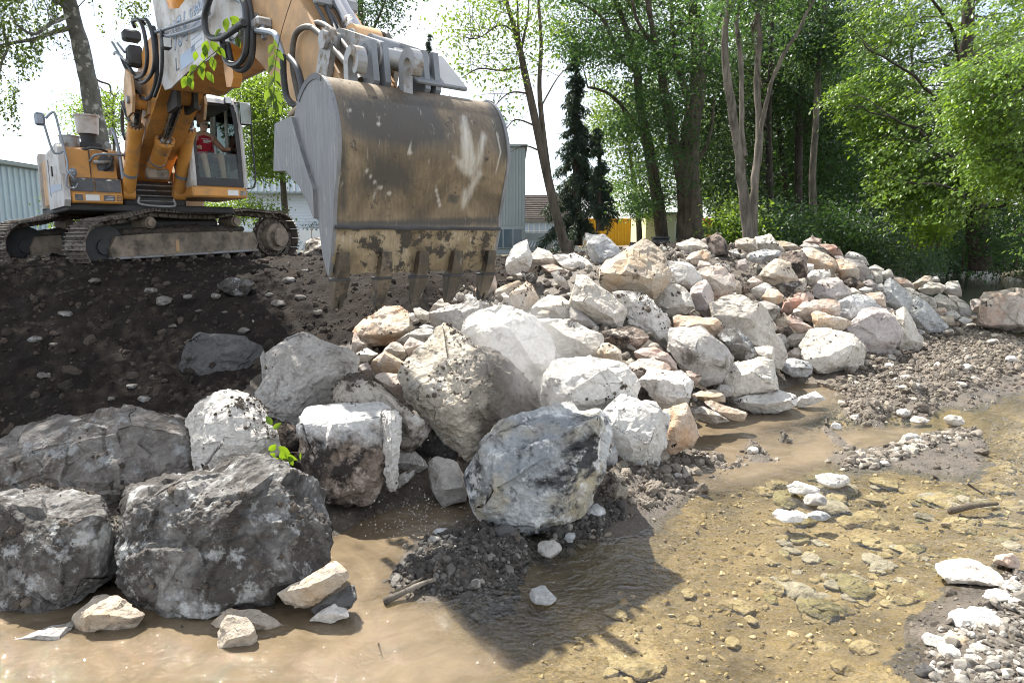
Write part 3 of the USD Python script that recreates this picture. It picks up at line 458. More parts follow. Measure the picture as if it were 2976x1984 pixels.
# left flank of the heap
rock("1", [(95, 890), (200, 800), (340, 700), (480, 698), (545, 740), (592, 870), (480, 950), (210, 1017), (140, 950)], "rock_orange", "flat-topped white boulder with an orange front face, at the left end of the heap", ridge=[(120, 915, .9), (330, 925, 1.0), (490, 890, 1), (560, 840, .7)], d=6.35, t=1.0)
rock("1", [(62, 1072), (78, 960), (95, 895), (195, 1000), (180, 1060), (100, 1085)], "rock_pink", "pinkish block under the left corner of the orange-fronted boulder", d=6.2, t=.9)
rock("1", [(590, 700), (640, 684), (722, 735), (722, 800), (620, 772)], "rock_pale", "small pale cube of rock right of the orange-fronted boulder")
rock("1", [(548, 740), (590, 730), (620, 775), (580, 800)], "rock_white", "small white chip between the pale cube and the orange-fronted boulder", name="stone", cat="stone")
rock("1", [(720, 732), (760, 670), (830, 612), (935, 680), (800, 712)], "rock_pink", "pinkish sloping rock behind the tan-edged grey slab", d=7.0)
rock("1", [(880, 632), (930, 588), (962, 626), (900, 642)], "rock_white", "small white stone on the soil at the back of the left flank", name="stone", cat="stone", d=7.5)
rock("1", [(1030, 602), (1100, 562), (1160, 590), (1262, 670), (1245, 722), (1180, 722), (1120, 680)], "rock_white", "white rock with soil on top, under the fourth bucket tooth", d=7.3)
rock("1", [(732, 760), (860, 700), (1000, 650), (1150, 600), (1185, 718), (1100, 740), (1000, 860), (930, 922), (800, 882), (745, 835)], "rock_grey", "grey slab with tan broken edges, left of the dusty giant", ridge=[(780, 740, .7), (1000, 720, .9), (930, 870, 1), (1150, 690, .6)], d=6.5, t=.7)
rock("1", [(335, 1060), (430, 978), (500, 1020), (545, 1085), (500, 1125), (400, 1090)], "rock_pale", "angular pale rock in the hollow below the orange-fronted boulder", d=5.9)
rock("1", [(508, 1022), (560, 943), (640, 970), (705, 1005), (640, 1085), (560, 1102)], "rock_pink", "pale rock with a dark red patch, left of the pointed boulder", d=5.85)
rock("1", [(450, 970), (600, 880), (700, 858), (782, 890), (740, 962), (680, 1005), (570, 945)], "rock_grey", "shaded grey rock under the tan-edged slab", d=6.1)
rock("1", [(640, 850), (700, 830), (760, 850), (770, 890), (690, 880)], "rock_white", "small white rock on top of the shaded grey one", name="stone", cat="stone", d=6.4)
rock("1", [(200, 1180), (350, 1058), (540, 1178), (490, 1285), (380, 1290), (280, 1250)], "rock_orange", "roof-shaped rock with one white and one peach-coloured face", ridge=[(300, 1160, .7), (345, 1075, .9), (470, 1150, .8)], d=5.55, t=.9)
rock("1", [(130, 1190), (200, 1150), (260, 1260), (200, 1275), (130, 1245)], "rock_mauve", "dark mauve block left of the roof-shaped rock", d=5.5)
rock("1", [(108, 1082), (190, 1030), (290, 1078), (200, 1142), (130, 1142)], "rock_white", "white broken rock behind the roof-shaped one", d=5.85)
rock("1", [(0, 1075), (60, 1060), (140, 1130), (130, 1175), (60, 1150), (0, 1170)], "rock_tan", "yellowish split rock beside the fluted grey boulder", d=5.45)
rock("1", [(-10, 1305), (70, 1238), (182, 1280), (100, 1350), (-10, 1390)], "rock_pale", "bright rock leaning on the black-ridged slab, left side", d=4.95)
rock("1", [(255, 1265), (330, 1240), (470, 1260), (560, 1480), (480, 1470), (380, 1380)], "rock_pink", "pale pinkish rock between the black-ridged slab and the pointed boulder", d=5.1)
# upper left of the heap
rock("1", [(1410, 240), (1450, 168), (1560, 108), (1592, 220), (1567, 362), (1400, 412), (1394, 300)], "rock_white", "white block beside the right-hand bucket tooth", ridge=[(1420, 300, .8), (1560, 250, .9)], d=8.5, t=.9)
rock("1", [(1118, 562), (1170, 400), (1210, 386), (1282, 410), (1285, 540), (1210, 592), (1130, 585)], "rock_pink", "upright pinkish block just left of the last bucket tooth", d=8.1)
rock("1", [(1285, 545), (1340, 510), (1480, 458), (1515, 480), (1400, 560), (1412, 645), (1290, 605)], "rock_tan", "flat tan rock below the last bucket tooth", d=8.0, t=.7)
rock("1", [(1340, 575), (1370, 560), (1415, 600), (1418, 645), (1375, 640)], "rock_white", "white sliver at the foot of the flat tan rock", name="stone", cat="stone", d=7.8)
rock("1", [(1588, 252), (1650, 173), (1750, 210), (1862, 330), (1780, 345), (1650, 312)], "rock_pale", "pale ridged rock on the skyline, right of the white block", d=9.0)
rock("1", [(1680, 332), (1780, 318), (1922, 388), (1900, 422), (1740, 384)], "rock_pink", "pink-edged slab under the pale ridged rock", d=8.7, t=.8)
rock("1", [(1780, 240), (1950, 228), (2080, 290), (2150, 450), (2195, 505), (2000, 440), (1900, 370)], "rock_white", "large pale rock sloping down behind the layered slab", d=8.9, t=.5)
rock("1", [(1465, 402), (1530, 383), (1542, 416), (1490, 434)], "rock_grey", "small grey stone in soil under the white block", name="stone", cat="stone", d=8.2)
rock("1", [(1538, 422), (1600, 388), (1652, 420), (1632, 484), (1550, 462)], "rock_dark", "dark soil-covered rock with white specks near the last tooth", d=8.2)
rock("1", [(1768, 392), (1830, 373), (1932, 520), (1900, 535), (1810, 462)], "rock_pale", "thin pale splinter lying in dug soil on the heap", d=8.1, t=.5)
rock("1", [(1418, 572), (1480, 530), (1560, 468), (1602, 510), (1662, 600), (1545, 755), (1470, 700), (1420, 642)], "rock_orange", "orange-sided rock with soil on its top, above the dusty giant", ridge=[(1560, 540, .7), (1520, 680, 1)], d=7.3)
rock("1", [(1600, 690), (1740, 588), (1830, 600), (1935, 640), (1960, 720), (1930, 792), (1760, 765), (1620, 742)], "rock_pale", "beige rounded rock left of the layered slab", d=7.0)
rock("1", [(1930, 690), (2010, 720), (2180, 860), (2200, 905), (2050, 850), (1920, 800)], "rock_grey", "shaded grey rock under the layered slab", d=6.9)
rock("1", [(1650, 740), (1680, 710), (1750, 720), (1740, 765), (1680, 765)], "rock_tan", "small tan stone in front of the beige rounded rock", name="stone", cat="stone", d=6.75)
rock("1", [(1935, 640), (1990, 430), (2060, 424), (2130, 490), (2275, 570), (2280, 620), (2400, 700), (2425, 760), (2350, 872), (2250, 882), (2150, 832), (1960, 702)], "rock_pale", "layered pale slab tilted down to the right in the middle of the heap", ridge=[(1960, 560, .7), (2040, 580, 1), (2330, 760, 1), (2100, 720, .8)], d=7.0, t=.7, strata=(.6, .3, 1.2))
rock("1", [(1270, 690), (1300, 668), (1370, 690), (1340, 720)], "rock_white", "small white stone behind the dusty giant's top", name="stone", cat="stone", d=6.8)
# middle
rock("2", [(0, 55), (60, 68), (150, 80), (220, 120), (322, 220), (300, 252), (165, 300), (135, 435), (95, 390), (45, 230), (15, 130)], "rock_blue", "tall wedge with a blue-grey top pointing up-left on the skyline", ridge=[(60, 150, .7), (120, 260, 1), (270, 235, .6)], d=9.0, t=.7)
rock("2", [(350, 215), (480, 118), (560, 140), (670, 230), (702, 330), (717, 400), (690, 480), (640, 560), (575, 610), (470, 582), (230, 562), (150, 490), (138, 350), (200, 310), (280, 260)], "rock_tan", "large tan-bellied boulder perched on the crest in front of the yellow container", ridge=[(190, 395, 1), (380, 402, 1.1), (560, 450, 1), (650, 430, .6), (430, 270, .2)], d=7.7, t=.85)
rock("2", [(310, 190), (350, 155), (380, 165), (350, 215)], "rock_pink", "small pink rock at the left shoulder of the perched boulder", d=8.6, name="stone", cat="stone")
rock("2", [(700, 290), (780, 298), (880, 318), (950, 390), (1002, 470), (930, 525), (800, 502), (740, 470), (718, 380)], "rock_white", "white block with a sharp vertical edge, right of the perched boulder", ridge=[(870, 330, .8), (835, 480, 1)], d=8.6, t=.8)
rock("2", [(690, 440), (735, 410), (740, 470), (700, 490)], "rock_grey", "small grey stone squeezed beside the perched boulder", d=8.2, name="stone", cat="stone")
rock("2", [(975, 395), (1020, 350), (1110, 333), (1200, 360), (1250, 440), (1272, 530), (1230, 592), (1110, 622), (1070, 540), (1040, 470)], "rock_pink", "grey-pink boulder behind the mauve upright rock", ridge=[(1080, 430, .7), (1200, 500, 1)], d=8.7)
rock("2", [(1050, 458), (1082, 520), (1100, 640), (1117, 762), (1060, 777), (1010, 742), (950, 700), (908, 590), (930, 520), (990, 480)], "rock_mauve", "upright mauve rock leaning in the middle of the heap", ridge=[(1000, 560, 1), (1060, 700, .9)], d=8.0, t=.9)
rock("2", [(680, 500), (760, 488), (850, 530), (900, 590), (932, 690), (860, 742), (680, 777), (640, 700), (578, 622), (640, 570)], "rock_pale", "rounded pale boulder with a dark smudge under the perched one", ridge=[(720, 620, .6), (700, 700, 1), (860, 680, .9)], d=7.8)
rock("2", [(240, 570), (330, 553), (480, 570), (590, 640), (660, 740), (722, 880), (715, 1000), (700, 1062), (500, 1022), (470, 900), (350, 760), (280, 650)], "rock_white", "tall pale slab with soil on its shoulder, under the perched boulder", ridge=[(560, 720, .8), (600, 880, 1), (470, 700, .5)], d=7.25, t=.55)
rock("2", [(128, 900), (250, 868), (330, 853), (450, 880), (540, 933), (547, 962), (430, 1032), (370, 1057), (230, 1012), (150, 962)], "rock_brown", "flat brown boulder topped with soil, below the layered slab", d=6.6, t=.8)
rock("2", [(760, 770), (790, 753), (900, 770), (1080, 780), (1152, 820), (1177, 862), (1150, 922), (1080, 902), (900, 862), (770, 872)], "rock_orange", "long peach slab lying on the big round boulder", d=7.2, t=.8)
rock("2", [(720, 870), (850, 858), (960, 858), (1090, 930), (1190, 1020), (1267, 1140), (1230, 1212), (1170, 1300), (1080, 1332), (950, 1242), (830, 1202), (740, 1100), (703, 1050)], "rock_grey", "big rounded boulder, bluish left face and tan right face, mid heap", ridge=[(975, 950, .8), (940, 1100, 1), (915, 1170, 1), (1130, 1130, .7)], d=6.55, t=.75)
rock("2", [(860, 1225), (960, 1240), (990, 1290), (960, 1330), (880, 1300)], "rock_red", "small dark red rock under the big rounded boulder", d=6.35)
rock("2", [(1138, 930), (1200, 868), (1305, 868), (1380, 960), (1440, 1040), (1457, 1100), (1390, 1142), (1270, 1132), (1218, 1040)], "rock_dark", "dark grey rough rock right of the big rounded boulder", d=7.0)
rock("2", [(1095, 640), (1200, 610), (1340, 578), (1450, 640), (1520, 740), (1570, 840), (1640, 960), (1722, 1090), (1690, 1152), (1620, 1212), (1590, 1100), (1480, 1022), (1400, 960), (1300, 872), (1180, 882), (1158, 800), (1118, 760)], "rock_pale", "huge boulder with a long pale vertical face, right of the mauve rock", ridge=[(1470, 690, .8), (1440, 800, 1), (1490, 1010, .8), (1290, 760, .7)], d=7.7, t=.65)
rock("2", [(1478, 640), (1530, 628), (1640, 670), (1672, 690), (1620, 772), (1580, 802), (1520, 742)], "rock_grey", "striped pale grey rock at the right shoulder of the long-faced boulder", d=8.6)
rock("2", [(1508, 602), (1560, 528), (1645, 545), (1722, 612), (1640, 652), (1550, 640)], "rock_orange", "white and yellow angular rock in the middle right of the heap", d=8.9)
rock("2", [(1418, 532), (1530, 473), (1592, 500), (1580, 530), (1500, 612), (1430, 572)], "rock_white", "white-topped rock with a pink underside, above the yellow angular one", d=9.2)
rock("2", [(1385, 462), (1440, 422), (1515, 470), (1420, 522), (1400, 510)], "rock_pink", "small pinkish white rock left of the large tan triangle", d=9.5)
rock("2", [(1258, 440), (1330, 470), (1340, 560), (1280, 575), (1250, 500)], "rock_tan", "small rough tan rock right of the grey-pink boulder", d=9.2)
rock("2", [(1335, 490), (1400, 480), (1410, 560), (1345, 560)], "rock_brown", "small brown rock in the soil pocket of the heap", d=9.2)
rock("2", [(1478, 412), (1570, 310), (1640, 278), (1722, 300), (1770, 370), (1817, 450), (1700, 492), (1620, 492), (1520, 452)], "rock_tan", "large tan triangular boulder with an orange base near the crest", ridge=[(1640, 330, .7), (1560, 420, .9), (1730, 430, .9)], d=9.6)
rock("2", [(1650, 258), (1720, 213), (1830, 203), (1882, 260), (1895, 380), (1880, 432), (1830, 452), (1790, 400), (1750, 320)], "rock_brown", "brown-grey weathered boulder behind the tan triangle", d=10.2)
rock("2", [(1388, 232), (1470, 205), (1640, 198), (1667, 240), (1640, 272), (1480, 302), (1410, 292)], "rock_blue", "flat blue-grey slab on the crest", d=10.3, t=.7)
rock("2", [(1278, 120), (1380, 93), (1450, 108), (1477, 190), (1390, 202), (1290, 172)], "rock_tan", "tan squarish block on the crest above the blue-grey slab", d=11.0)
rock("2", [(1450, 90), (1582, 63), (1612, 120), (1640, 160), (1702, 200), (1600, 215), (1480, 205)], "rock_pale", "pale peaked rock on the crest right of the tan squarish block", d=11.2)
rock("2", [(1610, 122), (1700, 123), (1810, 155), (1845, 187), (1720, 200), (1650, 172)], "rock_tan", "tan-grey sloping rock on the skyline right of the pale peak", d=11.8)
rock("2", [(985, 120), (1060, 85), (1130, 48), (1190, 110), (1222, 235), (1090, 240), (1030, 165)], "rock_brown", "brown peaked boulder on the skyline in front of the yellow van", ridge=[(1110, 110, .6), (1180, 200, .8)], d=10.6)
rock("2", [(768, 150), (830, 128), (960, 103), (1040, 150), (1042, 180), (930, 245), (850, 245), (800, 207)], "rock_pale", "pale rough boulder on the skyline left of the brown peak", d=10.4)
rock("2", [(858, 292), (920, 220), (1020, 188), (1072, 220), (1060, 272), (1000, 292), (950, 368)], "rock_orange", "yellowish white angular rock under the pale skyline boulder", d=9.8)
rock("2", [(965, 332), (985, 288), (1060, 303), (1092, 330), (1000, 375)], "rock_pink", "small pinkish rock above the grey-pink boulder", d=9.4)
rock("2", [(720, 242), (770, 203), (832, 235), (800, 268)], "rock_white", "small pale rock on the skyline right of the perched boulder", d=10.2)
rock("2", [(1100, 322), (1180, 293), (1232, 340), (1252, 410), (1190, 375)], "rock_soiled", "soil-crusted rock behind the grey-pink boulder", d=9.7)
rock("2", [(1215, 210), (1290, 185), (1330, 240), (1250, 255)], "rock_white", "white rock between the brown peak and the tan squarish block", d=10.7)
rock("2", [(1305, 290), (1370, 268), (1395, 330), (1372, 382), (1308, 352)], "rock_mauve", "brownish grey rock under the left end of the blue-grey slab", d=10.0)
# right of the crest
rock("2", [(1815, 205), (1870, 180), (1950, 183), (2060, 228), (2142, 290), (2142, 372), (2090, 395), (1950, 372), (1890, 342), (1865, 250)], "rock_orange", "long white-topped boulder with a rusty front, right end of the crest", ridge=[(1900, 250, .8), (2090, 330, 1)], d=11.0, t=.8)
rock("2", [(1880, 305), (1950, 318), (1950, 360), (1890, 385)], "rock_white", "small white block below the rusty-fronted boulder", d=10.7, name="stone", cat="stone")
rock("3", [(745, 285), (800, 268), (870, 308), (930, 370), (947, 447), (870, 432), (790, 445), (745, 360)], "rock_orange", "tan boulder with orange streaks at the right end of the rusty-fronted one", d=11.0)
rock("3", [(430, 162), (480, 133), (590, 153), (645, 190), (702, 232), (620, 202), (450, 182)], "rock_grey", "thin grey slab on the right skyline", d=12.0, t=.8)
rock("3", [(600, 148), (722, 148), (792, 210), (812, 262), (740, 248), (680, 202)], "rock_red", "reddish brown boulder on the right skyline", d=12.0)
rock("3", [(460, 127), (540, 83), (617, 105), (610, 147), (500, 147)], "rock_red", "small red-topped rock against the bushes, highest on the right skyline", d=12.4)
rock("3", [(810, 252), (860, 208), (930, 220), (1000, 270), (1024, 325), (960, 297), (830, 277)], "rock_white", "white domed boulder at the right shoulder of the skyline", d=12.2)
rock("3", [(720, 240), (860, 273), (950, 283), (1002, 330), (1032, 370), (980, 445), (945, 450), (925, 360), (850, 300)], "rock_mauve", "grey-pink boulder under the white domed one", d=11.6)
rock("3", [(488, 432), (530, 383), (690, 368), (692, 430), (600, 502), (500, 495)], "rock_grey", "grey-white rock under the rusty-fronted boulder", d=10.5)
rock("3", [(565, 500), (640, 448), (760, 443), (862, 540), (862, 582), (740, 648), (620, 622), (553, 592)], "rock_mauve", "broad pinkish grey boulder with a pale top, right half of the heap", ridge=[(660, 500, .7), (740, 580, 1)], d=10.1)
rock("3", [(800, 467), (880, 422), (960, 463), (997, 492), (970, 512), (920, 532), (850, 512)], "rock_brown", "brown wedge right of the broad pinkish grey boulder", d=10.8)
rock("3", [(938, 532), (1000, 508), (1057, 522), (1040, 552), (980, 562)], "rock_white", "small white flat rock below the brown wedge", d=10.6)
rock("3", [(970, 472), (1030, 448), (1092, 490), (1080, 542), (1000, 505)], "rock_mauve", "grey-brown rock right of the brown wedge", d=11.2)
rock("3", [(865, 525), (900, 520), (985, 575), (960, 595), (870, 585)], "rock_pale", "pale flake leaning on the broad pinkish grey boulder", d=10.2, t=.6)
rock("3", [(218, 492), (370, 468), (470, 438), (487, 540), (400, 592), (310, 592), (258, 542)], "rock_soiled", "grey slab shaded by the tan triangle above it", d=9.6)
rock("3", [(320, 622), (370, 578), (480, 573), (502, 640), (392, 692), (375, 742), (278, 722)], "rock_red", "reddish rock with white smears above the arched pink one", d=9.3)
rock("3", [(458, 572), (510, 543), (565, 628), (500, 642), (485, 590)], "rock_pink", "pale pink rock left of the broad pinkish grey boulder", d=9.6)
rock("3", [(385, 702), (490, 640), (660, 618), (772, 660), (762, 757), (690, 722), (590, 735), (530, 802), (440, 785), (388, 742)], "rock_pink", "arched pink-tan rock on the right half of the heap", d=9.1, t=.6)
rock("3", [(538, 742), (590, 723), (740, 760), (872, 805), (800, 872), (720, 862), (640, 817), (562, 852)], "rock_orange", "white slab with an orange broken end below the arched rock", d=8.8, t=.8)
rock("3", [(300, 782), (360, 748), (440, 790), (552, 862), (440, 897), (375, 860)], "rock_red", "red-ended rock lying under the arched pink one", d=8.6)
rock("3", [(240, 762), (300, 733), (375, 840), (290, 855), (220, 830)], "rock_tan", "small tan rock left of the red-ended one", d=8.6)
rock("3", [(195, 860), (260, 845), (305, 870), (280, 905), (215, 905)], "rock_brown", "small brown rock in the gap behind the front right boulders", d=8.4, name="stone", cat="stone")
rock("3", [(750, 640), (860, 600), (950, 573), (1050, 630), (1142, 702), (1000, 742), (870, 802), (780, 772), (768, 682)], "rock_blue", "boulder with a white left face and blue-grey rough right face", ridge=[(880, 640, .8), (860, 770, 1)], d=9.5)
rock("3", [(803, 887), (900, 788), (1010, 708), (1070, 698), (1200, 740), (1252, 830), (1302, 902), (1240, 1032), (1180, 1132), (1080, 1162), (975, 1152), (930, 1000)], "rock_mauve", "biggest mauve-grey boulder at the right foot of the heap", ridge=[(1030, 760, .6), (1180, 800, .7), (1190, 960, 1)], d=9.0, t=.6)
rock("3", [(1225, 740), (1310, 693), (1362, 770), (1422, 850), (1487, 960), (1440, 1052), (1300, 1092), (1230, 1040), (1290, 920), (1245, 830)], "rock_pale", "grey-tan pointed boulder right of the biggest mauve one", ridge=[(1320, 800, .8), (1400, 960, .9), (1290, 1020, .9)], d=9.5)
rock("3", [(1150, 530), (1210, 438), (1280, 520), (1350, 570), (1392, 630), (1362, 722), (1270, 712), (1180, 642), (1160, 582)], "rock_blue", "pointed blue-grey boulder on the right slope", ridge=[(1230, 560, .8), (1300, 660, 1)], d=10.6)
rock("3", [(1383, 700), (1400, 640), (1450, 598), (1540, 680), (1592, 740), (1692, 852), (1640, 882), (1530, 892), (1440, 832), (1390, 780)], "rock_blue", "triangular blue-grey boulder lowest on the right slope", ridge=[(1420, 760, .8), (1560, 750, .9), (1500, 850, .8)], d=10.9)
rock("3", [(980, 572), (1140, 553), (1167, 640), (1167, 722), (1120, 682), (1040, 622)], "rock_pink", "grey-pink rock between the two blue-grey ones", d=10.0)
rock("3", [(1165, 680), (1230, 700), (1250, 745), (1200, 735)], "rock_mauve", "small grey stone under the pointed blue-grey boulder", d=9.9, name="stone", cat="stone")
rock("3", [(1290, 512), (1400, 538), (1580, 610), (1602, 682), (1540, 685), (1480, 622), (1360, 582)], "rock_pale", "long pale rock sloping down right of the pointed blue-grey one", d=11.6)
rock("3", [(1240, 422), (1330, 438), (1402, 500), (1422, 542), (1310, 512), (1258, 470)], "rock_pink", "pale pink rock at the water side of the right slope", d=12.8)
rock("3", [(1380, 492), (1500, 418), (1560, 428), (1562, 472), (1480, 502), (1420, 532)], "rock_tan", "grey-brown slanted rock beside the dark water", d=13.6)
rock("3", [(1550, 432), (1610, 418), (1632, 462), (1570, 467)], "rock_grey", "small grey rock at the end of the slanted one by the dark water", d=14.2)
rock("3", [(1440, 532), (1530, 473), (1640, 478), (1682, 512), (1640, 562), (1510, 567)], "rock_pale", "pale broad rock near the tail of the heap", d=13.0)
rock("3", [(1640, 522), (1700, 468), (1780, 463), (1822, 592), (1760, 594), (1680, 562)], "rock_grey", "grey upright rock at the tail of the heap by the water", d=13.2)
rock("3", [(1560, 612), (1630, 568), (1700, 598), (1802, 702), (1740, 722), (1620, 692)], "rock_pale", "pale humped rock at the tail of the heap", d=12.2)
rock("3", [(1700, 582), (1760, 590), (1850, 640), (1800, 690), (1740, 640)], "rock_pale", "pale rock squeezed behind the humped one at the tail", d=12.7)
rock("3", [(1790, 622), (1850, 638), (1897, 702), (1892, 762), (1810, 762), (1775, 700)], "rock_grey", "rounded grey-white rock ending the tail of the heap", d=12.2)
rock("3", [(1560, 692), (1680, 688), (1700, 730), (1640, 755), (1590, 740)], "rock_pink", "flat pinkish rock near the foot of the tail", d=11.6)
rock("3", [(1665, 735), (1740, 710), (1805, 748), (1780, 782), (1690, 772)], "rock_white", "white flat rock at the foot of the tail", d=11.7)
rock("3", [(1620, 760), (1740, 755), (1762, 830), (1690, 842)], "rock_tan", "pale yellow block at the foot of the tail", d=11.3)
rock("3", [(1788, 792), (1840, 763), (1912, 795), (1850, 832)], "rock_white", "small white rock alone on the mud before the lone block", d=11.6)
rock("3", [(1893, 622), (2030, 608), (2030, 735), (1900, 722)], "rock_mauve", "pink-grey rock half hidden behind the lone block at the right edge", d=13.6)
rock("3", [(1973, 862), (2020, 640), (2022, 563), (2100, 568), (2230, 543), (2349, 558), (2470, 580), (2500, 640), (2490, 882), (2349, 897), (2150, 877)], "rock_pink", "lone pinkish brown block standing in water at the right edge", ridge=[(2040, 640, .9), (2200, 605, 1), (2330, 600, .9), (2320, 850, .9), (2030, 840, .8)], d=12.2, t=.9)
rock("3", [(1018, 352), (1080, 318), (1152, 360), (1140, 382), (1040, 377)], "rock_white", "small white rock on the right skyline by the bushes", d=13.3)
rock("3", [(1130, 387), (1200, 358), (1242, 420), (1180, 452), (1130, 432)], "rock_pale", "pale rock on the right skyline nearest the dark water", d=13.2)
rock("3", [(983, 432), (1050, 398), (1067, 442), (1000, 462)], "rock_grey", "small grey rock under the white domed boulder", d=12.1)
rock("3", [(1058, 382), (1130, 373), (1142, 472), (1080, 482)], "rock_pale", "upright pale rock right of the white domed boulder", d=12.4)
rock("3", [(1070, 500), (1130, 480), (1165, 520), (1120, 550)], "rock_white", "small white and red rock left of the pointed blue-grey boulder", d=11.2, name="stone", cat="stone")
# foot of the heap, right
rock("3", [(458, 1080), (500, 960), (560, 880), (660, 853), (780, 888), (900, 928), (962, 1020), (982, 1112), (940, 1202), (830, 1242), (700, 1267), (560, 1212), (478, 1142)], "rock_pale", "smooth block, bright white top, tan underside, at the heap's right foot", ridge=[(480, 1130, .5), (690, 1100, 1.1), (870, 1000, .9), (760, 1230, .9), (560, 1190, .7)], d=8.3, t=.8)
rock("3", [(303, 962), (400, 898), (552, 863), (520, 960), (460, 1027), (360, 1022)], "rock_pale", "speckled pale rock left of the smooth white-topped block", d=8.6)
rock("3", [(320, 1092), (390, 1028), (472, 1040), (480, 1152), (400, 1142)], "rock_pink", "small pinkish rock between the smooth block and the bluish white one", d=8.4)
rock("3", [(230, 920), (300, 915), (330, 960), (310, 1010), (250, 985)], "rock_white", "small white rock behind the long-faced boulder's foot", d=8.6)
rock("3", [(268, 1162), (340, 1118), (480, 1148), (552, 1210), (480, 1272), (370, 1272), (298, 1232)], "rock_blue", "low bluish white rock on the mud left of the smooth block", d=7.9)
rock("2", [(1165, 1252), (1280, 1170), (1420, 1138), (1510, 1118), (1560, 1128), (1612, 1190), (1617, 1300), (1622, 1392), (1480, 1422), (1300, 1472), (1240, 1432), (1178, 1322)], "rock_pale", "boulder carved in folds like cloth at the foot of the heap", ridge=[(1300, 1260, .7), (1410, 1230, 1.1), (1480, 1300, .9), (1260, 1420, 1), (1600, 1370, .8)], d=6.6, t=.7, amp=1.4)
rock("2", [(1428, 1032), (1560, 1013), (1612, 1028), (1612, 1192), (1520, 1162), (1460, 1102)], "rock_pale", "pale block behind the boulder carved in folds", d=7.1)
rock("2", [(1248, 1462), (1420, 1438), (1620, 1398), (1802, 1460), (1790, 1522), (1650, 1572), (1450, 1575), (1320, 1520)], "rock_white", "broad white slab lying on the mud at the foot of the heap", ridge=[(1330, 1490, .6), (1540, 1510, 1), (1740, 1480, .7)], d=6.5, t=1.0, tilt=.5)
rock("2", [(1798, 1512), (1830, 1458), (1960, 1403), (2052, 1470), (1960, 1482), (1850, 1535)], "rock_white", "white wedge on the mud right of the broad slab", d=6.75)
rock("2", [(908, 1432), (1000, 1398), (1110, 1398), (1192, 1440), (1192, 1492), (1060, 1492)], "rock_tan", "flat tan-edged slab left of the boulder carved in folds", d=6.2, t=.9)
rock("2", [(1110, 1400), (1160, 1340), (1240, 1360), (1250, 1440), (1190, 1440)], "rock_grey", "small grey rock behind the flat tan-edged slab", d=6.5)
rock("5", [(1765, 692), (1900, 688), (2000, 730), (2112, 800), (1990, 817), (1800, 772)], "rock_soiled", "flat dark-striped slab at the puddle's edge right of the orange boulder", d=5.75, t=.9)
rock("5", [(1908, 642), (1960, 628), (2100, 690), (2262, 740), (2240, 792), (2140, 794), (2040, 732)], "rock_orange", "narrow slab with a rusty end lying on the dark-striped one", d=5.85, t=.7)
# ------------------------------------------------------------------ crawler excavator
plain("paint_orange", (0.50, 0.235, 0.055), rough=0.42, var=0.15, scale=2.2, dirt=(0.20, 0.15, 0.10), dirt_at=0.60, dscale=3.0, dwidth=0.2, bump=0.05, bscale=40)
plain("paint_tan", (0.47, 0.28, 0.13), rough=0.45, var=0.15, scale=2.2, dirt=(0.27, 0.21, 0.15), dirt_at=0.56, dscale=2.6, dwidth=0.3, bump=0.05, bscale=40)
plain("paint_grey_white", (0.42, 0.415, 0.41), rough=0.38, var=0.12, scale=1.7, dirt=(0.27, 0.22, 0.17), dirt_at=0.58, dscale=2.4, dwidth=0.22)
plain("paint_stripe", (0.30, 0.34, 0.42), rough=0.4, var=0.1)
plain("paint_dark", (0.07, 0.075, 0.085), rough=0.5, var=0.3, scale=4, dirt=(0.16, 0.14, 0.12), dirt_at=0.6, dscale=5)
plain("rubber", (0.022, 0.024, 0.028), rough=0.42, var=0.4, scale=6, spec=0.5)
plain("hose_dusty", (0.075, 0.068, 0.06), rough=0.6, var=0.5, scale=9)
plain("steel_grey", (0.25, 0.255, 0.26), rough=0.42, metal=0.4, var=0.25, scale=5, dirt=(0.17, 0.13, 0.09), dirt_at=0.58, dscale=6)
plain("pipe_steel", (0.22, 0.25, 0.29), rough=0.35, metal=0.5, var=0.2, scale=8)
plain("chrome", (0.35, 0.35, 0.36), rough=0.16, metal=1.0, var=0.1, dirt=(0.08, 0.06, 0.045), dirt_at=0.6, dscale=8)
plain("track_steel", (0.14, 0.12, 0.10), rough=0.5, metal=0.35, var=0.4, scale=7, dirt=(0.06, 0.05, 0.042), dirt_at=0.52, dscale=7, bump=0.2)
plain("frame_grime", (0.21, 0.17, 0.13), rough=0.75, var=0.3, scale=3, dirt=(0.06, 0.05, 0.04), dirt_at=0.55, dscale=4, dwidth=0.25, bump=0.25, bscale=25)
plain("machine_black", (0.03, 0.03, 0.032), rough=0.7, var=0.4, scale=6)
plain("bucket_side", (0.165, 0.175, 0.19), rough=0.5, metal=0.25, var=0.18, scale=2.4, dirt=(0.06, 0.055, 0.05), dirt_at=0.68, dscale=5, dwidth=0.08)
plain("lamp_glass", (0.55, 0.56, 0.55), rough=0.12, var=0.05, coat=0.5)
plain("seat_cloth", (0.03, 0.03, 0.034), rough=0.9)
plain("print_blue", (0.28, 0.36, 0.48), rough=0.5, var=0.1)
plain("print_dark", (0.035, 0.045, 0.07), rough=0.5, var=0.2)
plain("print_white", (0.75, 0.75, 0.73), rough=0.6, var=0.05)
plain("decal", (0.50, 0.53, 0.58), rough=0.5, var=0.08)
plain("clod_dirt", SOIL, rough=0.95, var=0.5, scale=20, bump=0.6)
look("window_glass", {"f": ("fresnel", {"IOR": 1.45}), "t": ("transparent_bsdf", {"color": (0.80, 0.90, 0.88)}), "g": ("glossy_bsdf", {"roughness": 0.01}), "m": ("mix_closure", {})},
     [("f.fac", "m.fac"), ("t.BSDF", "m.closure1"), ("g.BSDF", "m.closure2")], "m.closure")
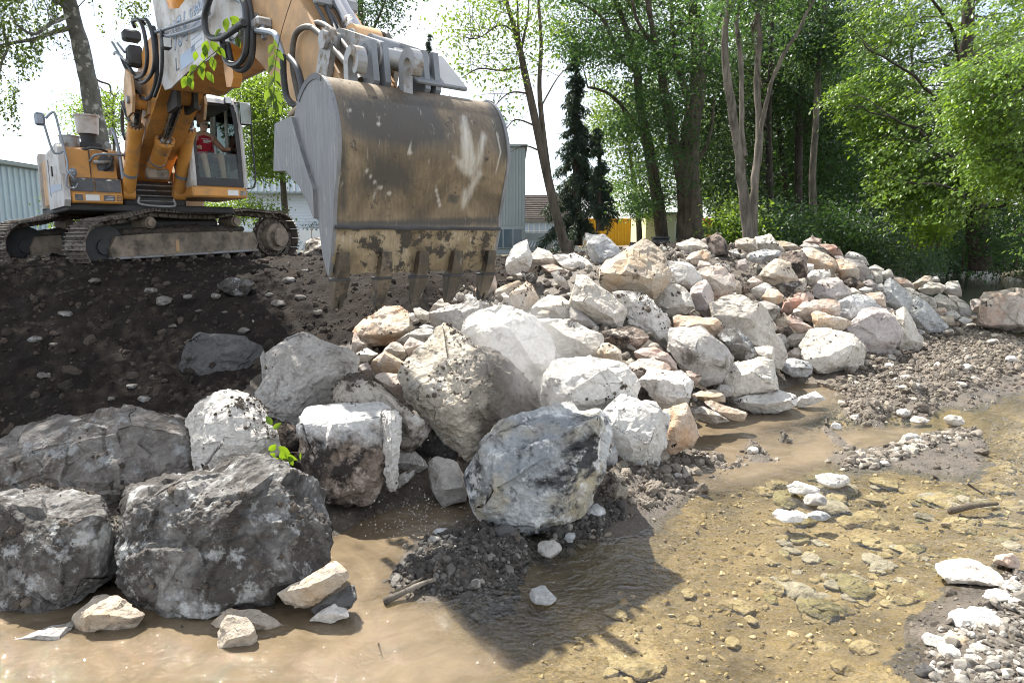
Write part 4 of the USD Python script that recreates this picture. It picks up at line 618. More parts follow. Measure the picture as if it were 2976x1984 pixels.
look("mirror_glass", {"p": ("principled_bsdf", {"base_color": (0.55, 0.6, 0.58), "metallic": 1.0, "roughness": 0.04})}, [], "p.BSDF")
# worn bucket shell: bare brown steel with mud and pale scrapes, where the photograph shows them
def over_uv(v):
    d = np.asarray(v) - EYE; z = d @ _f
    return (1488 + 1984 * (d @ _r) / z) / K, (992 - 1984 * (d @ _u) / z) / K
def worn_look(name, base, dark_at, scrape=0.7, zdark=True):
    nd = {"g": ("geometry", {}), "n1": ("noise_texture", {"scale": 2.4, "detail": 8.0, "roughness": 0.62, "distortion": 0.6}), "r1": ("rgb_ramp", {"ramp": [(0.30, base[0]), (0.47, base[1]), (0.62, base[2]), (0.78, base[3])]}),
     "n2": ("noise_texture", {"scale": 6.0, "detail": 9.0, "roughness": 0.72}), "r2": ("rgb_ramp", {"ramp": [(dark_at, (0, 0, 0)), (dark_at + .05, (1, 1, 1))]}), "m2": ("mix_color", {"b": (0.03, 0.025, 0.02)}),
     "s": ("noise_texture", {"scale": 11.0, "detail": 6.0, "roughness": 0.7}), "sm": ("mapping", {"rotation": (0.25, 0.15, 0.5), "scale": (4.5, 3.0, 0.28)}), "rs": ("rgb_ramp", {"ramp": [(0.33, (0.5, 0.5, 0.5)), (0.67, (1.4, 1.37, 1.3))]}), "ms": ("mix_color", {"blend_type": "multiply", "fac": 0.5, "use_clamp": False}),
     "w": ("noise_texture", {"scale": 9.0, "detail": 7.0, "roughness": 0.7}), "wm": ("mapping", {"rotation": (0.4, -0.3, 0.7), "scale": (2.2, 2.2, 0.45)}), "rw": ("rgb_ramp", {"ramp": [(0.60, (0, 0, 0)), (0.69, (scrape,) * 3)]}), "mw": ("mix_color", {"b": (0.42, 0.395, 0.34)}),
     "at": ("attribute", {"attribute": "smear"}), "ns": ("noise_texture", {"scale": 10.0, "detail": 8.0, "roughness": 0.75}), "as": ("math", {"math_type": "multiply_add", "value2": 1.2}), "rr": ("map_range", {"from_min": 1.0, "from_max": 1.75, "to_min": 0.0, "to_max": 0.8, "clamp": True}), "mm": ("mix_color", {"b": (0.50, 0.48, 0.43)}),
     "ad": ("attribute", {"attribute": "grime"}), "dd": ("math", {"math_type": "multiply_add", "value2": 1.1}), "dr": ("map_range", {"from_min": 0.95, "from_max": 1.45, "to_min": 0.0, "to_max": 0.88, "clamp": True}), "md": ("mix_color", {"b": (0.04, 0.038, 0.034)}),
     "q": ("map_range", {"from_min": 0.3, "from_max": 0.7, "to_min": 0.34, "to_max": 0.66}), "b": ("bump", {"strength": 0.3, "distance": 0.012}), "p": ("principled_bsdf", {"metallic": 0.15, "specular_ior_level": 0.5})}
    ln = [("g.position", "n1.vector"), ("n1.fac", "r1.fac"), ("g.position", "sm.vector"), ("sm.vector", "s.vector"), ("s.fac", "rs.fac"), ("r1.color", "ms.a"), ("rs.color", "ms.b"), ("g.position", "n2.vector"), ("n2.fac", "r2.fac"),
      ("ad.fac", "dd.value3"), ("ns.fac", "dd.value1"), ("dd.value", "dr.value"), ("dr.result", "md.fac"), ("ms.result", "md.a"), ("g.position", "wm.vector"), ("wm.vector", "w.vector"), ("w.fac", "rw.fac"), ("rw.color", "mw.fac"), ("md.result", "mw.a"),
      ("r2.color", "m2.fac"), ("mw.result", "m2.a"), ("sm.vector", "ns.vector"), ("ns.fac", "as.value1"), ("at.fac", "as.value3"), ("as.value", "rr.value"), ("rr.result", "mm.fac"), ("m2.result", "mm.a"), ("mm.result", "p.base_color"),
      ("n1.fac", "q.value"), ("q.result", "p.roughness"), ("n2.fac", "b.height"), ("b.normal", "p.normal")]
    look(name, nd, ln, "p.BSDF")
worn_look("bucket_shell", [(0.05, 0.043, 0.034), (0.105, 0.08, 0.052), (0.18, 0.138, 0.088), (0.28, 0.235, 0.165)], 0.60, 0.45)
worn_look("bucket_lip", [(0.09, 0.068, 0.044), (0.19, 0.15, 0.095), (0.29, 0.24, 0.165), (0.38, 0.34, 0.265)], 0.505, 0.85)
worn_look("bucket_tooth", [(0.03, 0.025, 0.02), (0.06, 0.048, 0.035), (0.12, 0.095, 0.066), (0.26, 0.225, 0.17)], 0.52, 0.7)
worn_look("bucket_cheek", [(0.10, 0.105, 0.112), (0.135, 0.142, 0.155), (0.165, 0.172, 0.185), (0.19, 0.195, 0.205)], 0.66, 0.5)
SMEAR = [([(1056, 262), (1072, 262), (1092, 345), (1100, 372), (1082, 398), (1060, 380)], 4), ([(1104, 300), (1122, 308), (1112, 352), (1102, 395), (1088, 380)], 4), ([(1030, 345), (1052, 362), (1098, 385), (1088, 415), (1060, 400)], 4), ([(1098, 385), (1112, 395), (1075, 468), (1055, 490), (1062, 455)], 4), ([(1062, 430), (1078, 430), (1068, 470), (1058, 465)], 3)]
SCRATCH = [([(838, 385), (848, 400), (866, 425), (900, 448)], 4), ([(944, 330), (938, 350), (958, 360), (975, 358)], 3.5), ([(1140, 300), (1150, 350), (1138, 400)], 2.5), ([(860, 280), (890, 295)], 2.5), ([(1000, 430), (1010, 470)], 5), ([(800, 250), (812, 260)], 3)]
GRIME = [([(776, 215), (1000, 225), (1010, 262), (1040, 300), (1030, 330), (950, 350), (850, 330), (790, 300)], 26), ([(1110, 225), (1172, 240), (1178, 360), (1150, 390), (1135, 320)], 18), ([(776, 300), (800, 330), (800, 480), (776, 500)], 14), ([(850, 340), (960, 370), (960, 440), (880, 460), (800, 440)], 40), ([(770, 508), (1176, 494), (1176, 516), (770, 530)], 7), ([(1030, 440), (1060, 450), (1050, 470), (1025, 465)], 8)]
def paint_bucket(prim, v):
    """Where mud and scrapes lie on the steel."""
    U, V = over_uv(v); pt = shapely.points(U, V); sm, gm = np.zeros(len(U)), np.zeros(len(U))
    for pl, w in SMEAR: g = Polygon(pl); d = np.where(shapely.contains(g, pt), shapely.distance(g.boundary, pt), -shapely.distance(g.boundary, pt)); sm = np.maximum(sm, np.clip(0.5 + d / (5 * w), 0, 1))
    for pl, w in SCRATCH: sm = np.maximum(sm, np.clip(1.3 - shapely.distance(LineString(pl), pt) / w, 0, 1))
    for pl, w in GRIME: g = Polygon(pl); d = np.where(shapely.contains(g, pt), shapely.distance(g.boundary, pt), -shapely.distance(g.boundary, pt)); gm = np.maximum(gm, np.clip(0.5 + d / (2 * w), 0, 1))
    primvar(prim, "smear", sm); primvar(prim, "grime", gm)

MC = np.array([-7.09, 13.28, 0.5]); MH = np.array([0.634, -0.774, 0]); MH /= np.linalg.norm(MH); MW = np.array([-MH[1], MH[0], 0]); MZ = np.array([0, 0, 1.0])
def L(a, b, z):
    a, b, z = np.broadcast_arrays(np.asarray(a, float), np.asarray(b, float), np.asarray(z, float))
    return MC + a[..., None] * MH + b[..., None] * MW + z[..., None] * MZ
def side(U, V, b):
    """(forward, height) on the machine's lengthwise plane at b where the sight line through (U, V) meets it."""
    U, V = np.asarray(U, float) * K, np.asarray(V, float) * K
    r = _f + _r * ((U - 1488) / 1984)[..., None] - _u * ((V - 992) / 1984)[..., None]
    t = (b + MC @ MW - EYE @ MW) / (r @ MW); q = EYE + t[..., None] * r
    return np.stack([(q - MC) @ MH, q[..., 2] - MC[2]], -1)
def lbox(a0, a1, b0, b1, z0, z1, r=0.03):
    return place(rbox((a1 - a0, b1 - b0, z1 - z0), r, ((a0 + a1) / 2, (b0 + b1) / 2, (z0 + z1) / 2)), MC, MH, MW, MZ)
def plate(poly, b0, b1, bevel=0.0):
    """Side profile (a, z) given thickness from b0 to b1."""
    m = extrude(poly, b1 - b0)
    return place(m, MC + MW * b0, MH, MZ, MW)
def lcyl(p, q, r, r2=None, n=20): return cyl(L(*p), L(*q), r, r2, n)
def ltube(pts, r, n=9, sub=6): return tube([L(*p) for p in pts], r, n, sub)
def hose(uv, b, r, n=9, sub=7):
    b = np.broadcast_to(np.asarray(b, float), (len(uv),)); q = [side(np.array(u), np.array(v), bb) for (u, v), bb in zip(uv, b)]
    return tube([L(x[0], bb, x[1]) for x, bb in zip(q, b)], r, n, sub)
EX = thing("excavator", "orange crawler excavator with a wide toothed bucket raised over the boulders", "excavator", loc=None)

# tracks: loop of shoes round idler and sprocket
TT = np.array([0.5, 0.866, 0.035]); TT /= np.linalg.norm(TT); TN = np.array([0.866, -0.5, 0]); TN /= np.linalg.norm(TN); TU = np.cross(TN, TT); TU = -TU if TU[2] < 0 else TU
P0 = np.array([-6.81, 11.0, 1.59])
def trk(off):
    """Frame of a track: origin under the front end, on the outer face."""
    return P0 - TN * off
def track_loop():
    ci, cs, Ri, Rs = np.array([0.46, 0.47]), np.array([3.95, 0.52]), 0.44, 0.50; pts = []
    for t in np.linspace(-100, -262, 24): pts.append(ci + Ri * np.array([math.cos(math.radians(t)), math.sin(math.radians(t))]))
    pts += [np.array(p) for p in [(0.75, 0.95), (1.05, 1.03), (1.25, 1.06), (1.9, 1.02), (2.5, 1.0), (3.0, 1.06), (3.2, 1.07)]]
    for t in np.linspace(100, -95, 26): pts.append(cs + Rs * np.array([math.cos(math.radians(t)), math.sin(math.radians(t))]))
    pts += [np.array(p) for p in [(3.6, 0.045), (2.2, 0.02), (0.9, 0.015)]]
    p = np.array(pts); p = np.vstack([p, p[:1]]); s = np.r_[0, np.cumsum(np.linalg.norm(np.diff(p, axis=0), axis=1))]; return p, s
_tp, _ts = track_loop(); NSH = int(_ts[-1] / 0.192)
def shoe_mesh(wd=0.6):
    # local x along the loop, y across, z outward
    ms = [rbox((0.185, wd, 0.022), 0.006, (0, 0, 0))]
    for x in (-0.07, 0.0, 0.07): ms.append(trimesh.creation.box((0.016, wd, 0.036)).apply_translation((x, 0, 0.027)))
    for y in (-0.1, 0.1): ms.append(rbox((0.20, 0.035, 0.085), 0.02, (0, y, -0.055))); ms.append(cyl((0.09, y - .05, -0.06), (0.09, y + .05, -0.06), 0.026, n=8))
    return cat(*ms)
SHOE = shoe_mesh()
DRUM = 0.30
for k, off in enumerate((0.0, 2.55)):
    o = trk(off); mid = o - TN * 0.3
    W = lambda s, z, n=0.0: o + TT * s + TU * z - TN * n          # n: inward from the outer face
    tr = thing("track", None, None, parent=EX)
    for i in range(NSH):
        s0 = (i + 0.35) / NSH * _ts[-1]; c = np.array([np.interp(s0, _ts, _tp[:, j]) for j in (0, 1)]); e = np.array([np.interp((s0 + 0.06) % _ts[-1], _ts, _tp[:, j]) - np.interp((s0 - 0.06) % _ts[-1], _ts, _tp[:, j]) for j in (0, 1)]); e /= np.linalg.norm(e)
        X = TT * e[0] + TU * e[1]; Zo = TT * (-e[1]) + TU * e[0]
        obj("track_shoe", place(SHOE, W(c[0], c[1], 0.3), X, TN, Zo), "track_steel", tr)
    fr = thing("track_frame", None, None, parent=EX)
    prof = [(0.52, 0.27), (3.45, 0.27), (3.52, 0.42), (3.44, 0.64), (2.9, 0.67), (1.3, 0.67), (0.62, 0.64), (0.50, 0.45)]
    obj("side_plate", place(extrude(prof, 0.34), W(0, 0, 0.50), TT, TU, TN), "frame_grime", fr)
    obj("rib", place(rbox((2.98, 0.045, 0.5), 0.012), W(2.0, 0.275, 0.36), TT, TU, TN), "steel_grey", fr)
    obj("soil_crust", place(roughen(rbox((2.5, 0.12, 0.36), 0.05), 0.07, 0.7, 5 + k, 1.0), W(2.0, 0.70, 0.34), TT, TU, TN), "clod_dirt", fr)
    obj("cover_plate", cyl(W(1.32, 0.46, 0.165), W(1.32, 0.46, 0.152), 0.1, n=8), "frame_grime", fr)
    obj("bracket", place(rbox((0.07, 0.22, 0.02), 0.008), W(1.72, 0.44, 0.15), TT, TU, TN), "paint_tan", fr)
    obj("idler", cat(cyl(W(0.46, 0.47, 0.26), W(0.46, 0.47, 0.36), 0.37, n=28), cyl(W(0.46, 0.47, 0.22), W(0.46, 0.47, 0.4), 0.13, n=18)), "machine_black", EX, smooth=30)
    teeth = [place(rbox((0.09, 0.07, 0.05), 0.015), W(3.95 + 0.40 * math.cos(t), 0.52 + 0.40 * math.sin(t), 0.3), TT * math.cos(t) + TU * math.sin(t), -TT * math.sin(t) + TU * math.cos(t), TN) for t in np.linspace(0, 2 * np.pi, 22)[:-1]]
    sp = obj("sprocket", cat(cyl(W(3.95, 0.52, 0.22), W(3.95, 0.52, 0.36), 0.39, n=30), *teeth), "track_steel", EX, smooth=30)
    obj("drive_hub", cat(cyl(W(3.95, 0.52, 0.22), W(3.95, 0.52, 0.06), 0.30, 0.28, 28), cyl(W(3.95, 0.52, 0.06), W(3.95, 0.52, -0.06), 0.19, 0.185, 26)), "frame_grime", sp, smooth=30)
    for j in range(20):
        t = j / 20 * 2 * np.pi; obj("bolt", cyl(W(3.95 + .335 * math.cos(t), .52 + .335 * math.sin(t), .22), W(3.95 + .335 * math.cos(t), .52 + .335 * math.sin(t), .195), .02, n=6), "frame_grime", sp)
    for s in (1.22, 2.98):
        obj("carrier_roller", cat(cyl(W(s, 0.86, 0.1), W(s, 0.86, 0.5), 0.10, n=18), cyl(W(s, 0.86, 0.05), W(s, 0.86, 0.1), 0.075, n=16)), "frame_grime", EX, smooth=30)
    for j in range(8):
        s = 0.92 + j * 0.36
        obj("track_roller", cat(cyl(W(s, 0.16, 0.14), W(s, 0.16, 0.46), 0.105, n=16), cyl(W(s, 0.16, 0.10), W(s, 0.16, 0.15), 0.065, n=12)), "track_steel", EX, smooth=30)
ctr = trk(1.575) + TT * 2.1
obj("lower_frame", cat(place(rbox((1.5, 2.3, 0.42), 0.06), ctr + TU * 0.72, TT, TN, TU), place(rbox((0.5, 2.5, 0.3), 0.05), ctr + TU * 0.55 + TT * .8, TT, TN, TU), place(rbox((0.5, 2.5, 0.3), 0.05), ctr + TU * 0.55 - TT * .8, TT, TN, TU)), "machine_black", EX)
obj("slew_ring", cat(lcyl((0, 0, 1.98), (0, 0, 2.13), 0.72, n=40), lcyl((0, 0, 2.1), (0, 0, 2.2), 0.62, n=40)), "machine_black", EX, smooth=30)

# upper carriage
obj("deck", cat(lbox(-2.4, 1.35, -1.35, 1.30, 2.18, 2.30, 0.02), lbox(-0.4, 1.25, -0.5, 0.5, 2.2, 2.45), lbox(0.0, 0.9, -.36, .36, 2.4, 2.75)), "machine_black", EX)
obj("counterweight", place(trimesh.Trimesh(*(lambda m: (m.vertices, m.faces))(T(m3.Manifold.hull_points(np.array([(x, y, z) for z in (0, 1.05) for x, y in [(-2.9, -.9), (-2.9, .9), (-2.5, 1.35), (-1.7, 1.4), (-1.7, -1.4), (-2.5, -1.35)]])))), process=False), L(0, 0, 2.3), MH, MW, MZ), "paint_grey_white", EX)
obj("engine_hood", lbox(-1.72, -0.5, -1.36, 1.3, 2.3, 3.22, 0.05), "paint_tan", EX)
bx = thing("tool_housing", None, None, parent=EX)
prof = [(-0.52, 2.29), (1.44, 2.29), (1.47, 2.34), (1.44, 2.68), (1.16, 2.72), (1.08, 3.19), (1.0, 3.23), (-0.48, 3.17), (-0.55, 3.1)]
obj("body", plate(prof, -1.30, -0.56), "paint_orange", bx)
obj("side_panel", plate([(-0.58, 2.24), (1.40, 2.24), (1.52, 2.34), (1.50, 2.70), (1.26, 2.78), (1.18, 3.20), (1.05, 3.27), (-0.5, 3.22), (-0.62, 3.05)], -1.40, -1.31), "paint_grey_white", bx)
obj("stripe", plate([(-0.3, 2.52), (1.30, 2.50), (1.32, 2.60), (-0.3, 2.66)], -1.404, -1.40), "paint_stripe", bx)
obj("door_seam", plate([(-0.2, 2.46), (-0.18, 2.46), (-0.18, 3.1), (-0.2, 3.1)], -1.406, -1.40), "machine_black", bx)
obj("door_latch", lbox(0.3, 0.36, -1.42, -1.40, 2.78, 2.95, 0.005), "machine_black", bx)
obj("front_seam", lbox(1.10, 1.165, -0.955, -0.945, 2.73, 3.18, 0.003), "machine_black", bx)
for b0, b1 in ((-1.285, -0.965), (-0.945, -0.575)):
    obj("tool_lid", plate([(1.10, 2.735), (1.42, 2.70), (1.485, 2.66), (1.485, 2.485), (1.40, 2.48), (1.10, 2.6)], b0, b1), "paint_dark", bx)
obj("bumper", lbox(1.30, 1.50, -1.30, -0.56, 2.30, 2.47, 0.02), "paint_orange", bx)
obj("headlamp", lbox(1.49, 1.508, -1.10, -0.90, 2.33, 2.43, 0.008), "lamp_glass", bx)
obj("socket", lbox(1.49, 1.506, -1.25, -1.14, 2.33, 2.43, 0.005), "paint_dark", bx)
pl_ = obj("nameplate", lbox(1.49, 1.507, -0.84, -0.68, 2.335, 2.425, 0.004), "paint_dark", bx)
for k in range(3): obj("print_line", lbox(1.507, 1.5085, -0.82 + .02 * k, -0.70, 2.35 + .025 * k, 2.357 + .025 * k, 0.0004), "decal", pl_)
gr = obj("vent", lbox(1.497, 1.503, -0.655, -0.575, 2.33, 2.435, 0.002), "paint_orange", bx)
for i in range(4):
    for j in range(4): obj("vent_slot", lbox(1.5, 1.505, -0.65 + i * .019, -0.637 + i * .019, 2.335 + j * .026, 2.353 + j * .026, .001), "machine_black", gr)
obj("soot_stain", place(extrude(Point(0, 0).buffer(1).simplify(.02), 0.003), L(1.135, -0.72, 2.93), MW * .13, MZ * .19, MH), "paint_dark", bx)
obj("air_filter", cat(lcyl((0.75, -1.16, 3.22), (0.75, -1.16, 3.42), 0.145, 0.15, 24), lcyl((0.75, -1.16, 3.42), (0.75, -1.16, 3.435), 0.16, n=24), lcyl((0.75, -1.16, 3.43), (0.75, -1.16, 3.46), 0.03, n=10)), "steel_grey", EX, smooth=30)
pf = obj("pre_filter", cat(lcyl((0.2, -0.80, 3.56), (0.2, -0.80, 3.86), 0.17, 0.19, 26), lcyl((0.2, -0.80, 3.86), (0.2, -0.80, 3.885), 0.205, n=26)), "paint_grey_white", EX, smooth=30)
obj("filter_base", cat(lcyl((0.2, -0.80, 3.38), (0.2, -0.80, 3.56), 0.11, 0.14, 18), lbox(0.0, 0.4, -1.0, -0.62, 3.24, 3.40)), "machine_black", pf)
obj("fuel_tank", lbox(-1.2, 0.2, -0.52, 0.3, 2.3, 3.30), "paint_stripe", EX)
for nm, pts, r in [("hand_rail", [(1.3, -.5, 2.72), (1.25, -.52, 3.2), (1.15, -.56, 3.52), (0.9, -.56, 3.58), (0.5, -.5, 3.55)], .028), ("hand_rail", [(1.2, -.95, 3.0), (1.3, -.86, 3.1), (1.3, -.5, 3.12), (1.2, -.36, 3.12)], .02), ("exhaust_pipe", [(0.9, -.72, 3.0), (0.95, -.64, 3.15), (0.9, -.6, 3.3), (0.7, -.6, 3.36)], .04),
                   ("hose", [(1.05, -1.05, 3.18), (1.1, -.9, 3.22), (1.08, -.7, 3.2), (1.0, -.6, 3.1)], .022), ("hose", [(1.1, -.75, 2.85), (1.2, -.66, 2.95), (1.1, -.6, 3.1)], .03), ("pipe", [(1.18, -.9, 2.98), (1.2, -.7, 3.0), (1.15, -.6, 2.99)], .03)]:
    obj(nm, ltube(pts, r), {"hand_rail": "pipe_steel", "exhaust_pipe": "steel_grey", "hose": "rubber", "pipe": "steel_grey"}[nm], EX, smooth=40)
mr = thing("side_mirror", None, None, parent=EX)
obj("mirror_arm", cat(ltube([(1.5, -1.24, 2.62), (1.62, -1.25, 2.66), (1.62, -1.33, 2.78), (1.55, -1.32, 2.95), (1.52, -1.38, 3.40), (1.52, -1.42, 3.66), (1.52, -1.47, 3.67), (1.52, -1.55, 3.58)], .017, sub=3), ltube([(1.52, -1.58, 3.5), (1.5, -1.5, 3.1), (1.5, -1.42, 3.06), (1.5, -1.36, 3.1)], .017, sub=3),
                      ltube([(1.6, -1.24, 2.78), (1.62, -1.34, 2.74), (1.6, -1.36, 2.55), (1.6, -1.26, 2.52), (1.56, -1.2, 2.6)], .014, sub=4), lbox(1.5, 1.58, -1.30, -1.2, 2.70, 2.84)), "pipe_steel", mr, smooth=40)
obj("mirror_head", lbox(1.48, 1.56, -1.70, -1.56, 3.46, 3.66, 0.035), "pipe_steel", mr)

# cab
CB = thing("cab", None, None, parent=EX)
FA = lambda z: np.interp(z, [2.45, 3.0, 3.7, 4.1, 4.24], [1.86, 1.84, 1.74, 1.60, 1.42])      # front edge leans back
zz = np.linspace(2.62, 4.2, 12)
obj("sill", cat(lbox(0.1, 1.86, 0.46, 1.40, 2.44, 2.64, 0.03)), "paint_orange", CB)
obj("lamp", lbox(1.85, 1.868, 1.05, 1.24, 2.48, 2.58, 0.008), "lamp_glass", CB)
obj("lamp", lbox(1.85, 1.866, 1.27, 1.37, 2.49, 2.57, 0.006), "steel_grey", CB)
def front_post(b, wd, dp, mat, nm): return obj(nm, tube([L(FA(z) - dp / 2, b, z) for z in zz], wd, 6), mat, CB, smooth=35)
front_post(1.375, 0.045, 0.05, "paint_grey_white", "post"); front_post(0.50, 0.05, 0.05, "paint_grey_white", "post")
def slab_on_front(b0, b1, z0, z1, dp, nm, mat):
    z = np.linspace(z0, z1, 8); q = [(FA(k) - dp, k) for k in z] + [(FA(k) - dp - 0.03, k) for k in z[::-1]]
    return obj(nm, plate(q, b0, b1), mat, CB)
slab_on_front(1.27, 1.345, 2.64, 4.2, 0.0, "gasket", "machine_black"); slab_on_front(0.545, 0.59, 2.64, 4.2, 0.0, "gasket", "machine_black"); slab_on_front(0.59, 1.27, 2.64, 2.78, 0.0, "gasket", "machine_black")
slab_on_front(0.585, 1.275, 2.77, 3.22, 0.012, "lower_window", "window_glass")
obj("rear_post", cat(*[ltube([(0.12, b, 2.62), (0.12, b, 3.3), (0.2, b, 4.18)], 0.055, 8, 3) for b in (0.52, 1.36)]), "paint_grey_white", CB, smooth=40)
obj("rear_wall", cat(lbox(0.06, 0.11, 0.5, 1.38, 2.6, 3.38, 0.01), lbox(0.10, 0.15, 0.5, 1.38, 4.0, 4.15, 0.01)), "paint_dark", CB)
obj("rear_window", lbox(0.09, 0.10, 0.55, 1.33, 3.38, 4.0, 0.002), "window_glass", CB)
obj("door", cat(lbox(0.15, 1.80, 1.355, 1.40, 2.62, 2.98, 0.01), ltube([(0.95, 1.38, 2.7), (0.95, 1.38, 3.4), (0.95, 1.38, 4.15)], 0.035, 6, 2)), "paint_grey_white", CB)
obj("door_window", lbox(0.2, 1.72, 1.37, 1.377, 2.98, 4.12, 0.002), "window_glass", CB)
obj("side_wall", lbox(0.12, 1.78, 0.455, 0.50, 2.6, 3.05, 0.015), "paint_grey_white", CB)
obj("side_window", lbox(0.2, 1.7, 0.475, 0.482, 3.05, 4.12, 0.002), "window_glass", CB)
obj("roof", place(T(m3.Manifold.hull_points(np.array([(x, y, z) for (x, z) in [(0.1, 4.12), (0.16, 4.25), (0.5, 4.3), (1.25, 4.29), (1.5, 4.2), (1.56, 4.12)] for y in (0.45, 1.41)]))), MC, MH, MW, MZ), "paint_grey_white", CB)
obj("roof_lining", lbox(0.2, 1.5, 0.52, 1.34, 4.08, 4.12, 0.01), "machine_black", CB)
obj("work_lamp", cat(lbox(1.52, 1.60, 1.17, 1.30, 4.12, 4.24, 0.02)), "paint_dark", CB); obj("lamp_lens", lbox(1.60, 1.608, 1.185, 1.285, 4.13, 4.23, 0.004), "lamp_glass", CB)
m_ = thing("cab_mirror", None, None, parent=EX)
obj("mirror_arm", cat(ltube([(1.55, 1.36, 4.16), (1.75, 1.46, 4.12), (1.9, 1.50, 3.9), (1.9, 1.52, 3.4), (1.9, 1.54, 2.9), (1.88, 1.52, 2.66), (1.8, 1.42, 2.62)], .016, sub=5)), "machine_black", m_, smooth=40)
obj("mirror_head", place(rbox((0.05, 0.20, 0.40), 0.02), L(1.93, 1.42, 3.92), MH * .94 - MW * .34, MW * .94 + MH * .34, MZ), "machine_black", m_); obj("mirror_face", place(rbox((0.006, 0.17, 0.36), 0.002), L(1.957, 1.41, 3.92), MH * .94 - MW * .34, MW * .94 + MH * .34, MZ), "mirror_glass", m_)
obj("grab_rail", ltube([(1.05, 1.43, 3.0), (1.0, 1.46, 3.3), (0.98, 1.46, 3.9), (1.0, 1.42, 4.05)], .016), "paint_grey_white", CB, smooth=40)
obj("seat", cat(lbox(0.45, 0.98, 0.78, 1.24, 2.98, 3.12, 0.05), lbox(0.38, 0.52, 0.78, 1.24, 3.1, 3.72, 0.05), lbox(0.5, 0.95, 0.8, 1.22, 2.66, 2.98, 0.03), lbox(0.5, 1.15, 1.27, 1.35, 3.2, 3.28, 0.03)), "seat_cloth", CB)
obj("lever", cat(lcyl((1.30, 0.98, 2.8), (1.25, 0.95, 3.22), .009, n=8), lcyl((1.25, .95, 3.18), (1.24, .945, 3.3), .022, n=10)), "machine_black", CB); obj("lever", cat(lcyl((1.30, 1.03, 2.8), (1.25, 1.0, 3.22), .009, n=8), lcyl((1.25, 1.0, 3.18), (1.24, .995, 3.3), .022, n=10)), "machine_black", CB)
obj("joystick", cat(lcyl((1.15, 1.32, 3.2), (1.19, 1.32, 3.34), .02, n=10), lcyl((1.19, 1.32, 3.32), (1.2, 1.32, 3.42), .027, n=12)), "machine_black", CB)

# boom
BM = thing("boom", None, None, parent=EX)
low = [(0.25, 2.95), (0.6, 2.62), (1.0, 2.78), (1.35, 2.98), (3.2, 3.78), (3.9, 4.1), (3.7, 4.7), (2.6, 4.66), (1.5, 4.12), (0.7, 3.5)]
obj("lower_section", plate(low, -0.30, 0.30), "paint_orange", BM)
obj("foot_bracket", cat(plate([(-0.1, 2.3), (1.1, 2.3), (1.0, 2.9), (0.6, 3.25), (0.2, 3.3), (-0.1, 2.9)], -0.42, -0.36), plate([(-0.1, 2.3), (1.1, 2.3), (1.0, 2.9), (0.6, 3.25), (0.2, 3.3), (-0.1, 2.9)], 0.36, 0.42)), "paint_tan", EX)
be = side(np.array([379, 392, 430, 489, 535, 560]), np.array([207, 203, 166, 131, 93, 60]), -0.36)
up = [tuple(x) for x in be] + [(7.35, 4.25), (7.2, 4.75), (6.3, 4.72), (4.9, 4.62), (4.35, 4.75), (3.95, 5.25), (3.75, 5.45), (3.5, 5.3)] + [tuple(side(np.array(366), np.array(90), -.36)), tuple(side(np.array(366), np.array(180), -.36))]
up = Polygon(up).buffer(0)
obj("side_plate", plate(up, -0.36, -0.335), "paint_grey_white", BM); obj("side_plate", plate(up, 0.335, 0.36), "paint_grey_white", BM)
obj("box_section", plate(up.buffer(-0.012), -0.335, 0.335), "paint_orange", BM)
for b in (-0.36, 0.30): obj("stop_lug", plate([(6.2, 3.95), (6.55, 3.95), (6.55, 3.5), (6.45, 3.42), (6.3, 3.44), (6.25, 3.6)], b + .1, b + .2), "paint_orange", BM)
dg = thing("number_decal", None, None, parent=BM)
q0, q1 = side(np.array(398.), np.array(118.), -0.362), side(np.array(433.), np.array(110.), -0.362)
tm = meshkit.text_mesh("934", 0.34, 0.003, bold=True); sc = (q1[0] - q0[0]) / tm.bounds[1][0]
obj("digits", place(tm.copy().apply_scale((sc, 1, 1)), L(q0[0], -0.3605, q0[1]), MH, MZ, -MW), "print_dark", dg)
obj("digits_fill", place(meshkit.text_mesh("934", 0.34, 0.0045).apply_scale((sc, 1, 1)), L(q0[0] + .02, -0.3605, q0[1]), MH, MZ, -MW), "print_blue", dg)
obj("letter", place(meshkit.text_mesh("L", 0.16, 0.003), L(q0[0] + .05, -0.3605, q0[1] - .27), MH * 1.6, MZ, -MW), "print_dark", dg)
obj("blue_patch", plate([(q0[0] + .3, q0[1] - .3), (q0[0] + 1.0, q0[1] - .3), (q0[0] + 1.0, q0[1] - .12), (q0[0] + .3, q0[1] - .12)], -0.363, -0.3605), "print_blue", dg)
s0, s1 = side(np.array(440.), np.array(121.), -.36), side(np.array(468.), np.array(70.), -.36)
obj("sticker", plate([(s0[0], s0[1]), (s1[0], s0[1]), (s1[0], s0[1] + .36), (s0[0], s0[1] + .36)], -0.363, -0.3605), "decal", dg)
tx = meshkit.text_mesh("G Baku", 0.12, 0.002, bold=True); obj("lettering", place(tx, L(s0[0] + .02, -0.363, s0[1] + .38), MH * ((s1[0] - s0[0]) / tx.bounds[1][0]), MZ, -MW), "print_blue", dg)
for k in range(4): obj("print_line", plate([(s0[0] + .05, s0[1] + .06 + k * .07), (s1[0] - .08 - .05 * (k % 2), s0[1] + .06 + k * .07), (s1[0] - .08 - .05 * (k % 2), s0[1] + .075 + k * .07), (s0[0] + .05, s0[1] + .075 + k * .07)], -0.365, -0.363), "print_blue", dg)
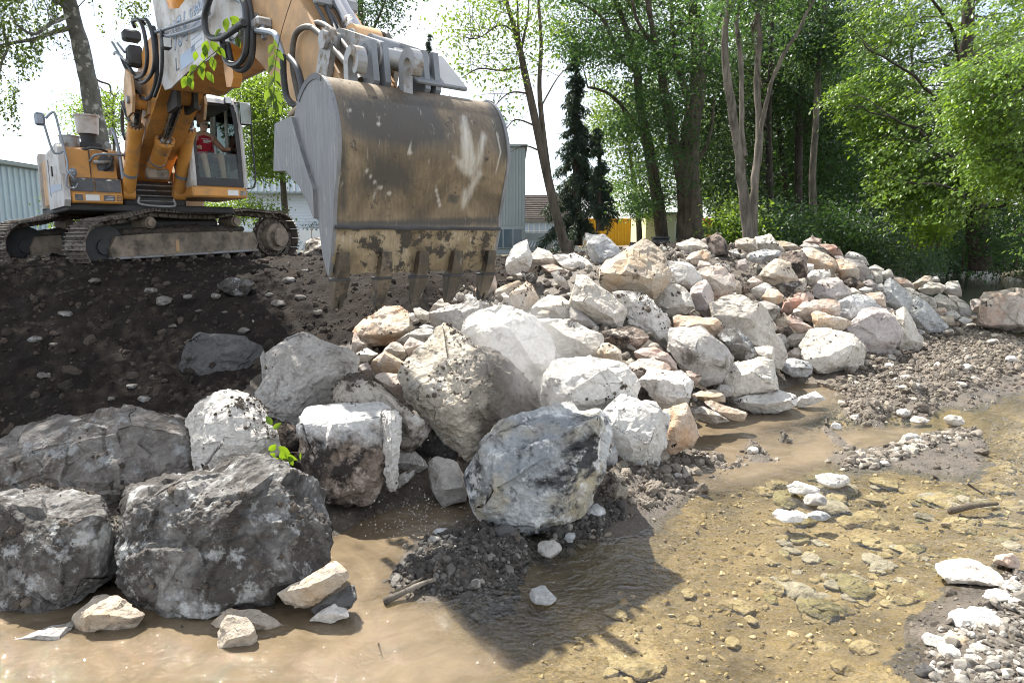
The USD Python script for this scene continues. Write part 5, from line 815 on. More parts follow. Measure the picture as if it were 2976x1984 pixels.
# lifting cylinders
def ram(p, q, frac, r, rr, nm, mat, bolts=12):
    p, q = L(*p), L(*q); d = q - p; k = p + d * frac; e = d / np.linalg.norm(d)
    cy = thing(nm, None, None, parent=EX)
    obj("barrel", cat(cyl(p, k, r, n=28), cyl(p + d * frac * .62, p + d * frac * .64, r * 1.03, n=28)), mat, cy, smooth=35)
    hd = obj("head", cat(cyl(k, k + e * 0.06, r * 1.16, n=28), cyl(k - e * .14, k, r * 1.02, r * 1.1, 28)), mat, cy, smooth=35)
    R = rot_to(e)
    for j in range(bolts):
        t = j / bolts * 2 * np.pi; o = k + e * .06 + R[:, 0] * r * .95 * math.cos(t) + R[:, 1] * r * .95 * math.sin(t); obj("bolt", cyl(o, o + e * .03, r * .13, n=6), "paint_tan", hd)
    obj("rod", cat(cyl(k, q, rr, n=24), cyl(k + e * .06, k + e * .1, rr * 1.3, n=24)), "chrome", cy, smooth=35)
    obj("eye", cat(cyl(p - MW * r * .9, p + MW * r * .9, r * 1.15, n=22), cyl(q - MW * rr * 1.5, q + MW * rr * 1.5, rr * 2.0, n=22)), mat, cy, smooth=35)
    obj("clamp", cyl(p + d * frac * .30, p + d * frac * .34, r * 1.08, n=24), "pipe_steel", cy, smooth=35)
    return cy
ram((1.28, -0.43, 2.50), (2.62, -0.43, 3.80), 0.72, 0.105, 0.058, "boom_cylinder", "paint_orange")
ram((1.25, 0.38, 2.52), (2.48, 0.38, 3.86), 0.72, 0.105, 0.058, "boom_cylinder", "paint_orange")
ram((1.45, -0.02, 2.92), (3.4, -0.02, 3.84), 0.40, 0.13, 0.075, "adjusting_cylinder", "paint_orange", 8)
for b in (-0.43, 0.38):
    for db in (-0.13, 0.09): obj("lug", plate([(2.35, 3.6), (2.72, 3.62), (2.85, 3.85), (2.8, 4.15), (2.45, 4.3), (2.2, 4.0)], b + db, b + db + .04), "paint_tan", BM)
    obj("pin", lcyl((2.6, b - .17, 3.82), (2.6, b + .17, 3.82), .06, n=16), "steel_grey", BM, smooth=30)
obj("boss_ring", cat(lcyl((2.25, -0.50, 4.12), (2.25, -0.33, 4.12), 0.2, n=26)), "paint_grey_white", BM, smooth=30); obj("boss_hole", lcyl((2.25, -0.51, 4.12), (2.25, -0.4, 4.12), 0.13, n=24), "paint_orange", BM, smooth=30)
for b in (-0.12, 0.12): obj("lug", plate([(3.1, 3.6), (3.65, 3.62), (3.7, 3.95), (3.1, 3.95)], b - .03, b + .03), "machine_black", BM)
obj("stick_cylinder", cat(lcyl((4.1, 0, 5.25), (6.4, 0, 5.5), .16, n=28), lcyl((4.1, -.2, 5.25), (4.1, .2, 5.25), .2, n=24), lcyl((6.4, 0, 5.5), (7.35, 0, 5.62), .08, n=20)), "paint_orange", EX, smooth=35)

# stick
ST = thing("stick", None, None, parent=EX)
sl = side(np.array([552, 566, 620, 690]), np.array([70, 108, 172, 250]), -0.27)
stick = Polygon([tuple(x) for x in sl] + [(9.3, 2.5), (9.5, 2.62), (9.45, 2.85), (9.15, 3.15), (8.3, 4.05), (7.75, 4.75), (7.6, 5.4), (7.2, 5.7), (6.9, 5.5), (6.75, 4.9)]).buffer(0)
obj("box_section", plate(stick.buffer(-0.01), -0.245, 0.245), "paint_tan", ST)
obj("side_plate", plate(stick, -0.27, -0.247), "paint_tan", ST); obj("side_plate", plate(stick, 0.247, 0.27), "paint_orange", ST)
for k in range(3):
    a = 7.75 + .45 * k; obj("hose_clip", lbox(a, a + .07, -.22, .2, 4.75 - .8 * (k * .62), 4.86 - .8 * (k * .62), .02), "steel_grey", ST)
for k, b in enumerate((-0.2, -0.14, -0.08, -0.02, 0.05, 0.11)):
    w = 0.03 * math.sin(k * 2.1); obj("hose", ltube([(7.5, b, 5.5), (7.74, b + w, 4.98 + .02 * k), (8.15, b - w, 4.34), (8.6, b + w, 3.86 + .01 * k), (9.0, b, 3.42)], 0.016 + .004 * (k % 2)), "rubber", ST, smooth=40)
ram((7.3, 0.02, 5.25), (9.12, 0.02, 3.36), 0.60, 0.135, 0.08, "bucket_cylinder", "paint_tan", 10)
# linkage
LK = thing("bucket_link", None, None, parent=EX)
for b in (-0.33, 0.29): obj("rocker", plate(LineString([(8.95, 2.95), (9.15, 3.34)]).buffer(.11), b, b + .05), "steel_grey", LK)
for b in (-0.22, 0.16): obj("link_plate", plate(LineString([(9.15, 3.34), (9.75, 3.12)]).buffer(.115), b, b + .06), "steel_grey", LK)
obj("pin", cat(lcyl((9.15, -.37, 3.34), (9.15, .37, 3.34), .075, n=20), lcyl((9.75, -.3, 3.12), (9.75, .34, 3.12), .075, n=20), lcyl((9.15, -.12, 3.34), (9.15, .12, 3.34), .13, n=24)), "steel_grey", LK, smooth=30)
obj("cover", cat(lcyl((9.45, -.1, 3.27), (9.45, .42, 3.22), .1, n=20), place(rbox((.5, .5, .04), .012), L(9.72, .32, 3.1), MH * .75 - MZ * .66, MW, MZ * .75 + MH * .66)), "bucket_side", LK, smooth=30)
# hoses and pipes along the boom
HS = [([(309, 62), (305, 50), (318, 46), (330, 70), (338, 130), (330, 170), (305, 178), (290, 158), (278, 130)], -.5, .027, "rubber"), ([(330, 55), (326, 47), (338, 48), (350, 80), (355, 140), (345, 175), (322, 190), (300, 160), (285, 140)], -.47, .027, "rubber"),
      ([(352, 62), (358, 100), (360, 170), (352, 210), (338, 228), (318, 218), (300, 190), (296, 170)], -.42, .03, "rubber"), ([(372, 68), (372, 150), (366, 190), (355, 222)], -.44, .024, "rubber"),
      ([(276, 128), (262, 104), (258, 98)], -.52, .022, "pipe_steel"), ([(286, 120), (270, 100)], -.5, .02, "pipe_steel"), ([(290, 140), (268, 122), (262, 124)], -.54, .022, "pipe_steel"), ([(355, 75), (400, 60), (470, 36), (478, 22), (480, -25)], -.43, .024, "pipe_steel"), ([(372, 70), (388, 82), (460, 60), (468, 40), (470, -20)], -.41, .022, "pipe_steel"),
      ([(486, -15), (470, 40), (478, 82), (510, 86), (560, 52)], -.5, .034, "rubber"), ([(505, -12), (548, 0), (560, 15), (560, 60), (548, 98), (532, 90)], -.42, .03, "pipe_steel"), ([(552, -15), (565, 30), (566, 110), (548, 146), (520, 140), (508, 80)], -.45, .032, "rubber"), ([(568, -15), (580, 60), (578, 130), (560, 160), (535, 150), (522, 100)], -.4, .032, "rubber"),
      ([(590, 70), (630, 78), (640, 100), (650, 130)], -.40, .03, "pipe_steel"), ([(650, 130), (652, 180), (660, 225), (680, 242), (696, 225), (684, 160), (664, 132)], -.40, .03, "rubber"), ([(555, 58), (600, 60), (608, 90)], -.36, .028, "pipe_steel"),
      ([(280, 235), (290, 262), (300, 285)], -.46, .03, "rubber"), ([(295, 215), (282, 250), (282, 300), (288, 320)], -.3, .03, "rubber"), ([(430, 205), (452, 215), (478, 200), (485, 180)], .3, .03, "rubber"), ([(425, 190), (455, 222), (490, 195)], .36, .03, "hose_dusty")]
for uv, b, r, mt in HS: obj("hose" if mt in ("rubber", "hose_dusty") else "pipe", hose(uv, b, r), mt, EX, smooth=40)
for uv, b, r in [([(345, 250), (338, 300), (352, 330), (372, 345), (380, 358)], .0, .018), ([(352, 240), (356, 290), (348, 322)], .02, .016)]: obj("hose", hose(uv, b, r), "hose_dusty", EX, smooth=40)
obj("valve_block", cat(lbox(1.5, 1.7, -.2, .15, 2.72, 2.9)), "frame_grime", EX)
wl = side(np.array(378.), np.array(100.), -.52); obj("work_lamp", cat(place(rbox((.12, .12, .15), .025), L(wl[0], -.5, wl[1]), MH, MW, MZ)), "machine_black", BM); obj("lamp_lens", place(rbox((.01, .09, .11), .003), L(wl[0] + .065, -.5, wl[1]), MH, MW, MZ), "lamp_glass", BM)
vb = side(np.array(305.), np.array(130.), -.40)
obj("valve_block", cat(place(rbox((.25, .2, .3), .03), L(vb[0], -.38, vb[1]), MH, MW, MZ), place(rbox((.2, .25, .16), .03), L(vb[0], -.4, vb[1] + .3), MH, MW, MZ)), "machine_black", EX)
cp = side(np.array(575.), np.array(52.), -.33); obj("pipe_clamp", place(rbox((.3, .12, .14), .02), L(cp[0], -.34, cp[1]), MH, MW, MZ), "steel_grey", ST)
cp = side(np.array(598.), np.array(60.), -.33); obj("pipe_clamp", place(rbox((.32, .16, .1), .02), L(cp[0], -.34, cp[1]), MH, MW, MZ), "steel_grey", ST)
for k in range(4): obj("floor_step", lbox(1.2, 1.26, -.3 + .0 * k, .3, 2.36 + .09 * k, 2.38 + .09 * k, .008), "steel_grey", EX)
obj("drain_pipe", ltube([(1.42, -.3, 2.42), (1.46, -.28, 2.30), (1.46, .22, 2.28), (1.42, .25, 2.40)], .02), "steel_grey", EX, smooth=40)

# bucket
BK = thing("bucket", None, None, parent=EX)
cc = lambda pts: [tuple(x) for x in side(np.array([(700 + x / 1.742) / K for x, y in pts]), np.array([(y / 1.742) / K for x, y in pts]), -0.73)]
front = cc([(300, 530), (335, 440), (385, 388), (430, 405), (462, 470), (485, 560), (500, 660), (492, 900), (478, 1150)]); lip = cc([(478, 1150), (455, 1390)]); back = cc([(430, 1290), (410, 1120), (375, 1030), (325, 935), (258, 860), (198, 862), (205, 635), (285, 600)])
fa = np.array(front); # smooth shell curve
tq = np.linspace(0, 1, len(fa)); from scipy.interpolate import CubicSpline
fs = CubicSpline(np.r_[0, np.cumsum(np.linalg.norm(np.diff(fa, axis=0), axis=1))], fa)(np.linspace(0, np.linalg.norm(np.diff(fa, axis=0), axis=1).sum(), 44))
HW0, HW1 = -0.74, 0.79
# curl on over the top towards the ears
topback = [(fs[0][0] - 0.22, fs[0][1] - 0.03)]
curve = np.vstack([topback, fs]); nrm = np.gradient(curve, axis=0); nrm = np.stack([nrm[:, 1], -nrm[:, 0]], 1); nrm /= np.linalg.norm(nrm, axis=1, keepdims=True)
if (nrm[30] @ [1, 0]) < 0: nrm = -nrm
shell = Polygon([tuple(x) for x in curve + nrm * .004] + [tuple(x) for x in (curve - nrm * .03)[::-1]]).buffer(0)
def bent(poly_curve, inner, b0, b1, nb, dent=0.0):
    """Sheet between two profile curves, with small dents."""
    b = np.linspace(b0, b1, nb); A, B = np.asarray(poly_curve), np.asarray(inner); n = len(A); V = []
    for s, C_ in ((0, A), (1, B)):
        for k in range(nb):
            c = C_.copy(); p3 = np.stack([c[:, 0] * 1.7, np.full(n, b[k]) * 1.7, c[:, 1] * 1.7], 1)
            c = c + nrm[:n] * (dent * (fbm(p3 * 1.3, 3, 71) - .5))[:, None]; V.append(L(c[:, 0], np.full(n, b[k]), c[:, 1]))
    V = np.vstack(V); idx = lambda s, k, i: s * nb * n + k * n + i; F = []
    for k in range(nb - 1):
        for i in range(n - 1):
            F += [(idx(0, k, i), idx(0, k, i + 1), idx(0, k + 1, i)), (idx(0, k, i + 1), idx(0, k + 1, i + 1), idx(0, k + 1, i)), (idx(1, k, i), idx(1, k + 1, i), idx(1, k, i + 1)), (idx(1, k, i + 1), idx(1, k + 1, i), idx(1, k + 1, i + 1))]
    for i in range(n - 1):
        for k in (0, nb - 1): F += [(idx(0, k, i), idx(1, k, i), idx(0, k, i + 1)), (idx(0, k, i + 1), idx(1, k, i), idx(1, k, i + 1))]
    for k in range(nb - 1):
        for i in (0, n - 1): F += [(idx(0, k, i), idx(0, k + 1, i), idx(1, k, i)), (idx(0, k + 1, i), idx(1, k + 1, i), idx(1, k, i))]
    m = trimesh.Trimesh(V, np.array(F), process=False); return m
SHM = bent(curve + nrm * .004, curve - nrm * .03, HW0, HW1, 130, 0.03)
shp = obj("shell", SHM, "bucket_shell", BK, smooth=True)
paint_bucket(shp, SHM.vertices)
cheek = Polygon([tuple(x) for x in fs] + lip[1:] + back).buffer(0)
for b0, b1 in ((HW0 - .012, HW0 + .018), (HW1 - .018, HW1 + .012)):
    ck = obj("cheek_plate", plate(cheek.buffer(.012), b0, b1), "bucket_cheek", BK)
    o_ = -1 if b0 < 0 else 1; bb = b0 if o_ < 0 else b1
    sc_ = cc([(285, 600), (205, 635), (198, 862), (258, 860), (325, 935), (375, 1030), (400, 1100), (395, 960), (330, 760)])
    obj("side_cutter", plate(Polygon(sc_).buffer(.01), min(bb, bb + o_ * .03), max(bb, bb + o_ * .03)), "bucket_cheek", ck)
    rim = LineString([tuple(x) for x in fs[1:14]]).buffer(.022, cap_style=2).intersection(cheek.buffer(.02)); obj("worn_rim", plate(rim if rim.geom_type == "Polygon" else max(rim.geoms, key=lambda g: g.area), min(bb, bb + o_ * .006), max(bb, bb + o_ * .006)), "paint_dark", ck)
obj("weld_seam", tube([L(*((fs[-1] + nrm[-1] * .012)[0],), b, (fs[-1] + nrm[-1] * .012)[1] + .012 * (fbm(np.array([[b * 7, 0, 3]]), 2)[0] - .5)) for b in np.linspace(HW0, HW1, 40)], 0.016, 6), "machine_black", BK)
e0, e1 = fs[-1] + nrm[-1] * .012, np.array(lip[1]) + nrm[-1] * .012; dl = e1 - e0
LM = plate([tuple(e0), tuple(e1), tuple(e1 - nrm[-1] * .02), tuple(e0 - nrm[-1] * .055)], HW0, HW1); _v, _fc = trimesh.remesh.subdivide_to_size(LM.vertices, LM.faces, 0.035, max_iter=12); LM = trimesh.Trimesh(_v, _fc, process=False)
_v = np.array(LM.vertices); _low = np.clip((2.12 - _v[:, 2]) / 0.1, 0, 1); _v[:, 2] += 0.02 * _low * (fbm(_v * 9, 2, 77) - .5); LM = trimesh.Trimesh(_v, LM.faces, process=False)
lpm = obj("cutting_edge", LM, "bucket_lip", BK); paint_bucket(lpm, LM.vertices)
ld = dl / np.linalg.norm(dl); Ax = MH * ld[0] + MZ * ld[1]; An = MH * nrm[-1][0] + MZ * nrm[-1][1]
for k, b in enumerate((-0.665, -0.31, 0.025, 0.36, 0.715)):
    tt = thing("tooth", None, None, parent=BK)
    o = L(e0[0] + dl[0] * .55, b, e0[1] + dl[1] * .55) + An * .02
    ad = T(m3.Manifold.hull_points(np.array([(-.01, -.042, -.02), (-.01, .042, -.02), (-.01, -.042, .03), (-.01, .042, .03), (.10, -.048, .05), (.10, .048, .05), (.2, -.05, .045), (.2, .05, .045), (.2, -.05, -.06), (.2, .05, -.06), (.08, -.048, -.03), (.08, .048, -.03)])))
    obj("adapter", place(ad, o, Ax, MW, An), "bucket_tooth", tt)
    tip = T(m3.Manifold.hull_points(np.array([(.195, -.06, .05), (.195, .06, .05), (.195, -.06, -.065), (.195, .06, -.065), (.30, -.052, .04), (.30, .052, .04), (.43, -.036, .012), (.43, .036, .012), (.455, -.034, -.012), (.455, .034, -.012), (.42, -.036, -.04), (.42, .036, -.04)])))
    if k in (0, 4): tip = T(m3.Manifold(m3.Mesh(np.float32(tip.vertices), np.uint32(tip.faces))) - m3.Manifold.hull_points(np.array([(.36, 0, .2), (.36, 0, -.2), (.52, -.024, .2), (.52, .024, .2), (.52, -.024, -.2), (.52, .024, -.2)])))
    obj("retaining_band", place(rbox((.022, .128, .125), .004, (.205, 0, -.008)), o, Ax, MW, An), "machine_black", tt)  # dark ring drawn in for the shaded gap between adapter and point
    obj("point", place(tip, o, Ax, MW, An), "bucket_tooth", tt)
# ears and lifting hooks on the back of the bucket
for b in (-.3, -.2, .16, .26): obj("ear", plate([(9.1, 2.72), (9.75, 2.72), (9.9, 2.9), (9.86, 3.2), (9.66, 3.22), (9.35, 2.85), (9.1, 2.85)], b, b + .05), "bucket_side", BK)
def hook(b, a, z):
    t = np.linspace(-0.9, 3.9, 16); pts = [(a + .0, b, z - .12)] + [(a + .085 - .085 * math.cos(k) * 1.0, b, z + .10 + .085 * math.sin(k)) for k in t[3:]]
    R = [Polygon()]; 
    return plate(LineString([(p[0], p[2]) for p in pts]).buffer(.036), b - .04, b + .04)
for U, V, a in ((806, 186, 9.72), (932, 192, 9.95)):
    r = _f + _r * ((U * K - 1488) / 1984) - _u * ((V * K - 992) / 1984); t = (a + MC @ MH - EYE @ MH) / (r @ MH); q = EYE + t * r
    obj("lifting_hook", hook(float((q - MC) @ MW), a, q[2] - MC[2] + .02), "steel_grey", BK)
BHS = [([(688, 235), (672, 150), (678, 82), (708, 62), (742, 85), (790, 140), (828, 184)], -.32, .026), ([(694, 215), (690, 112), (722, 56), (762, 70), (812, 130), (852, 188)], -.22, .026), ([(852, 138), (868, 98), (884, 78), (893, 92), (889, 150), (880, 190)], .34, .026)]
for uv, b, r in BHS: obj("hose", hose(uv, b, r), "hose_dusty", BK, smooth=40)
# ------------------------------------------------------------------ the driver
plain("skin", (0.42, 0.24, 0.165), rough=0.5, var=0.12, scale=8)
plain("red_cloth", (0.36, 0.012, 0.028), rough=0.9, var=0.12, scale=9)
plain("denim", (0.045, 0.075, 0.15), rough=0.9, var=0.25, scale=14)
plain("hair_dark", (0.045, 0.04, 0.038), rough=0.8, var=0.3, scale=30)
def limbs(chain, edge=0.014, it=6):
    """Continuous body from joints: each bone the hull of the balls at its two ends."""
    man = m3.Manifold()
    for a, ra, b, rb in chain:
        A = m3.Manifold.sphere(ra, 20).translate(tuple(map(float, a))); B = m3.Manifold.sphere(rb, 20).translate(tuple(map(float, b))); man = man + m3.Manifold.batch_hull([A, B])
    man = man.refine_to_length(edge); m = T(man); m.merge_vertices(); trimesh.smoothing.filter_taubin(m, iterations=it); return m
def pl(a, b, z): return L(a, b + .12, z)
PER = thing("person", "person in a red sleeveless shirt and denim shorts at the levers in the cab", "person")
hip_l, hip_r = pl(.72, 1.0, 3.19), pl(.72, .82, 3.19); kn_l, kn_r = pl(1.16, 1.06, 3.23), pl(1.16, .76, 3.22); an_l, an_r = pl(1.30, 1.06, 2.80), pl(1.30, .78, 2.80)
ch, sh_l, sh_r, nk, hd = pl(.66, .91, 3.52), pl(.66, 1.085, 3.60), pl(.66, .735, 3.60), pl(.68, .91, 3.70), pl(.72, .91, 3.83)
el_l, wr_l = pl(.92, 1.19, 3.38), pl(1.13, 1.20, 3.37); el_r, wr_r = pl(.92, .62, 3.38), pl(1.12, .66, 3.36)
body = [(hip_l, .09, hip_r, .09), (hip_l, .095, ch, .135), (hip_r, .095, ch, .135), (ch, .13, sh_l, .07), (ch, .13, sh_r, .07), (sh_l, .07, nk, .052), (sh_r, .07, nk, .052), (nk, .056, hd - MZ * .04, .06),
        (hip_l, .09, kn_l, .062), (hip_r, .09, kn_r, .062), (kn_l, .06, an_l, .042), (kn_r, .06, an_r, .042), (an_l, .042, an_l + MH * .16 - MZ * .05, .035), (an_r, .042, an_r + MH * .16 - MZ * .05, .035),
        (sh_l, .062, el_l, .045), (el_l, .046, wr_l, .03), (sh_r, .062, el_r, .045), (el_r, .046, wr_r, .03),
        (hd, .078, hd + MZ * .045 - MH * .012, .085), (hd, .078, hd - MZ * .055 + MH * .03, .056), (hd - MZ * .055 + MH * .03, .056, hd - MZ * .085 + MH * .05, .035), (hd + MH * .07 + MZ * .012, .012, hd + MH * .098 - MZ * .02, .015)]
for wr, s in ((wr_l, 1), (wr_r, -1)):
    palm = wr + MH * .05; body.append((wr, .03, palm, .034)); body.append((palm, .034, palm + MH * .03, .03))
    for k in range(4):
        k0 = palm + MH * .045 + MZ * (.026 - .017 * k); k1 = k0 + MH * .022 + MW * (-s * .022); k2 = k1 - MH * .012 + MW * (-s * .026); body += [(k0, .0095, k1, .009), (k1, .009, k2, .0085)]
    t0 = palm + MZ * .028 - MW * s * .01; t1 = t0 + MH * .03 + MZ * .012 - MW * s * .018; body += [(palm, .02, t0, .014), (t0, .012, t1, .01)]
obj("body", limbs(body), "skin", PER, smooth=True)
obj("shirt", limbs([(hip_l + MZ * .02, .10, ch, .148), (hip_r + MZ * .02, .10, ch, .148), (hip_l + MZ * .02, .1, hip_r + MZ * .02, .1), (ch, .145, sh_l - MW * .03 - MZ * .01, .068), (ch, .145, sh_r + MW * .03 - MZ * .01, .068)], .02, 4), "red_cloth", PER, smooth=True)
obj("shorts", limbs([(hip_l - MZ * .01, .105, hip_r - MZ * .01, .105), (hip_l, .104, hip_l * .55 + kn_l * .45, .09), (hip_r, .104, hip_r * .55 + kn_r * .45, .09)], .02, 4), "denim", PER, smooth=True)
obj("hair", limbs([(hd + MZ * .05 - MH * .03, .083, hd + MZ * .035 - MH * .04, .083), (hd + MZ * .065 - MH * .005, .076, hd + MZ * .06 - MH * .03, .08)], .015, 3), "hair_dark", PER, smooth=True)
for s in (-1, 1):
    obj("ear_muff", cat(cyl(hd + MW * s * .078 - MH * .01, hd + MW * s * .112 - MH * .01, .042, .036, 18)), "machine_black", PER, smooth=30)
    obj("lens", place(rbox((.05, .032, .006), .002), hd + MW * s * .034 + MH * .086 + MZ * .012, MW, MZ, MH), "window_glass", PER)
    obj("eye", trimesh.creation.icosphere(2, .012).apply_translation(hd + MW * s * .033 + MH * .066 + MZ * .012), "hair_dark", PER)
obj("glasses_frame", tube([hd + MW * x + MH * (.088 - 9 * (abs(x) - .05) ** 2 * (abs(x) > .05)) + MZ * .028 for x in np.linspace(-.078, .078, 13)], .0035, 6), "machine_black", PER)
obj("mouth", rbox((.045, .008, .008), .003).apply_transform(np.block([[np.stack([MW, MH, MZ], 1), (hd + MH * .083 - MZ * .058)[:, None]], [0, 0, 0, 1]])), "red_cloth", PER)
pr_ = thing("shirt_print", None, None, parent=PER)
tm = meshkit.text_mesh("agler", .045, .003, bold=True); obj("lettering", place(tm, ch + MH * .150 - MW * .05 + MZ * .0, MW, MZ, MH), "print_white", pr_)
obj("line", place(rbox((.15, .006, .004), .001), ch + MH * .148 + MZ * .055, MW, MZ, MH), "print_white", pr_); obj("line", place(rbox((.11, .006, .004), .001), ch + MH * .150 - MZ * .02, MW, MZ, MH), "print_white", pr_)
# ------------------------------------------------------------------ trees, bushes and the wood
leaf_look("leaf_birch", (0.12, 0.19, 0.06), trans=0.42)
leaf_look("leaf_light", (0.12, 0.21, 0.05), trans=0.5)
leaf_look("leaf_beech", (.15, .27, .045), trans=0.45, rough=0.38)
leaf_look("leaf_locust", (.052, .118, .052), trans=0.48)
leaf_look("leaf_deep", (0.04, 0.085, 0.04), trans=0.35)
leaf_look("leaf_bluish", (0.055, 0.115, 0.065), trans=0.42)
leaf_look("leaf_bright", (0.13, 0.235, 0.03), trans=0.55)
leaf_look("needle", (0.060, 0.100, 0.072), trans=0.15, rough=0.55)
def bark_look(name, c, scale=9.0):
    c = np.array(c)
    look(name, {"g": ("geometry", {}), "mp": ("mapping", {"scale": (1.0, 1.0, 0.14)}), "n": ("noise_texture", {"scale": scale, "detail": 8.0, "roughness": 0.7, "distortion": 0.4}), "r": ("rgb_ramp", {"ramp": [(0.32, c * 0.35), (0.5, c), (0.7, c * 1.5)]}), "n2": ("noise_texture", {"scale": 1.7, "detail": 5.0}), "r2": ("rgb_ramp", {"ramp": [(0.3, (0.65, 0.65, 0.62)), (0.7, (1.25, 1.25, 1.2))]}),
                "m": ("mix_color", {"blend_type": "multiply", "fac": 1.0, "use_clamp": False}), "b": ("bump", {"strength": 1.0, "distance": 0.05}), "p": ("principled_bsdf", {"roughness": 0.92, "specular_ior_level": 0.2})},
         [("g.position", "mp.vector"), ("mp.vector", "n.vector"), ("n.fac", "r.fac"), ("g.position", "n2.vector"), ("n2.fac", "r2.fac"), ("r.color", "m.a"), ("r2.color", "m.b"), ("m.result", "p.base_color"), ("n.fac", "b.height"), ("b.normal", "p.normal")], "p.BSDF")
bark_look("bark_grey", (0.15, 0.132, 0.115)); bark_look("bark_brown", (0.085, 0.070, 0.056)); bark_look("bark_dark", (0.05, 0.042, 0.036))
plain("bark_birch", (0.12, 0.115, 0.105), rough=0.85, var=0.5, scale=4, bump=0.6, bscale=16, dirt=(0.40, 0.39, 0.36), dirt_at=0.57, dscale=3.0, dwidth=0.06)
_O = O
def O(u, v, y): return _O(u, v, np.asarray(y, float) * DS)
def leaves(c, size, rng, droop=0.5, fold=0.25, aspect=0.55, up=None):
    """Folded diamond leaves at the points c."""
    n = len(c); ax = rng.normal(size=(n, 3)) if up is None else up + rng.normal(0, .45, (n, 3)); ax[:, 2] = ax[:, 2] * 0.6 - droop; ax /= np.linalg.norm(ax, axis=1, keepdims=True)
    nn = rng.normal(0, .55, (n, 3)); nn[:, 2] += 1.0; sd = np.cross(ax, nn); sd /= np.maximum(np.linalg.norm(sd, axis=1, keepdims=True), 1e-6); nn = np.cross(sd, ax)
    s = size * DS * rng.uniform(.6, 1.35, (n, 1)); w = s * aspect / 2
    v = np.stack([c, c + ax * s * .45 + sd * w + nn * s * fold * .4, c + ax * s, c + ax * s * .45 - sd * w + nn * s * fold * .4], 1).reshape(-1, 3)
    b = np.arange(n)[:, None] * 4; f = np.stack([np.hstack([b, b + 1, b + 2]), np.hstack([b, b + 2, b + 3])], 1).reshape(-1, 3)
    return trimesh.Trimesh(v, f, process=False)
LITZONE = Polygon([(x * DS, y * DS) for x, y in [(-5, 1), (-5, 3.4), (-2.5, 4.3), (-1.3, 5.6), (.2, 7.8), (2, 11), (4, 13.5), (9, 14.5), (14, 14), (14, 4), (4, 1)]])
def keeps_sun(q, zone=0.8):
    """False for the foliage that would keep the sun off the heap and the stream, which lie in full sun."""
    q = np.asarray(q); w = q - SUN_DIR * ((q[:, 2:3] - zone) / SUN_DIR[2]); return ~shapely.contains_xy(LITZONE, w[:, 0], w[:, 1])
def fill(regions, y0, y1, n, rng, clump=0.9, thr=0.47, soft=30, o=None):
    """Cluster centres in the space behind an outline, gathered in clumps with gaps."""
    pgs = [Polygon(r).buffer(0) for r in regions]; ar = np.array([p.area for p in pgs]); out = []; o = rng.uniform(0, 99, 3) if o is None else o
    for _ in range(4000):
        if len(out) >= n: break
        p = pgs[rng.choice(len(pgs), p=ar / ar.sum())]; x0, a, x1, b = p.bounds; u, v = rng.uniform(x0 - soft * .3, x1 + soft * .3, 400), rng.uniform(a - soft * .3, b + soft * .3, 400); u = u + rng.normal(0, soft * .35, 400); v = v + rng.normal(0, soft * .35, 400)
        ok = shapely.contains_xy(p, np.clip(u, x0 - 1e3, x1 + 1e3), v) | (rng.random(400) < .0); u, v = u[ok], v[ok]
        y = y0 + (y1 - y0) * rng.beta(1.4, 1.6, len(u)); q = O(u, v, y); k = fbm(q * clump + o, 3, 5) > thr; k &= keeps_sun(q) | (rng.random(len(q)) < .06) if len(q) else k; out += list(q[k])
    return np.array(out[:n])
def spray(centres, k, r, rng, flat=0.5, droop=0.0):
    """k leaf positions about each centre."""
    r = r * DS; d = rng.normal(0, 1, (len(centres), k, 3)) * np.array([r, r, r * flat]); d[..., 2] -= droop * np.hypot(d[..., 0], d[..., 1]); return (centres[:, None] + d).reshape(-1, 3)
def limb(pts, r0, r1, n=10, sub=5, wob=0.0, rng=None):
    r0, r1 = r0 * DS, r1 * DS; p = np.array(pts, float); m = (len(p) - 1) * sub + 1; t = tube(p, np.linspace(r0, r1, len(p)), n, sub)
    if wob: v = np.array(t.vertices); t = trimesh.Trimesh(v + wob * (np.stack([fbm(v * 2.3 + a * 7, 3, a) for a in range(3)], 1) - .5), t.faces, process=False)
    return t
def OP(uvy): return [O(*p) for p in uvy]
def flare(p, r, h=0.5):
    p = np.asarray(p, float); return limb([p - [0, 0, .35], p + [0, 0, .0], p + [0, 0, h]], r * 1.7, r, 10, 3)
def twigs(trunks, centres, rng, n, r=0.012, sag=0.1):
    """Branches reaching from the limbs to some of the leaf clusters."""
    P_ = np.vstack([np.asarray(t) for t in trunks]); ms = []
    for i in rng.choice(len(centres), min(n, len(centres)), replace=False):
        c = centres[i]; w = np.linalg.norm(P_ - c, axis=1) + np.where(P_[:, 2] > c[2] + .2, 1.5, 0); j = np.argsort(w)[rng.integers(0, 3)]; a = P_[j]; L_ = np.linalg.norm(c - a); mid = (a + c) / 2 + np.array([0, 0, .12 * L_]) + rng.normal(0, .06 * L_, 3)
        ms.append(tube([a, mid, c], [r * (1 + .5 * L_), r * (.7 + .25 * L_), r * .35], 5, 4))
    return cat(*ms) if ms else None
def dense(pts, k=8):
    p = np.array(pts, float); return np.vstack([np.linspace(a, b, k) for a, b in zip(p[:-1], p[1:])])
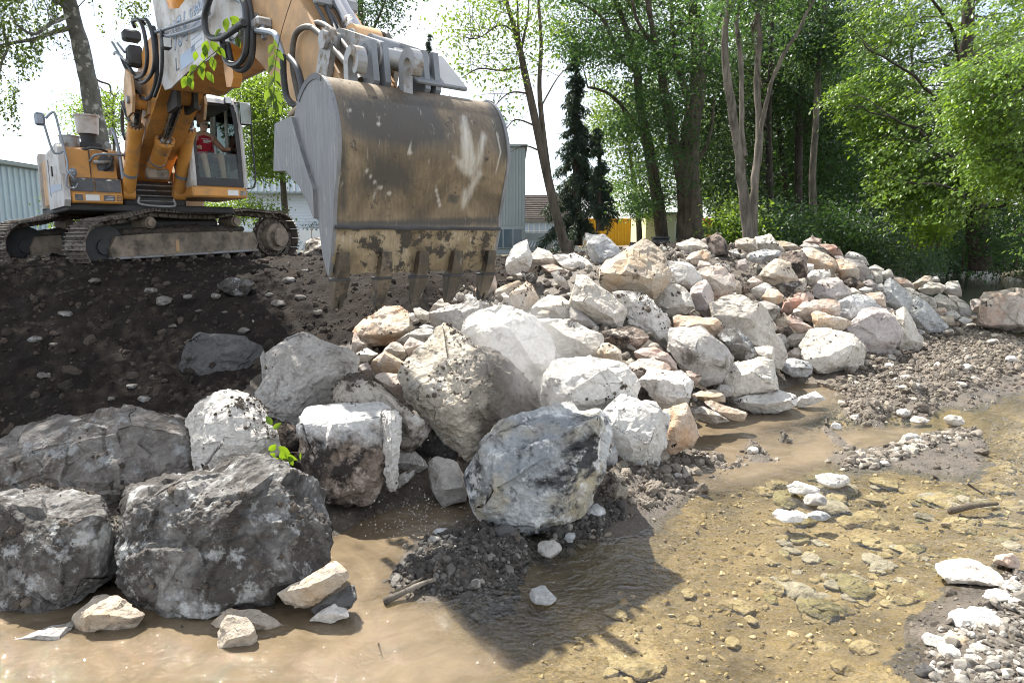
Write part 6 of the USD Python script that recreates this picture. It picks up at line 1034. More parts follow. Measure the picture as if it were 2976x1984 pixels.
def tree(name, label, category, trunks, crown, bark, leafm, radii, n_twig=40, group=None, base=None, wob=0.0, twig_r=0.012, rng=None, extra=None, leaf_parts=None):
    """trunks: lists of points, thickest first; crown: leaf mesh."""
    t = thing(name, label, category, group); tm = [limb(p, r[0], r[1], 12, 5, wob) for p, r in zip(trunks, radii)]
    if base is not None: tm.append(flare(*base))
    obj("trunk", tm[0] if base is None else cat(tm[0], tm[-1]), bark, t, smooth=True)
    for m in (tm[1:] if base is None else tm[1:-1]): obj("limb", m, bark, t, smooth=True)
    if extra is not None: obj("branches", extra, bark, t, smooth=True, kind="stuff")
    obj("crown", crown, leafm, t, kind="stuff")
    return t
R_ = np.random.default_rng(7)
# birch at the left
bt = [OP([(232, 520, 16.5), (226, 330, 16.4), (214, 250, 16.2), (196, 150, 16), (178, 80, 15.9), (158, 0, 15.8), (140, -120, 15.6), (128, -330, 15.4)]), OP([(176, 64, 15.9), (130, 72, 15.6), (70, 92, 15.3), (-30, 110, 15)]), OP([(170, 30, 15.9), (120, 52, 15.2), (80, 80, 14.8), (40, 60, 14.5)]), OP([(20, 100, 15.2), (8, 140, 15), (-10, 200, 14.9)]),
      OP([(206, 165, 16.1), (226, 185, 16.3), (252, 196, 16.4), (256, 215, 16.4), (268, 222, 16.4)]), OP([(140, -120, 15.6), (200, -170, 15), (290, -160, 14.6), (340, -90, 14.4)]), OP([(150, -60, 15.7), (60, -130, 14.6), (-40, -140, 14)])]
def weeping(regions, y0, y1, n, rng, length, k, size):
    c = fill(regions, y0, y1, n, rng, clump=.7, thr=.45); ps = []; st = []
    for q in c:
        L_ = length * rng.uniform(.3, 1); t = np.sort(rng.random(k)); dr = rng.normal(0, .12, 2); p = q + np.stack([dr[0] * t + .03 * np.sin(t * 9), dr[1] * t, -t * L_], 1); ps.append(p + rng.normal(0, .035, (k, 3))); st.append((q, q + np.array([dr[0], dr[1], -L_])))
    return leaves(np.vstack(ps), size, rng, droop=.9), st
bl, bst = weeping([[(-120, -160), (150, -160), (146, 30), (120, 90), (60, 140), (40, 260), (-120, 280)], [(70, 100), (165, 120), (160, 170), (120, 210), (80, 190)], [(180, -160), (345, -160), (335, 10), (300, 30), (240, 20), (190, 0)]], 14, 17.5, 520, R_, 1.1, 22, .075)
bl2, st2 = weeping([[(-300, -420), (420, -420), (350, -160), (-300, -160)]], 13.5, 18, 420, R_, 1.6, 30, .09)
_sh = np.random.default_rng(77); _q = _sh.uniform((-15, 8, 8.5), (-5, 17, 14), (9000, 3)); _w = _q - SUN_DIR * ((_q[:, 2:3] - 1.3) / SUN_DIR[2])
_q = _q[shapely.contains_xy(Polygon([(-14, 5.2), (-2.5, 6.2), (-2.9, 8), (-3.5, 10.3), (-6, 11.0), (-14, 11)]), _w[:, 0], _w[:, 1]) & (_q[:, 2] > 2.2 + _q[:, 1] * .46) & (fbm(_q * .8, 3, 9) > .40)][:750]
bl3 = leaves(spray(_q, 46, .30, _sh), .11, _sh, droop=.9)  # unseen foliage added overhead, shaped to throw shade on the bank
tree("birch_tree", "leaning birch with pale patches on its trunk and drooping leaves behind the excavator", "tree", bt, cat(bl, bl2, bl3), "bark_birch", "leaf_birch", [(.23, .12), (.06, .03), (.055, .02), (.03, .012), (.03, .01), (.05, .02), (.05, .02)], wob=.08,
     extra=cat(*[tube([a, (a + b) / 2 + [.02, 0, 0], b], .005, 4) for a, b in bst[::3] + st2[::5]], twigs([dense(b) for b in bt[1:]], np.array([a for a, _ in bst]), R_, 60, .008), twigs([dense(bt[0])], _q, _sh, 40, .012)))
# leafy tree low behind the excavator at the left
c = fill([[(160, 235), (290, 210), (300, 290), (240, 320), (165, 310)]], 19, 23, 150, R_); tk = [OP([(262, 540, 21), (262, 330, 21), (258, 250, 21), (262, 215, 21)])]
tree("young_tree", "sunlit young tree seen right of the birch trunk", "tree", tk, leaves(spray(c, 22, .28, R_), .085, R_), "bark_brown", "leaf_light", [(.06, .015)], extra=twigs([dense(k) for k in tk], c, R_, 40))
# tree behind the stick
c = fill([[(735, -140), (930, -140), (915, 10), (890, 70), (850, 105), (790, 70), (745, 40)]], 25, 30, 230, R_); tk = [OP([(832, 540, 27.5), (832, 250, 27.5), (830, 100, 27.5), (828, -20, 27.5), (835, -140, 27.5)]), OP([(832, 120, 27.5), (870, 40, 27.2), (900, -40, 27)]), OP([(829, 60, 27.5), (790, 0, 27.5), (770, -70, 27.5)])]
tree("elm_tree", "bluish green tree standing behind the stick of the excavator", "tree", tk, leaves(spray(c, 34, .45, R_), .12, R_), "bark_brown", "leaf_bluish", [(.2, .05), (.07, .02), (.07, .02)], extra=twigs([dense(k) for k in tk], c, R_, 70))
# tree between cab and bucket
c = fill([[(545, 190), (610, 168), (690, 255), (705, 300), (660, 330), (655, 400), (600, 405), (572, 392), (565, 300), (520, 215)], [(585, 385), (690, 375), (690, 430), (640, 440), (595, 425)], [(690, 440), (735, 450), (730, 500), (700, 490)]], 18, 22, 330, R_, clump=1.1); tk = [OP([(660, 560, 20), (650, 420, 20), (640, 300, 20), (620, 200, 20)]), OP([(648, 400, 20), (600, 330, 19.6), (565, 270, 19.3)]), OP([(645, 360, 20), (690, 290, 20), (720, 240, 20)])]
tree("maple_tree", "light green tree in full sun between the cab and the bucket", "tree", tk, leaves(spray(c, 40, .33, R_), .105, R_), "bark_brown", "leaf_light", [(.11, .03), (.04, .012), (.04, .012)], extra=twigs([dense(k) for k in tk], c, R_, 90))
def bush(name, label, regions, y0, y1, n, leafm, k=30, r=.25, size=.09, stems=8, clump=1.2, thr=.44, cat_="bush", group=None):
    rng = np.random.default_rng(len(label) + n); c = fill(regions, y0, y1, n, rng, clump=clump, thr=thr); t = thing(name, label, cat_, group)
    b = c.mean(0); lo = c[:, 2].min(); ms = []
    for i in rng.choice(len(c), min(stems, len(c)), replace=False): q = c[i]; a = np.array([q[0] + rng.normal(0, .15), q[1], min(lo, q[2]) - .25]); ms.append(tube([a, (a + q) / 2 + rng.normal(0, .05, 3), q], [.025, .018, .008], 5, 3))
    obj("stems", cat(*ms), "bark_brown", t, kind="stuff"); obj("foliage", leaves(spray(c, k, r, rng, .8), size, rng), leafm, t, kind="stuff"); return t
bush("hedge", "low green hedge seen under the excavator's tool housing", [[(140, 474), (262, 476), (262, 505), (140, 505)]], 17, 19, 70, "leaf_light", cat_="hedge")
bush("hedge", "sunlit hedge seen under the cab above the track", [[(430, 462), (500, 455), (550, 462), (625, 484), (640, 500), (430, 500)]], 17, 19.5, 110, "leaf_light", cat_="hedge")
bush("thuja", "small dark green cone-shaped conifer between the track and the bucket", [[(722, 488), (735, 505), (742, 560), (704, 560), (710, 510)]], 29, 31, 90, "leaf_deep", k=40, r=.18, size=.07, cat_="conifer")
# spruces
def spruce(name, label, U, V0, V1, y, hw, n, seed, gaps=.35):
    rng = np.random.default_rng(seed); top, bot = O(U, V0, y), O(U + 4, V1, y); H = top[2] - bot[2]; hw = hw * y * DS / 1568; cs = []; br = []
    for i in range(n):
        t = rng.beta(1.25, 1.0); L_ = hw * (.06 + .94 * t ** 1.3) * rng.uniform(.35, 1.15) + .08; a = rng.uniform(0, 2 * np.pi); z = top[2] - t * H; st = np.array([top[0] + (bot[0] - top[0]) * t, top[1], z]); d = np.array([math.cos(a), math.sin(a), 0]); m = int(5 + 14 * L_)
        s = np.linspace(.15, 1, m); p = st + d * (s * L_)[:, None]; p[:, 2] += .1 * L_ - .55 * L_ * s ** 1.6 * (.5 + t * .6)
        br.append(tube(p[:: max(1, m // 4)], .012, 4)); q = np.repeat(p, 9, 0) + rng.normal(0, .045, (m * 9, 3)); q[:, 2] -= rng.random(m * 9) * .34 * min(1, L_); cs.append(q)
    t = thing(name, label, "spruce"); obj("trunk", limb([bot - [0, 0, .6], (bot + top) / 2, top], .09 + .012 * H, .01, 8, 3), "bark_dark", t, smooth=True); obj("branches", cat(*br), "bark_dark", t, kind="stuff")
    obj("needles", leaves(np.vstack(cs), .16, rng, droop=1.1, aspect=.22), "needle", t, kind="stuff")
spruce("spruce_tree", "small far spruce rising just above the right half of the bucket", 985, 76, 470, 40, 48, 150, 21)
spruce("spruce_tree", "tall dark spruce with hanging branches behind the slim twin-stemmed tree", 1322, 88, 530, 22, 88, 140, 22)
spruce("spruce_tree", "shorter dark spruce in front of the yellow container", 1375, 290, 495, 21, 42, 45, 23)
# slim twin-stemmed tree
tk = [OP([(1304, 585, 15), (1285, 520, 15), (1256, 400, 15), (1226, 260, 15), (1206, 170, 15), (1195, 118, 15), (1180, 60, 15), (1163, 0, 15), (1150, -90, 15)]), OP([(1262, 420, 15), (1247, 300, 15.1), (1239, 200, 15.2), (1243, 100, 15.2), (1237, 0, 15.3), (1238, -100, 15.4)]), OP([(1196, 118, 15), (1190, 60, 14.9), (1188, 0, 14.8), (1180, -70, 14.8)]), OP([(1197, 112, 15), (1212, 40, 15.1), (1216, -40, 15.2)]),
      OP([(1200, 155, 15), (1150, 162, 14.6), (1100, 158, 14.2), (1060, 180, 14)]), OP([(1190, 80, 15), (1150, 58, 14.8), (1105, 85, 14.6), (1080, 90, 14.5)]), OP([(1216, 215, 15), (1170, 214, 14.7), (1130, 250, 14.4)]), OP([(1232, 290, 15), (1185, 275, 14.7), (1160, 300, 14.5)]), OP([(1240, 250, 15.1), (1280, 180, 15.6), (1310, 150, 15.9)]), OP([(1248, 350, 15), (1205, 335, 14.6), (1170, 350, 14.4)])]
c = fill([[(1020, -90), (1340, -90), (1335, 60), (1270, 110), (1215, 150), (1160, 320), (1090, 240), (1020, 230), (1030, 120)], [(1150, 330), (1240, 380), (1230, 440), (1190, 450)], [(1235, 100), (1340, 60), (1330, 220), (1260, 260)]], 13.5, 16.5, 260, R_, clump=1.0, thr=.48)
tree("slim_tree", "slim leaning twin-stemmed tree with sparse leaves right of the bucket", "tree", tk, leaves(spray(c, 15, .24, R_), .08, R_), "bark_brown", "leaf_light", [(.115, .03), (.07, .02), (.035, .01), (.035, .01), (.025, .008), (.022, .008), (.022, .008), (.02, .007), (.02, .007), (.02, .007)], n_twig=60, base=(O(1304, 585, 15), .115, .4), extra=twigs([dense(k) for k in tk], c, R_, 120, .006))
# locust trees over the container
tk = [OP([(1586, 590, 21), (1584, 480, 21), (1580, 400, 21), (1586, 300, 21.1), (1604, 190, 21.3), (1600, 80, 21.3), (1592, 0, 21.3), (1590, -90, 21.3)]), OP([(1570, 440, 21), (1545, 300, 20.8), (1520, 180, 20.6), (1500, 80, 20.4), (1480, -60, 20)]), OP([(1525, 580, 22), (1512, 470, 22), (1490, 340, 22), (1470, 250, 22), (1462, 150, 22), (1435, 60, 21.8), (1400, -40, 21.6)]),
      OP([(1486, 320, 22), (1440, 260, 21.6), (1400, 215, 21.3), (1350, 200, 21)]), OP([(1466, 170, 22), (1420, 120, 21.5), (1380, 40, 21), (1300, -10, 20.6)]), OP([(1590, 260, 21.1), (1560, 160, 21.5), (1545, 60, 21.8), (1540, -60, 22)]), OP([(1600, 170, 21.3), (1640, 100, 21.7), (1660, 20, 22)]), OP([(1575, 400, 21), (1625, 330, 21.2), (1640, 230, 21.4)]), OP([(1510, 120, 20.5), (1460, 40, 20), (1440, -60, 19.6)])]
c = fill([[(1225, -110), (1700, -110), (1700, 80), (1650, 230), (1610, 200), (1560, 240), (1470, 230), (1390, 200), (1330, 150), (1270, 90)], [(1420, 230), (1560, 230), (1600, 330), (1590, 420), (1545, 480), (1440, 490), (1415, 400)]], 18, 26, 820, R_, clump=.75, thr=.52)
tree("locust_tree", "big many-limbed locust with thick dark trunks behind the heap, right of the container", "tree", tk, leaves(spray(c, 52, .30, R_, .4, .15), .115, R_, aspect=.45), "bark_brown", "leaf_locust", [(.42, .10), (.18, .06), (.22, .06), (.09, .03), (.1, .03), (.12, .04), (.08, .02), (.09, .03), (.07, .02)], wob=.15, base=(O(1586, 590, 21), .42, .8), extra=twigs([dense(k) for k in tk], c, R_, 220, .009))
# grey-barked triple trunk right of the locust
tk = [OP([(1720, 575, 14.5), (1719, 544, 14.5), (1703, 408, 14.5), (1687, 290, 14.4), (1669, 172, 14.3), (1664, 82, 14.3), (1676, 0, 14.3), (1680, -90, 14.3)]), OP([(1709, 360, 14.4), (1705, 300, 14.5), (1703, 181, 14.6), (1694, 68, 14.7), (1698, 0, 14.8), (1700, -90, 14.9)]), OP([(1728, 560, 14.6), (1731, 480, 14.6), (1734, 408, 14.6), (1746, 295, 14.7), (1737, 204, 14.8), (1744, 91, 14.8), (1737, 0, 14.9), (1735, -90, 14.9)]), OP([(1742, 330, 14.7), (1769, 200, 14.5), (1796, 136, 14.3), (1841, 54, 14.1), (1873, -10, 14), (1890, -90, 13.9)]), OP([(1748, 200, 14.7), (1738, 130, 14.4), (1725, 60, 14.2)])]
c = fill([[(1620, -160), (1930, -160), (1920, -40), (1860, 20), (1800, 60), (1740, 20), (1640, 30)]], 13, 16.5, 190, R_, clump=.9)
tree("ash_tree", "tree with four slender sunlit grey trunks rising from one root behind the heap", "tree", tk, leaves(spray(c, 30, .3, R_), .09, R_), "bark_grey", "leaf_locust", [(.125, .045), (.055, .04), (.10, .04), (.05, .018), (.02, .01)], wob=.10, base=(O(1723, 575, 14.5), .14, .5), extra=twigs([dense(k) for k in tk], c, R_, 60))
# wood behind: trunks one can tell apart, crowns of their own
def wood(label, uvs, y, r, bark, region, n, leafm, y0, y1, seed, k=60, rr=.42, size=.14, clump=.6, thr=.50, group=None, name="wood_tree"):
    rng = np.random.default_rng(seed); tk = [OP([(u, v, y) for u, v in uvs])]; c = fill(region, y0, y1, n, rng, clump=clump, thr=thr)
    tree(name, label, "tree", tk, leaves(spray(c, k, rr, rng, .6, .1), size, rng), bark, leafm, [(r, r * .4)], extra=twigs([dense(t) for t in tk], c, rng, 36), group=group)
wood("straight slender grey tree trunk among the dark wood, left of the overhanging beech", [(1875, 590), (1870, 512), (1866, 408), (1873, 295), (1882, 136), (1895, 0), (1898, -100)], 20, .125, "bark_grey", [[(1790, -110), (1950, -110), (1940, 120), (1880, 160), (1800, 90)]], 150, "leaf_bluish", 19, 23, 31)
wood("dark upright trunk with bluish foliage right of the grey quadruple trunks", [(1832, 560), (1834, 440), (1836, 230), (1838, 100), (1838, -100)], 26, .17, "bark_dark", [[(1720, 0), (1900, -60), (1900, 260), (1840, 300), (1740, 240)]], 190, "leaf_deep", 24, 29, 32)
wood("dark leaning trunk deep in the wood right of the quadruple trunks", [(1812, 560), (1806, 440), (1790, 300), (1776, 180), (1770, 60)], 28, .14, "bark_dark", [[(1650, 60), (1800, 20), (1810, 330), (1700, 400), (1640, 300)]], 190, "leaf_deep", 26, 32, 33)
wood("dark trunk hung with glossy leaves, close behind the quadruple trunks", [(1770, 570), (1768, 440), (1765, 300), (1770, 150), (1775, 0)], 24, .15, "bark_dark", [[(1620, 120), (1720, 180), (1730, 460), (1650, 480), (1600, 340)]], 170, "leaf_deep", 22, 27, 34)
wood("bright sunlit tree seen through the gap left of the locust's trunks", [(1470, 590), (1465, 480), (1450, 380), (1440, 280)], 34, .16, "bark_brown", [[(1370, 180), (1530, 200), (1560, 420), (1500, 500), (1400, 500), (1360, 380)]], 210, "leaf_light", 31, 38, 35, size=.15)
wood("bright green tree seen between the locust and the quadruple trunks", [(1650, 590), (1650, 480), (1645, 380), (1650, 260)], 36, .18, "bark_brown", [[(1590, 230), (1700, 260), (1705, 440), (1640, 480), (1590, 470)]], 210, "leaf_light", 33, 40, 36, size=.15)
wood("tall pale green tree closing the view above the locust's limbs", [(1600, 590), (1600, 300), (1598, 100), (1590, -90)], 40, .24, "bark_dark", [[(1420, -120), (1720, -120), (1730, 160), (1650, 260), (1500, 200), (1420, 60)]], 190, "leaf_light", 38, 45, 37, size=.17, rr=.6, thr=.52)
BG = "trees in the dark wood across the water"
for i, (u, y, reg, lm) in enumerate([(1905, 30, [(1800, 150), (1960, 120), (1980, 420), (1900, 520), (1810, 470)], "leaf_locust"), (1960, 34, [(1880, 40), (2060, 40), (2060, 330), (1960, 460), (1890, 300)], "leaf_deep"), (2010, 38, [(1900, 300), (2080, 300), (2120, 560), (1980, 590), (1900, 520)], "leaf_bluish"), (2090, 42, [(1990, 330), (2220, 330), (2230, 590), (2080, 610), (2000, 560)], "leaf_deep"),
                                     (2200, 41, [(2100, 200), (2330, 200), (2330, 590), (2170, 590), (2110, 420)], "leaf_deep"), (1740, 34, [(1640, 300), (1840, 300), (1850, 560), (1740, 590), (1650, 560)], "leaf_deep"), (1860, 44, [(1700, -60), (1990, -60), (1990, 260), (1820, 360), (1700, 240)], "leaf_deep"), (2060, 48, [(1900, -100), (2260, -100), (2260, 300), (2050, 420), (1900, 240)], "leaf_deep"), (2310, 40, [(2220, 60), (2460, 60), (2460, 590), (2300, 600), (2220, 400)], "leaf_deep"),
                                     (1810, 36, [(1720, 180), (1900, 180), (1900, 500), (1800, 560), (1720, 480)], "leaf_locust")]):
    wood("dark dense tree of the wood behind the heap and the stream", [(u, 610), (u + 4 * (i % 3 - 1), 420), (u + 9 * (i % 2), 250), (u, 60)], y, .16 + .02 * (i % 3), "bark_dark", [reg], 250, lm, y - 4, y + 4, 60 + i, k=64, rr=.6, size=.18, thr=.47, group=BG)
# undergrowth
for i, (lab, reg, y0, y1, n, lm) in enumerate([("leafy bush at the foot of the quadruple trunks, touching the heap", [(1680, 490), (1705, 470), (1715, 540), (1700, 575), (1678, 570)], 15.5, 17, 80, "leaf_light"), ("dark green bush right of the quadruple trunks", [(1735, 520), (1800, 480), (1840, 520), (1850, 575), (1740, 570)], 16, 19, 110, "leaf_bluish"),
        ("rounded bush behind the right skyline of the heap", [(1830, 500), (1900, 470), (1960, 500), (1990, 580), (1850, 590)], 18, 21, 130, "leaf_locust"), ("wide dark bush by the dark water above the heap's tail", [(1930, 530), (2000, 500), (2060, 560), (2090, 615), (1960, 610)], 19, 23, 140, "leaf_deep"),
        ("trailing bush dipping into the dark stream", [(2050, 560), (2110, 540), (2170, 590), (2150, 622), (2070, 622)], 24, 28, 110, "leaf_bluish"), ("ivy-like growth on the far stream bank below the beech", [(2140, 560), (2260, 560), (2260, 606), (2150, 608)], 32, 36, 90, "leaf_deep")]):
    bush("bush", lab, [reg], y0, y1, n, lm, k=44, r=.3, size=.10)
bush("beech_sapling", "bright yellow-green sapling leaning over the far side of the stream", [[(2098, 492), (2192, 474), (2184, 515), (2160, 560), (2106, 556)]], 19, 20.5, 90, "leaf_bright", k=26, r=.18, size=.1, cat_="sapling")
bush("bush", "dark bushes lining the far bank of the stream under the beech", [[(2150, 540), (2440, 540), (2440, 622), (2150, 618)]], 29, 32, 240, "leaf_deep", k=46, r=.4, size=.13)  # dense growth added to keep sky from reflecting in the far water
# overhanging beech on the right
def beech(name, label, trunk, radii, boughs, regions, y0, y1, n, k, size, seed, leafm="leaf_beech", lean=(-.55, -.35)):
    rng = np.random.default_rng(seed); c = fill(regions, y0, y1, n, rng, clump=.62, thr=.505, soft=40); ax = np.array([lean[0], lean[1], -.28]); m = []
    d = rng.normal(0, 1, (len(c), k, 3)); al = rng.uniform(-.7, .7, (len(c), k, 1)); p = c[:, None] + al * ax * 1.0 + d * np.array([.16, .16, .035]) + np.array([0, 0, -.10]) * np.abs(d[..., :1]); up = np.repeat((ax / np.linalg.norm(ax))[None], len(c) * k, 0)
    lv = leaves(p.reshape(-1, 3), size, rng, droop=.35, up=up)
    t = thing(name, label, "tree"); obj("trunk", limb(trunk, *radii, 12, 5, .12), "bark_dark", t, smooth=True)
    for b in boughs: obj("limb", limb(b, .04, .010, 8, 4, .25), "bark_dark", t, smooth=True)
    obj("branches", cat(*[tube([q - ax * .8, q, q + ax * .75], [.012, .008, .003], 4) for q in c[:: 2]], twigs([dense(b) for b in [trunk] + boughs], c, rng, 90, .009)), "bark_dark", t, kind="stuff"); obj("crown", lv, leafm, t, kind="stuff")
bo = [OP([(2235, 420, 16), (2150, 330, 14.6), (2050, 270, 13.4), (1950, 240, 12.5)]), OP([(2225, 330, 16), (2130, 200, 14.4), (2030, 130, 13), (1980, 100, 12.6)]), OP([(2240, 470, 16), (2170, 430, 14.6), (2090, 420, 13.6), (2030, 400, 13)]), OP([(2215, 240, 16), (2190, 80, 15), (2120, -30, 14), (2050, -90, 13)]), OP([(2235, 400, 16), (2300, 300, 14.6), (2380, 240, 13.4)]), OP([(2240, 500, 16), (2290, 470, 15), (2360, 470, 14)])]
beech("beech_tree", "large overhanging beech, its sunlit layered branches drooping over the stream at the right", OP([(2252, 615, 16.2), (2245, 500, 16), (2238, 400, 16), (2222, 300, 16), (2212, 200, 16), (2222, 60, 16), (2230, -120, 16)]), (.24, .10), bo,
      [[(1965, -110), (2440, -110), (2440, 330), (2300, 420), (2180, 430), (2060, 440), (2005, 340), (1895, 235), (1950, 150), (1945, 40)], [(2010, 380), (2330, 400), (2250, 520), (2120, 480), (2060, 520), (2010, 440)]], 12.3, 18.5, 1250, 40, .095, 81)
beech("beech_tree", "nearer beech bough hanging in from the right edge over the far bank", OP([(2650, 620, 12), (2640, 300, 12), (2600, 0, 12)]), (.2, .1), [OP([(2640, 330, 12), (2500, 380, 11.4), (2350, 440, 10.6)]), OP([(2630, 200, 12), (2480, 180, 11.2), (2330, 220, 10.4)]), OP([(2640, 400, 12), (2480, 500, 11.5), (2330, 540, 11)])],
      [[(2180, 150), (2440, 60), (2440, 580), (2350, 575), (2290, 545), (2250, 470), (2200, 300)]], 9.6, 12.5, 420, 40, .08, 82)
bush("bush", "brownish green bush on the right bank above the dark water", [[(2190, 560), (2300, 500), (2420, 480), (2420, 590), (2250, 600)]], 15, 18, 130, "leaf_locust", k=40, r=.25, size=.09)
O = _O
# beech twigs hanging in front of the boom
def leafy(name, label, stems, pts, size, mat, seed, catg="twig"):
    rng = np.random.default_rng(seed); t = thing(name, label, catg); obj("stem", cat(*[tube(OP(s), .0035, 5, 4) for s in stems]), "bark_brown", t)
    for u, v, y, du, dv, s in pts:
        a = O(u, v, y); ax = O(u + du, v + dv, y + .01) - a; ax /= np.linalg.norm(ax); nn = np.array([rng.normal(0, .4), -1, rng.normal(.2, .4)]); sd = np.cross(ax, nn); sd /= np.linalg.norm(sd); nn = np.cross(sd, ax); L_ = size * s; w = L_ * .28
        xs = np.linspace(0, 1, 7); prof = np.sin(np.pi * np.clip(xs, 0.02, .985) ** .8) * w
        v_ = np.vstack([a + ax * (x * L_) + nn * (-.12 * L_ * x * x) + k * sd * p + nn * abs(k) * p * .35 for x, p in zip(xs, prof) for k in (-1, 0, 1)]); f_ = []
        for i in range(6):
            for k in (0, 1): b = i * 3 + k; f_ += [(b, b + 1, b + 4), (b, b + 4, b + 3)]
        obj("leaf", trimesh.Trimesh(v_, np.array(f_), process=False), mat, t, smooth=True)
leafy("beech_twig", "thin twig with translucent yellow-green leaves hanging in front of the boom", [[(660, -60, 7.3), (610, 50, 7.2), (560, 78, 7.2), (520, 100, 7.2), (470, 140, 7.2), (430, 178, 7.2)], [(500, 115, 7.2), (488, 150, 7.2), (486, 178, 7.2)], [(545, 85, 7.2), (548, 110, 7.2)]],
      [(522, 42, 7.2, -4, 30, 1), (535, 45, 7.2, 10, 26, 1), (528, 40, 7.25, 22, 14, 1.1), (545, 84, 7.2, 4, 20, .8), (560, 62, 7.2, 14, 6, .8), (476, 94, 7.2, -5, 26, 1.1), (484, 96, 7.2, 14, 18, 1.1), (470, 102, 7.2, 4, 26, 1), (500, 108, 7.2, 12, 16, .9), (470, 140, 7.2, -8, 22, .9), (486, 130, 7.2, 4, 24, 1), (460, 152, 7.2, 4, 22, 1), (452, 150, 7.2, -14, 14, .9), (475, 165, 7.2, 10, 16, .9), (442, 165, 7.2, -6, 22, 1), (430, 176, 7.2, -8, 18, 1), (434, 178, 7.2, 6, 20, .9), (450, 118, 7.2, -2, 16, .7), (508, 68, 7.2, -12, 12, .8), (465, 120, 7.2, 2, 12, .6)], .135, "leaf_bright", 91)
leafy("beech_twig", "shaded green twig hanging in front of the stick", [[(690, -60, 6.4), (650, 60, 6.4), (632, 150, 6.4), (628, 250, 6.4)]], [(630, 90 + 12 * i, 6.4, (-1) ** i * (8 + 5 * (i % 3)), 20, .75 + .12 * (i % 4)) for i in range(14)] + [(622, 205, 6.4, -10, 24, 1.1), (634, 230, 6.4, 8, 26, 1.1), (628, 215, 6.4, 2, 26, 1)], .118, "leaf_light", 92)
leafy("leaf_sprig", "green sprig growing between the white boulder and the blocky brown one", [[(640, 1060, 5.43), (632, 1020, 5.50), (625, 975, 5.56)], [(640, 1060, 5.43), (665, 1040, 5.37), (690, 1040, 5.37)]],
      [(625, 975, 5.37, -10, -14, .9), (628, 985, 5.37, 12, -10, .8), (634, 1020, 5.31, -14, 14, 1), (640, 1025, 5.31, 12, 8, 1.1), (646, 1035, 5.24, 6, 20, 1), (632, 1040, 5.24, -14, 12, 1), (655, 1042, 5.24, 14, 8, 1.1), (662, 1048, 5.24, 8, 14, .9), (690, 1040, 5.24, 6, 14, .8), (640, 1052, 5.18, -16, 8, 1), (625, 1050, 5.18, -8, 10, .9)], .10, "leaf_bright", 93, "plant")
# ------------------------------------------------------------------ buildings, container, van, barriers behind
plain("clad_blue", (0.47, 0.57, 0.66), rough=0.45, var=0.08, scale=0.6)
plain("clad_white", (0.56, 0.60, 0.66), rough=0.5, var=0.06, scale=0.8)
plain("clad_grey", (0.27, 0.31, 0.32), rough=0.5, var=0.1, scale=0.8)
plain("pane_dark", (0.06, 0.09, 0.11), rough=0.08, var=0.3, scale=0.8)
plain("roof_tile", (0.22, 0.19, 0.175), rough=0.85, var=0.3, scale=3)
plain("glaze_blue", (0.45, 0.53, 0.68), rough=0.2, var=0.15, scale=1.2)
plain("hut_cream", (0.66, 0.60, 0.36), rough=0.7, var=0.06)
plain("hut_white", (0.62, 0.64, 0.52), rough=0.7, var=0.05)
plain("container_yellow", (0.68, 0.36, 0.012), rough=0.45, var=0.12, scale=1.0, dirt=(0.3, 0.2, 0.05), dirt_at=0.68)
plain("van_yellow", (0.62, 0.36, 0.03), rough=0.3, var=0.05, coat=0.5)
plain("plastic_white", (0.72, 0.73, 0.73), rough=0.5, var=0.06, scale=2)
plain("sign_red", (0.55, 0.03, 0.03), rough=0.5)
plain("tarp_dark", (0.05, 0.052, 0.06), rough=0.8, var=0.4, scale=3)
def bxw(x0, x1, y0, y1, z0, z1, r=.02): return rbox((x1 - x0, y1 - y0, z1 - z0), r, ((x0 + x1) / 2, (y0 + y1) / 2, (z0 + z1) / 2))
def ribs_x(x0, x1, step, y, z0, z1, w=.06, d=.05): return [bxw(x - w / 2, x + w / 2, y - d, y + .01, z0, z1, .008) for x in np.arange(x0, x1, step)]
# long hall at the left edge, its wall running away from the camera
h = thing("industrial_hall", "pale blue corrugated hall at the left edge behind the excavator", "building", loc=(0, 0, 0.5))
obj("wall", bxw(-32, -18.3, 18, 32, .6, 4.35), "clad_blue", h)
obj("cladding_ribs", cat(*[bxw(-18.31, -18.24, y - .05, y + .05, .7, 4.3, .015) for y in np.arange(18.2, 32, .30)]), "clad_blue", h, kind="stuff")
obj("eaves", bxw(-32.1, -18.1, 17.9, 32.1, 4.35, 4.5, .03), "clad_grey", h)
obj("roof", T(m3.Manifold.hull_points(np.array([(-32.1, y, 4.5) for y in (17.9, 32.1)] + [(-18.1, y, 4.5) for y in (17.9, 32.1)] + [(-25, y, 5.0) for y in (17.9, 32.1)]))), "clad_grey", h)
# bluish white hall behind cab and bucket
x0, x1 = (O(540, 500, 38)[0], O(790, 500, 38)[0]); h = thing("warehouse", "bluish white warehouse with a ribbed fascia seen between the cab and the bucket", "building", loc=(0, 0, 0.5))
obj("wall", bxw(x0, x1, 38, 52, .6, 4.3), "clad_white", h); obj("fascia", bxw(x0 - .3, x1 + .3, 37.3, 52.3, 4.2, 5.35), "clad_blue", h)
for i, x in enumerate(np.arange(x0 - .2, x1 + .3, .34)): obj("rib", bxw(x - .07, x + .07, 37.22, 37.31, 4.24, 5.32, .015), "clad_white", h)
for z in np.arange(.9, 4.2, .16): obj("groove", bxw(x0, x1, 37.985, 38.01, z, z + .03, .003), "clad_blue", h)
obj("soffit", bxw(x0 - .28, x1 + .28, 37.32, 38.02, 4.12, 4.2), "clad_grey", h)
obj("roof", bxw(x0 - .4, x1 + .4, 37.1, 52.5, 5.35, 5.5), "clad_grey", h)
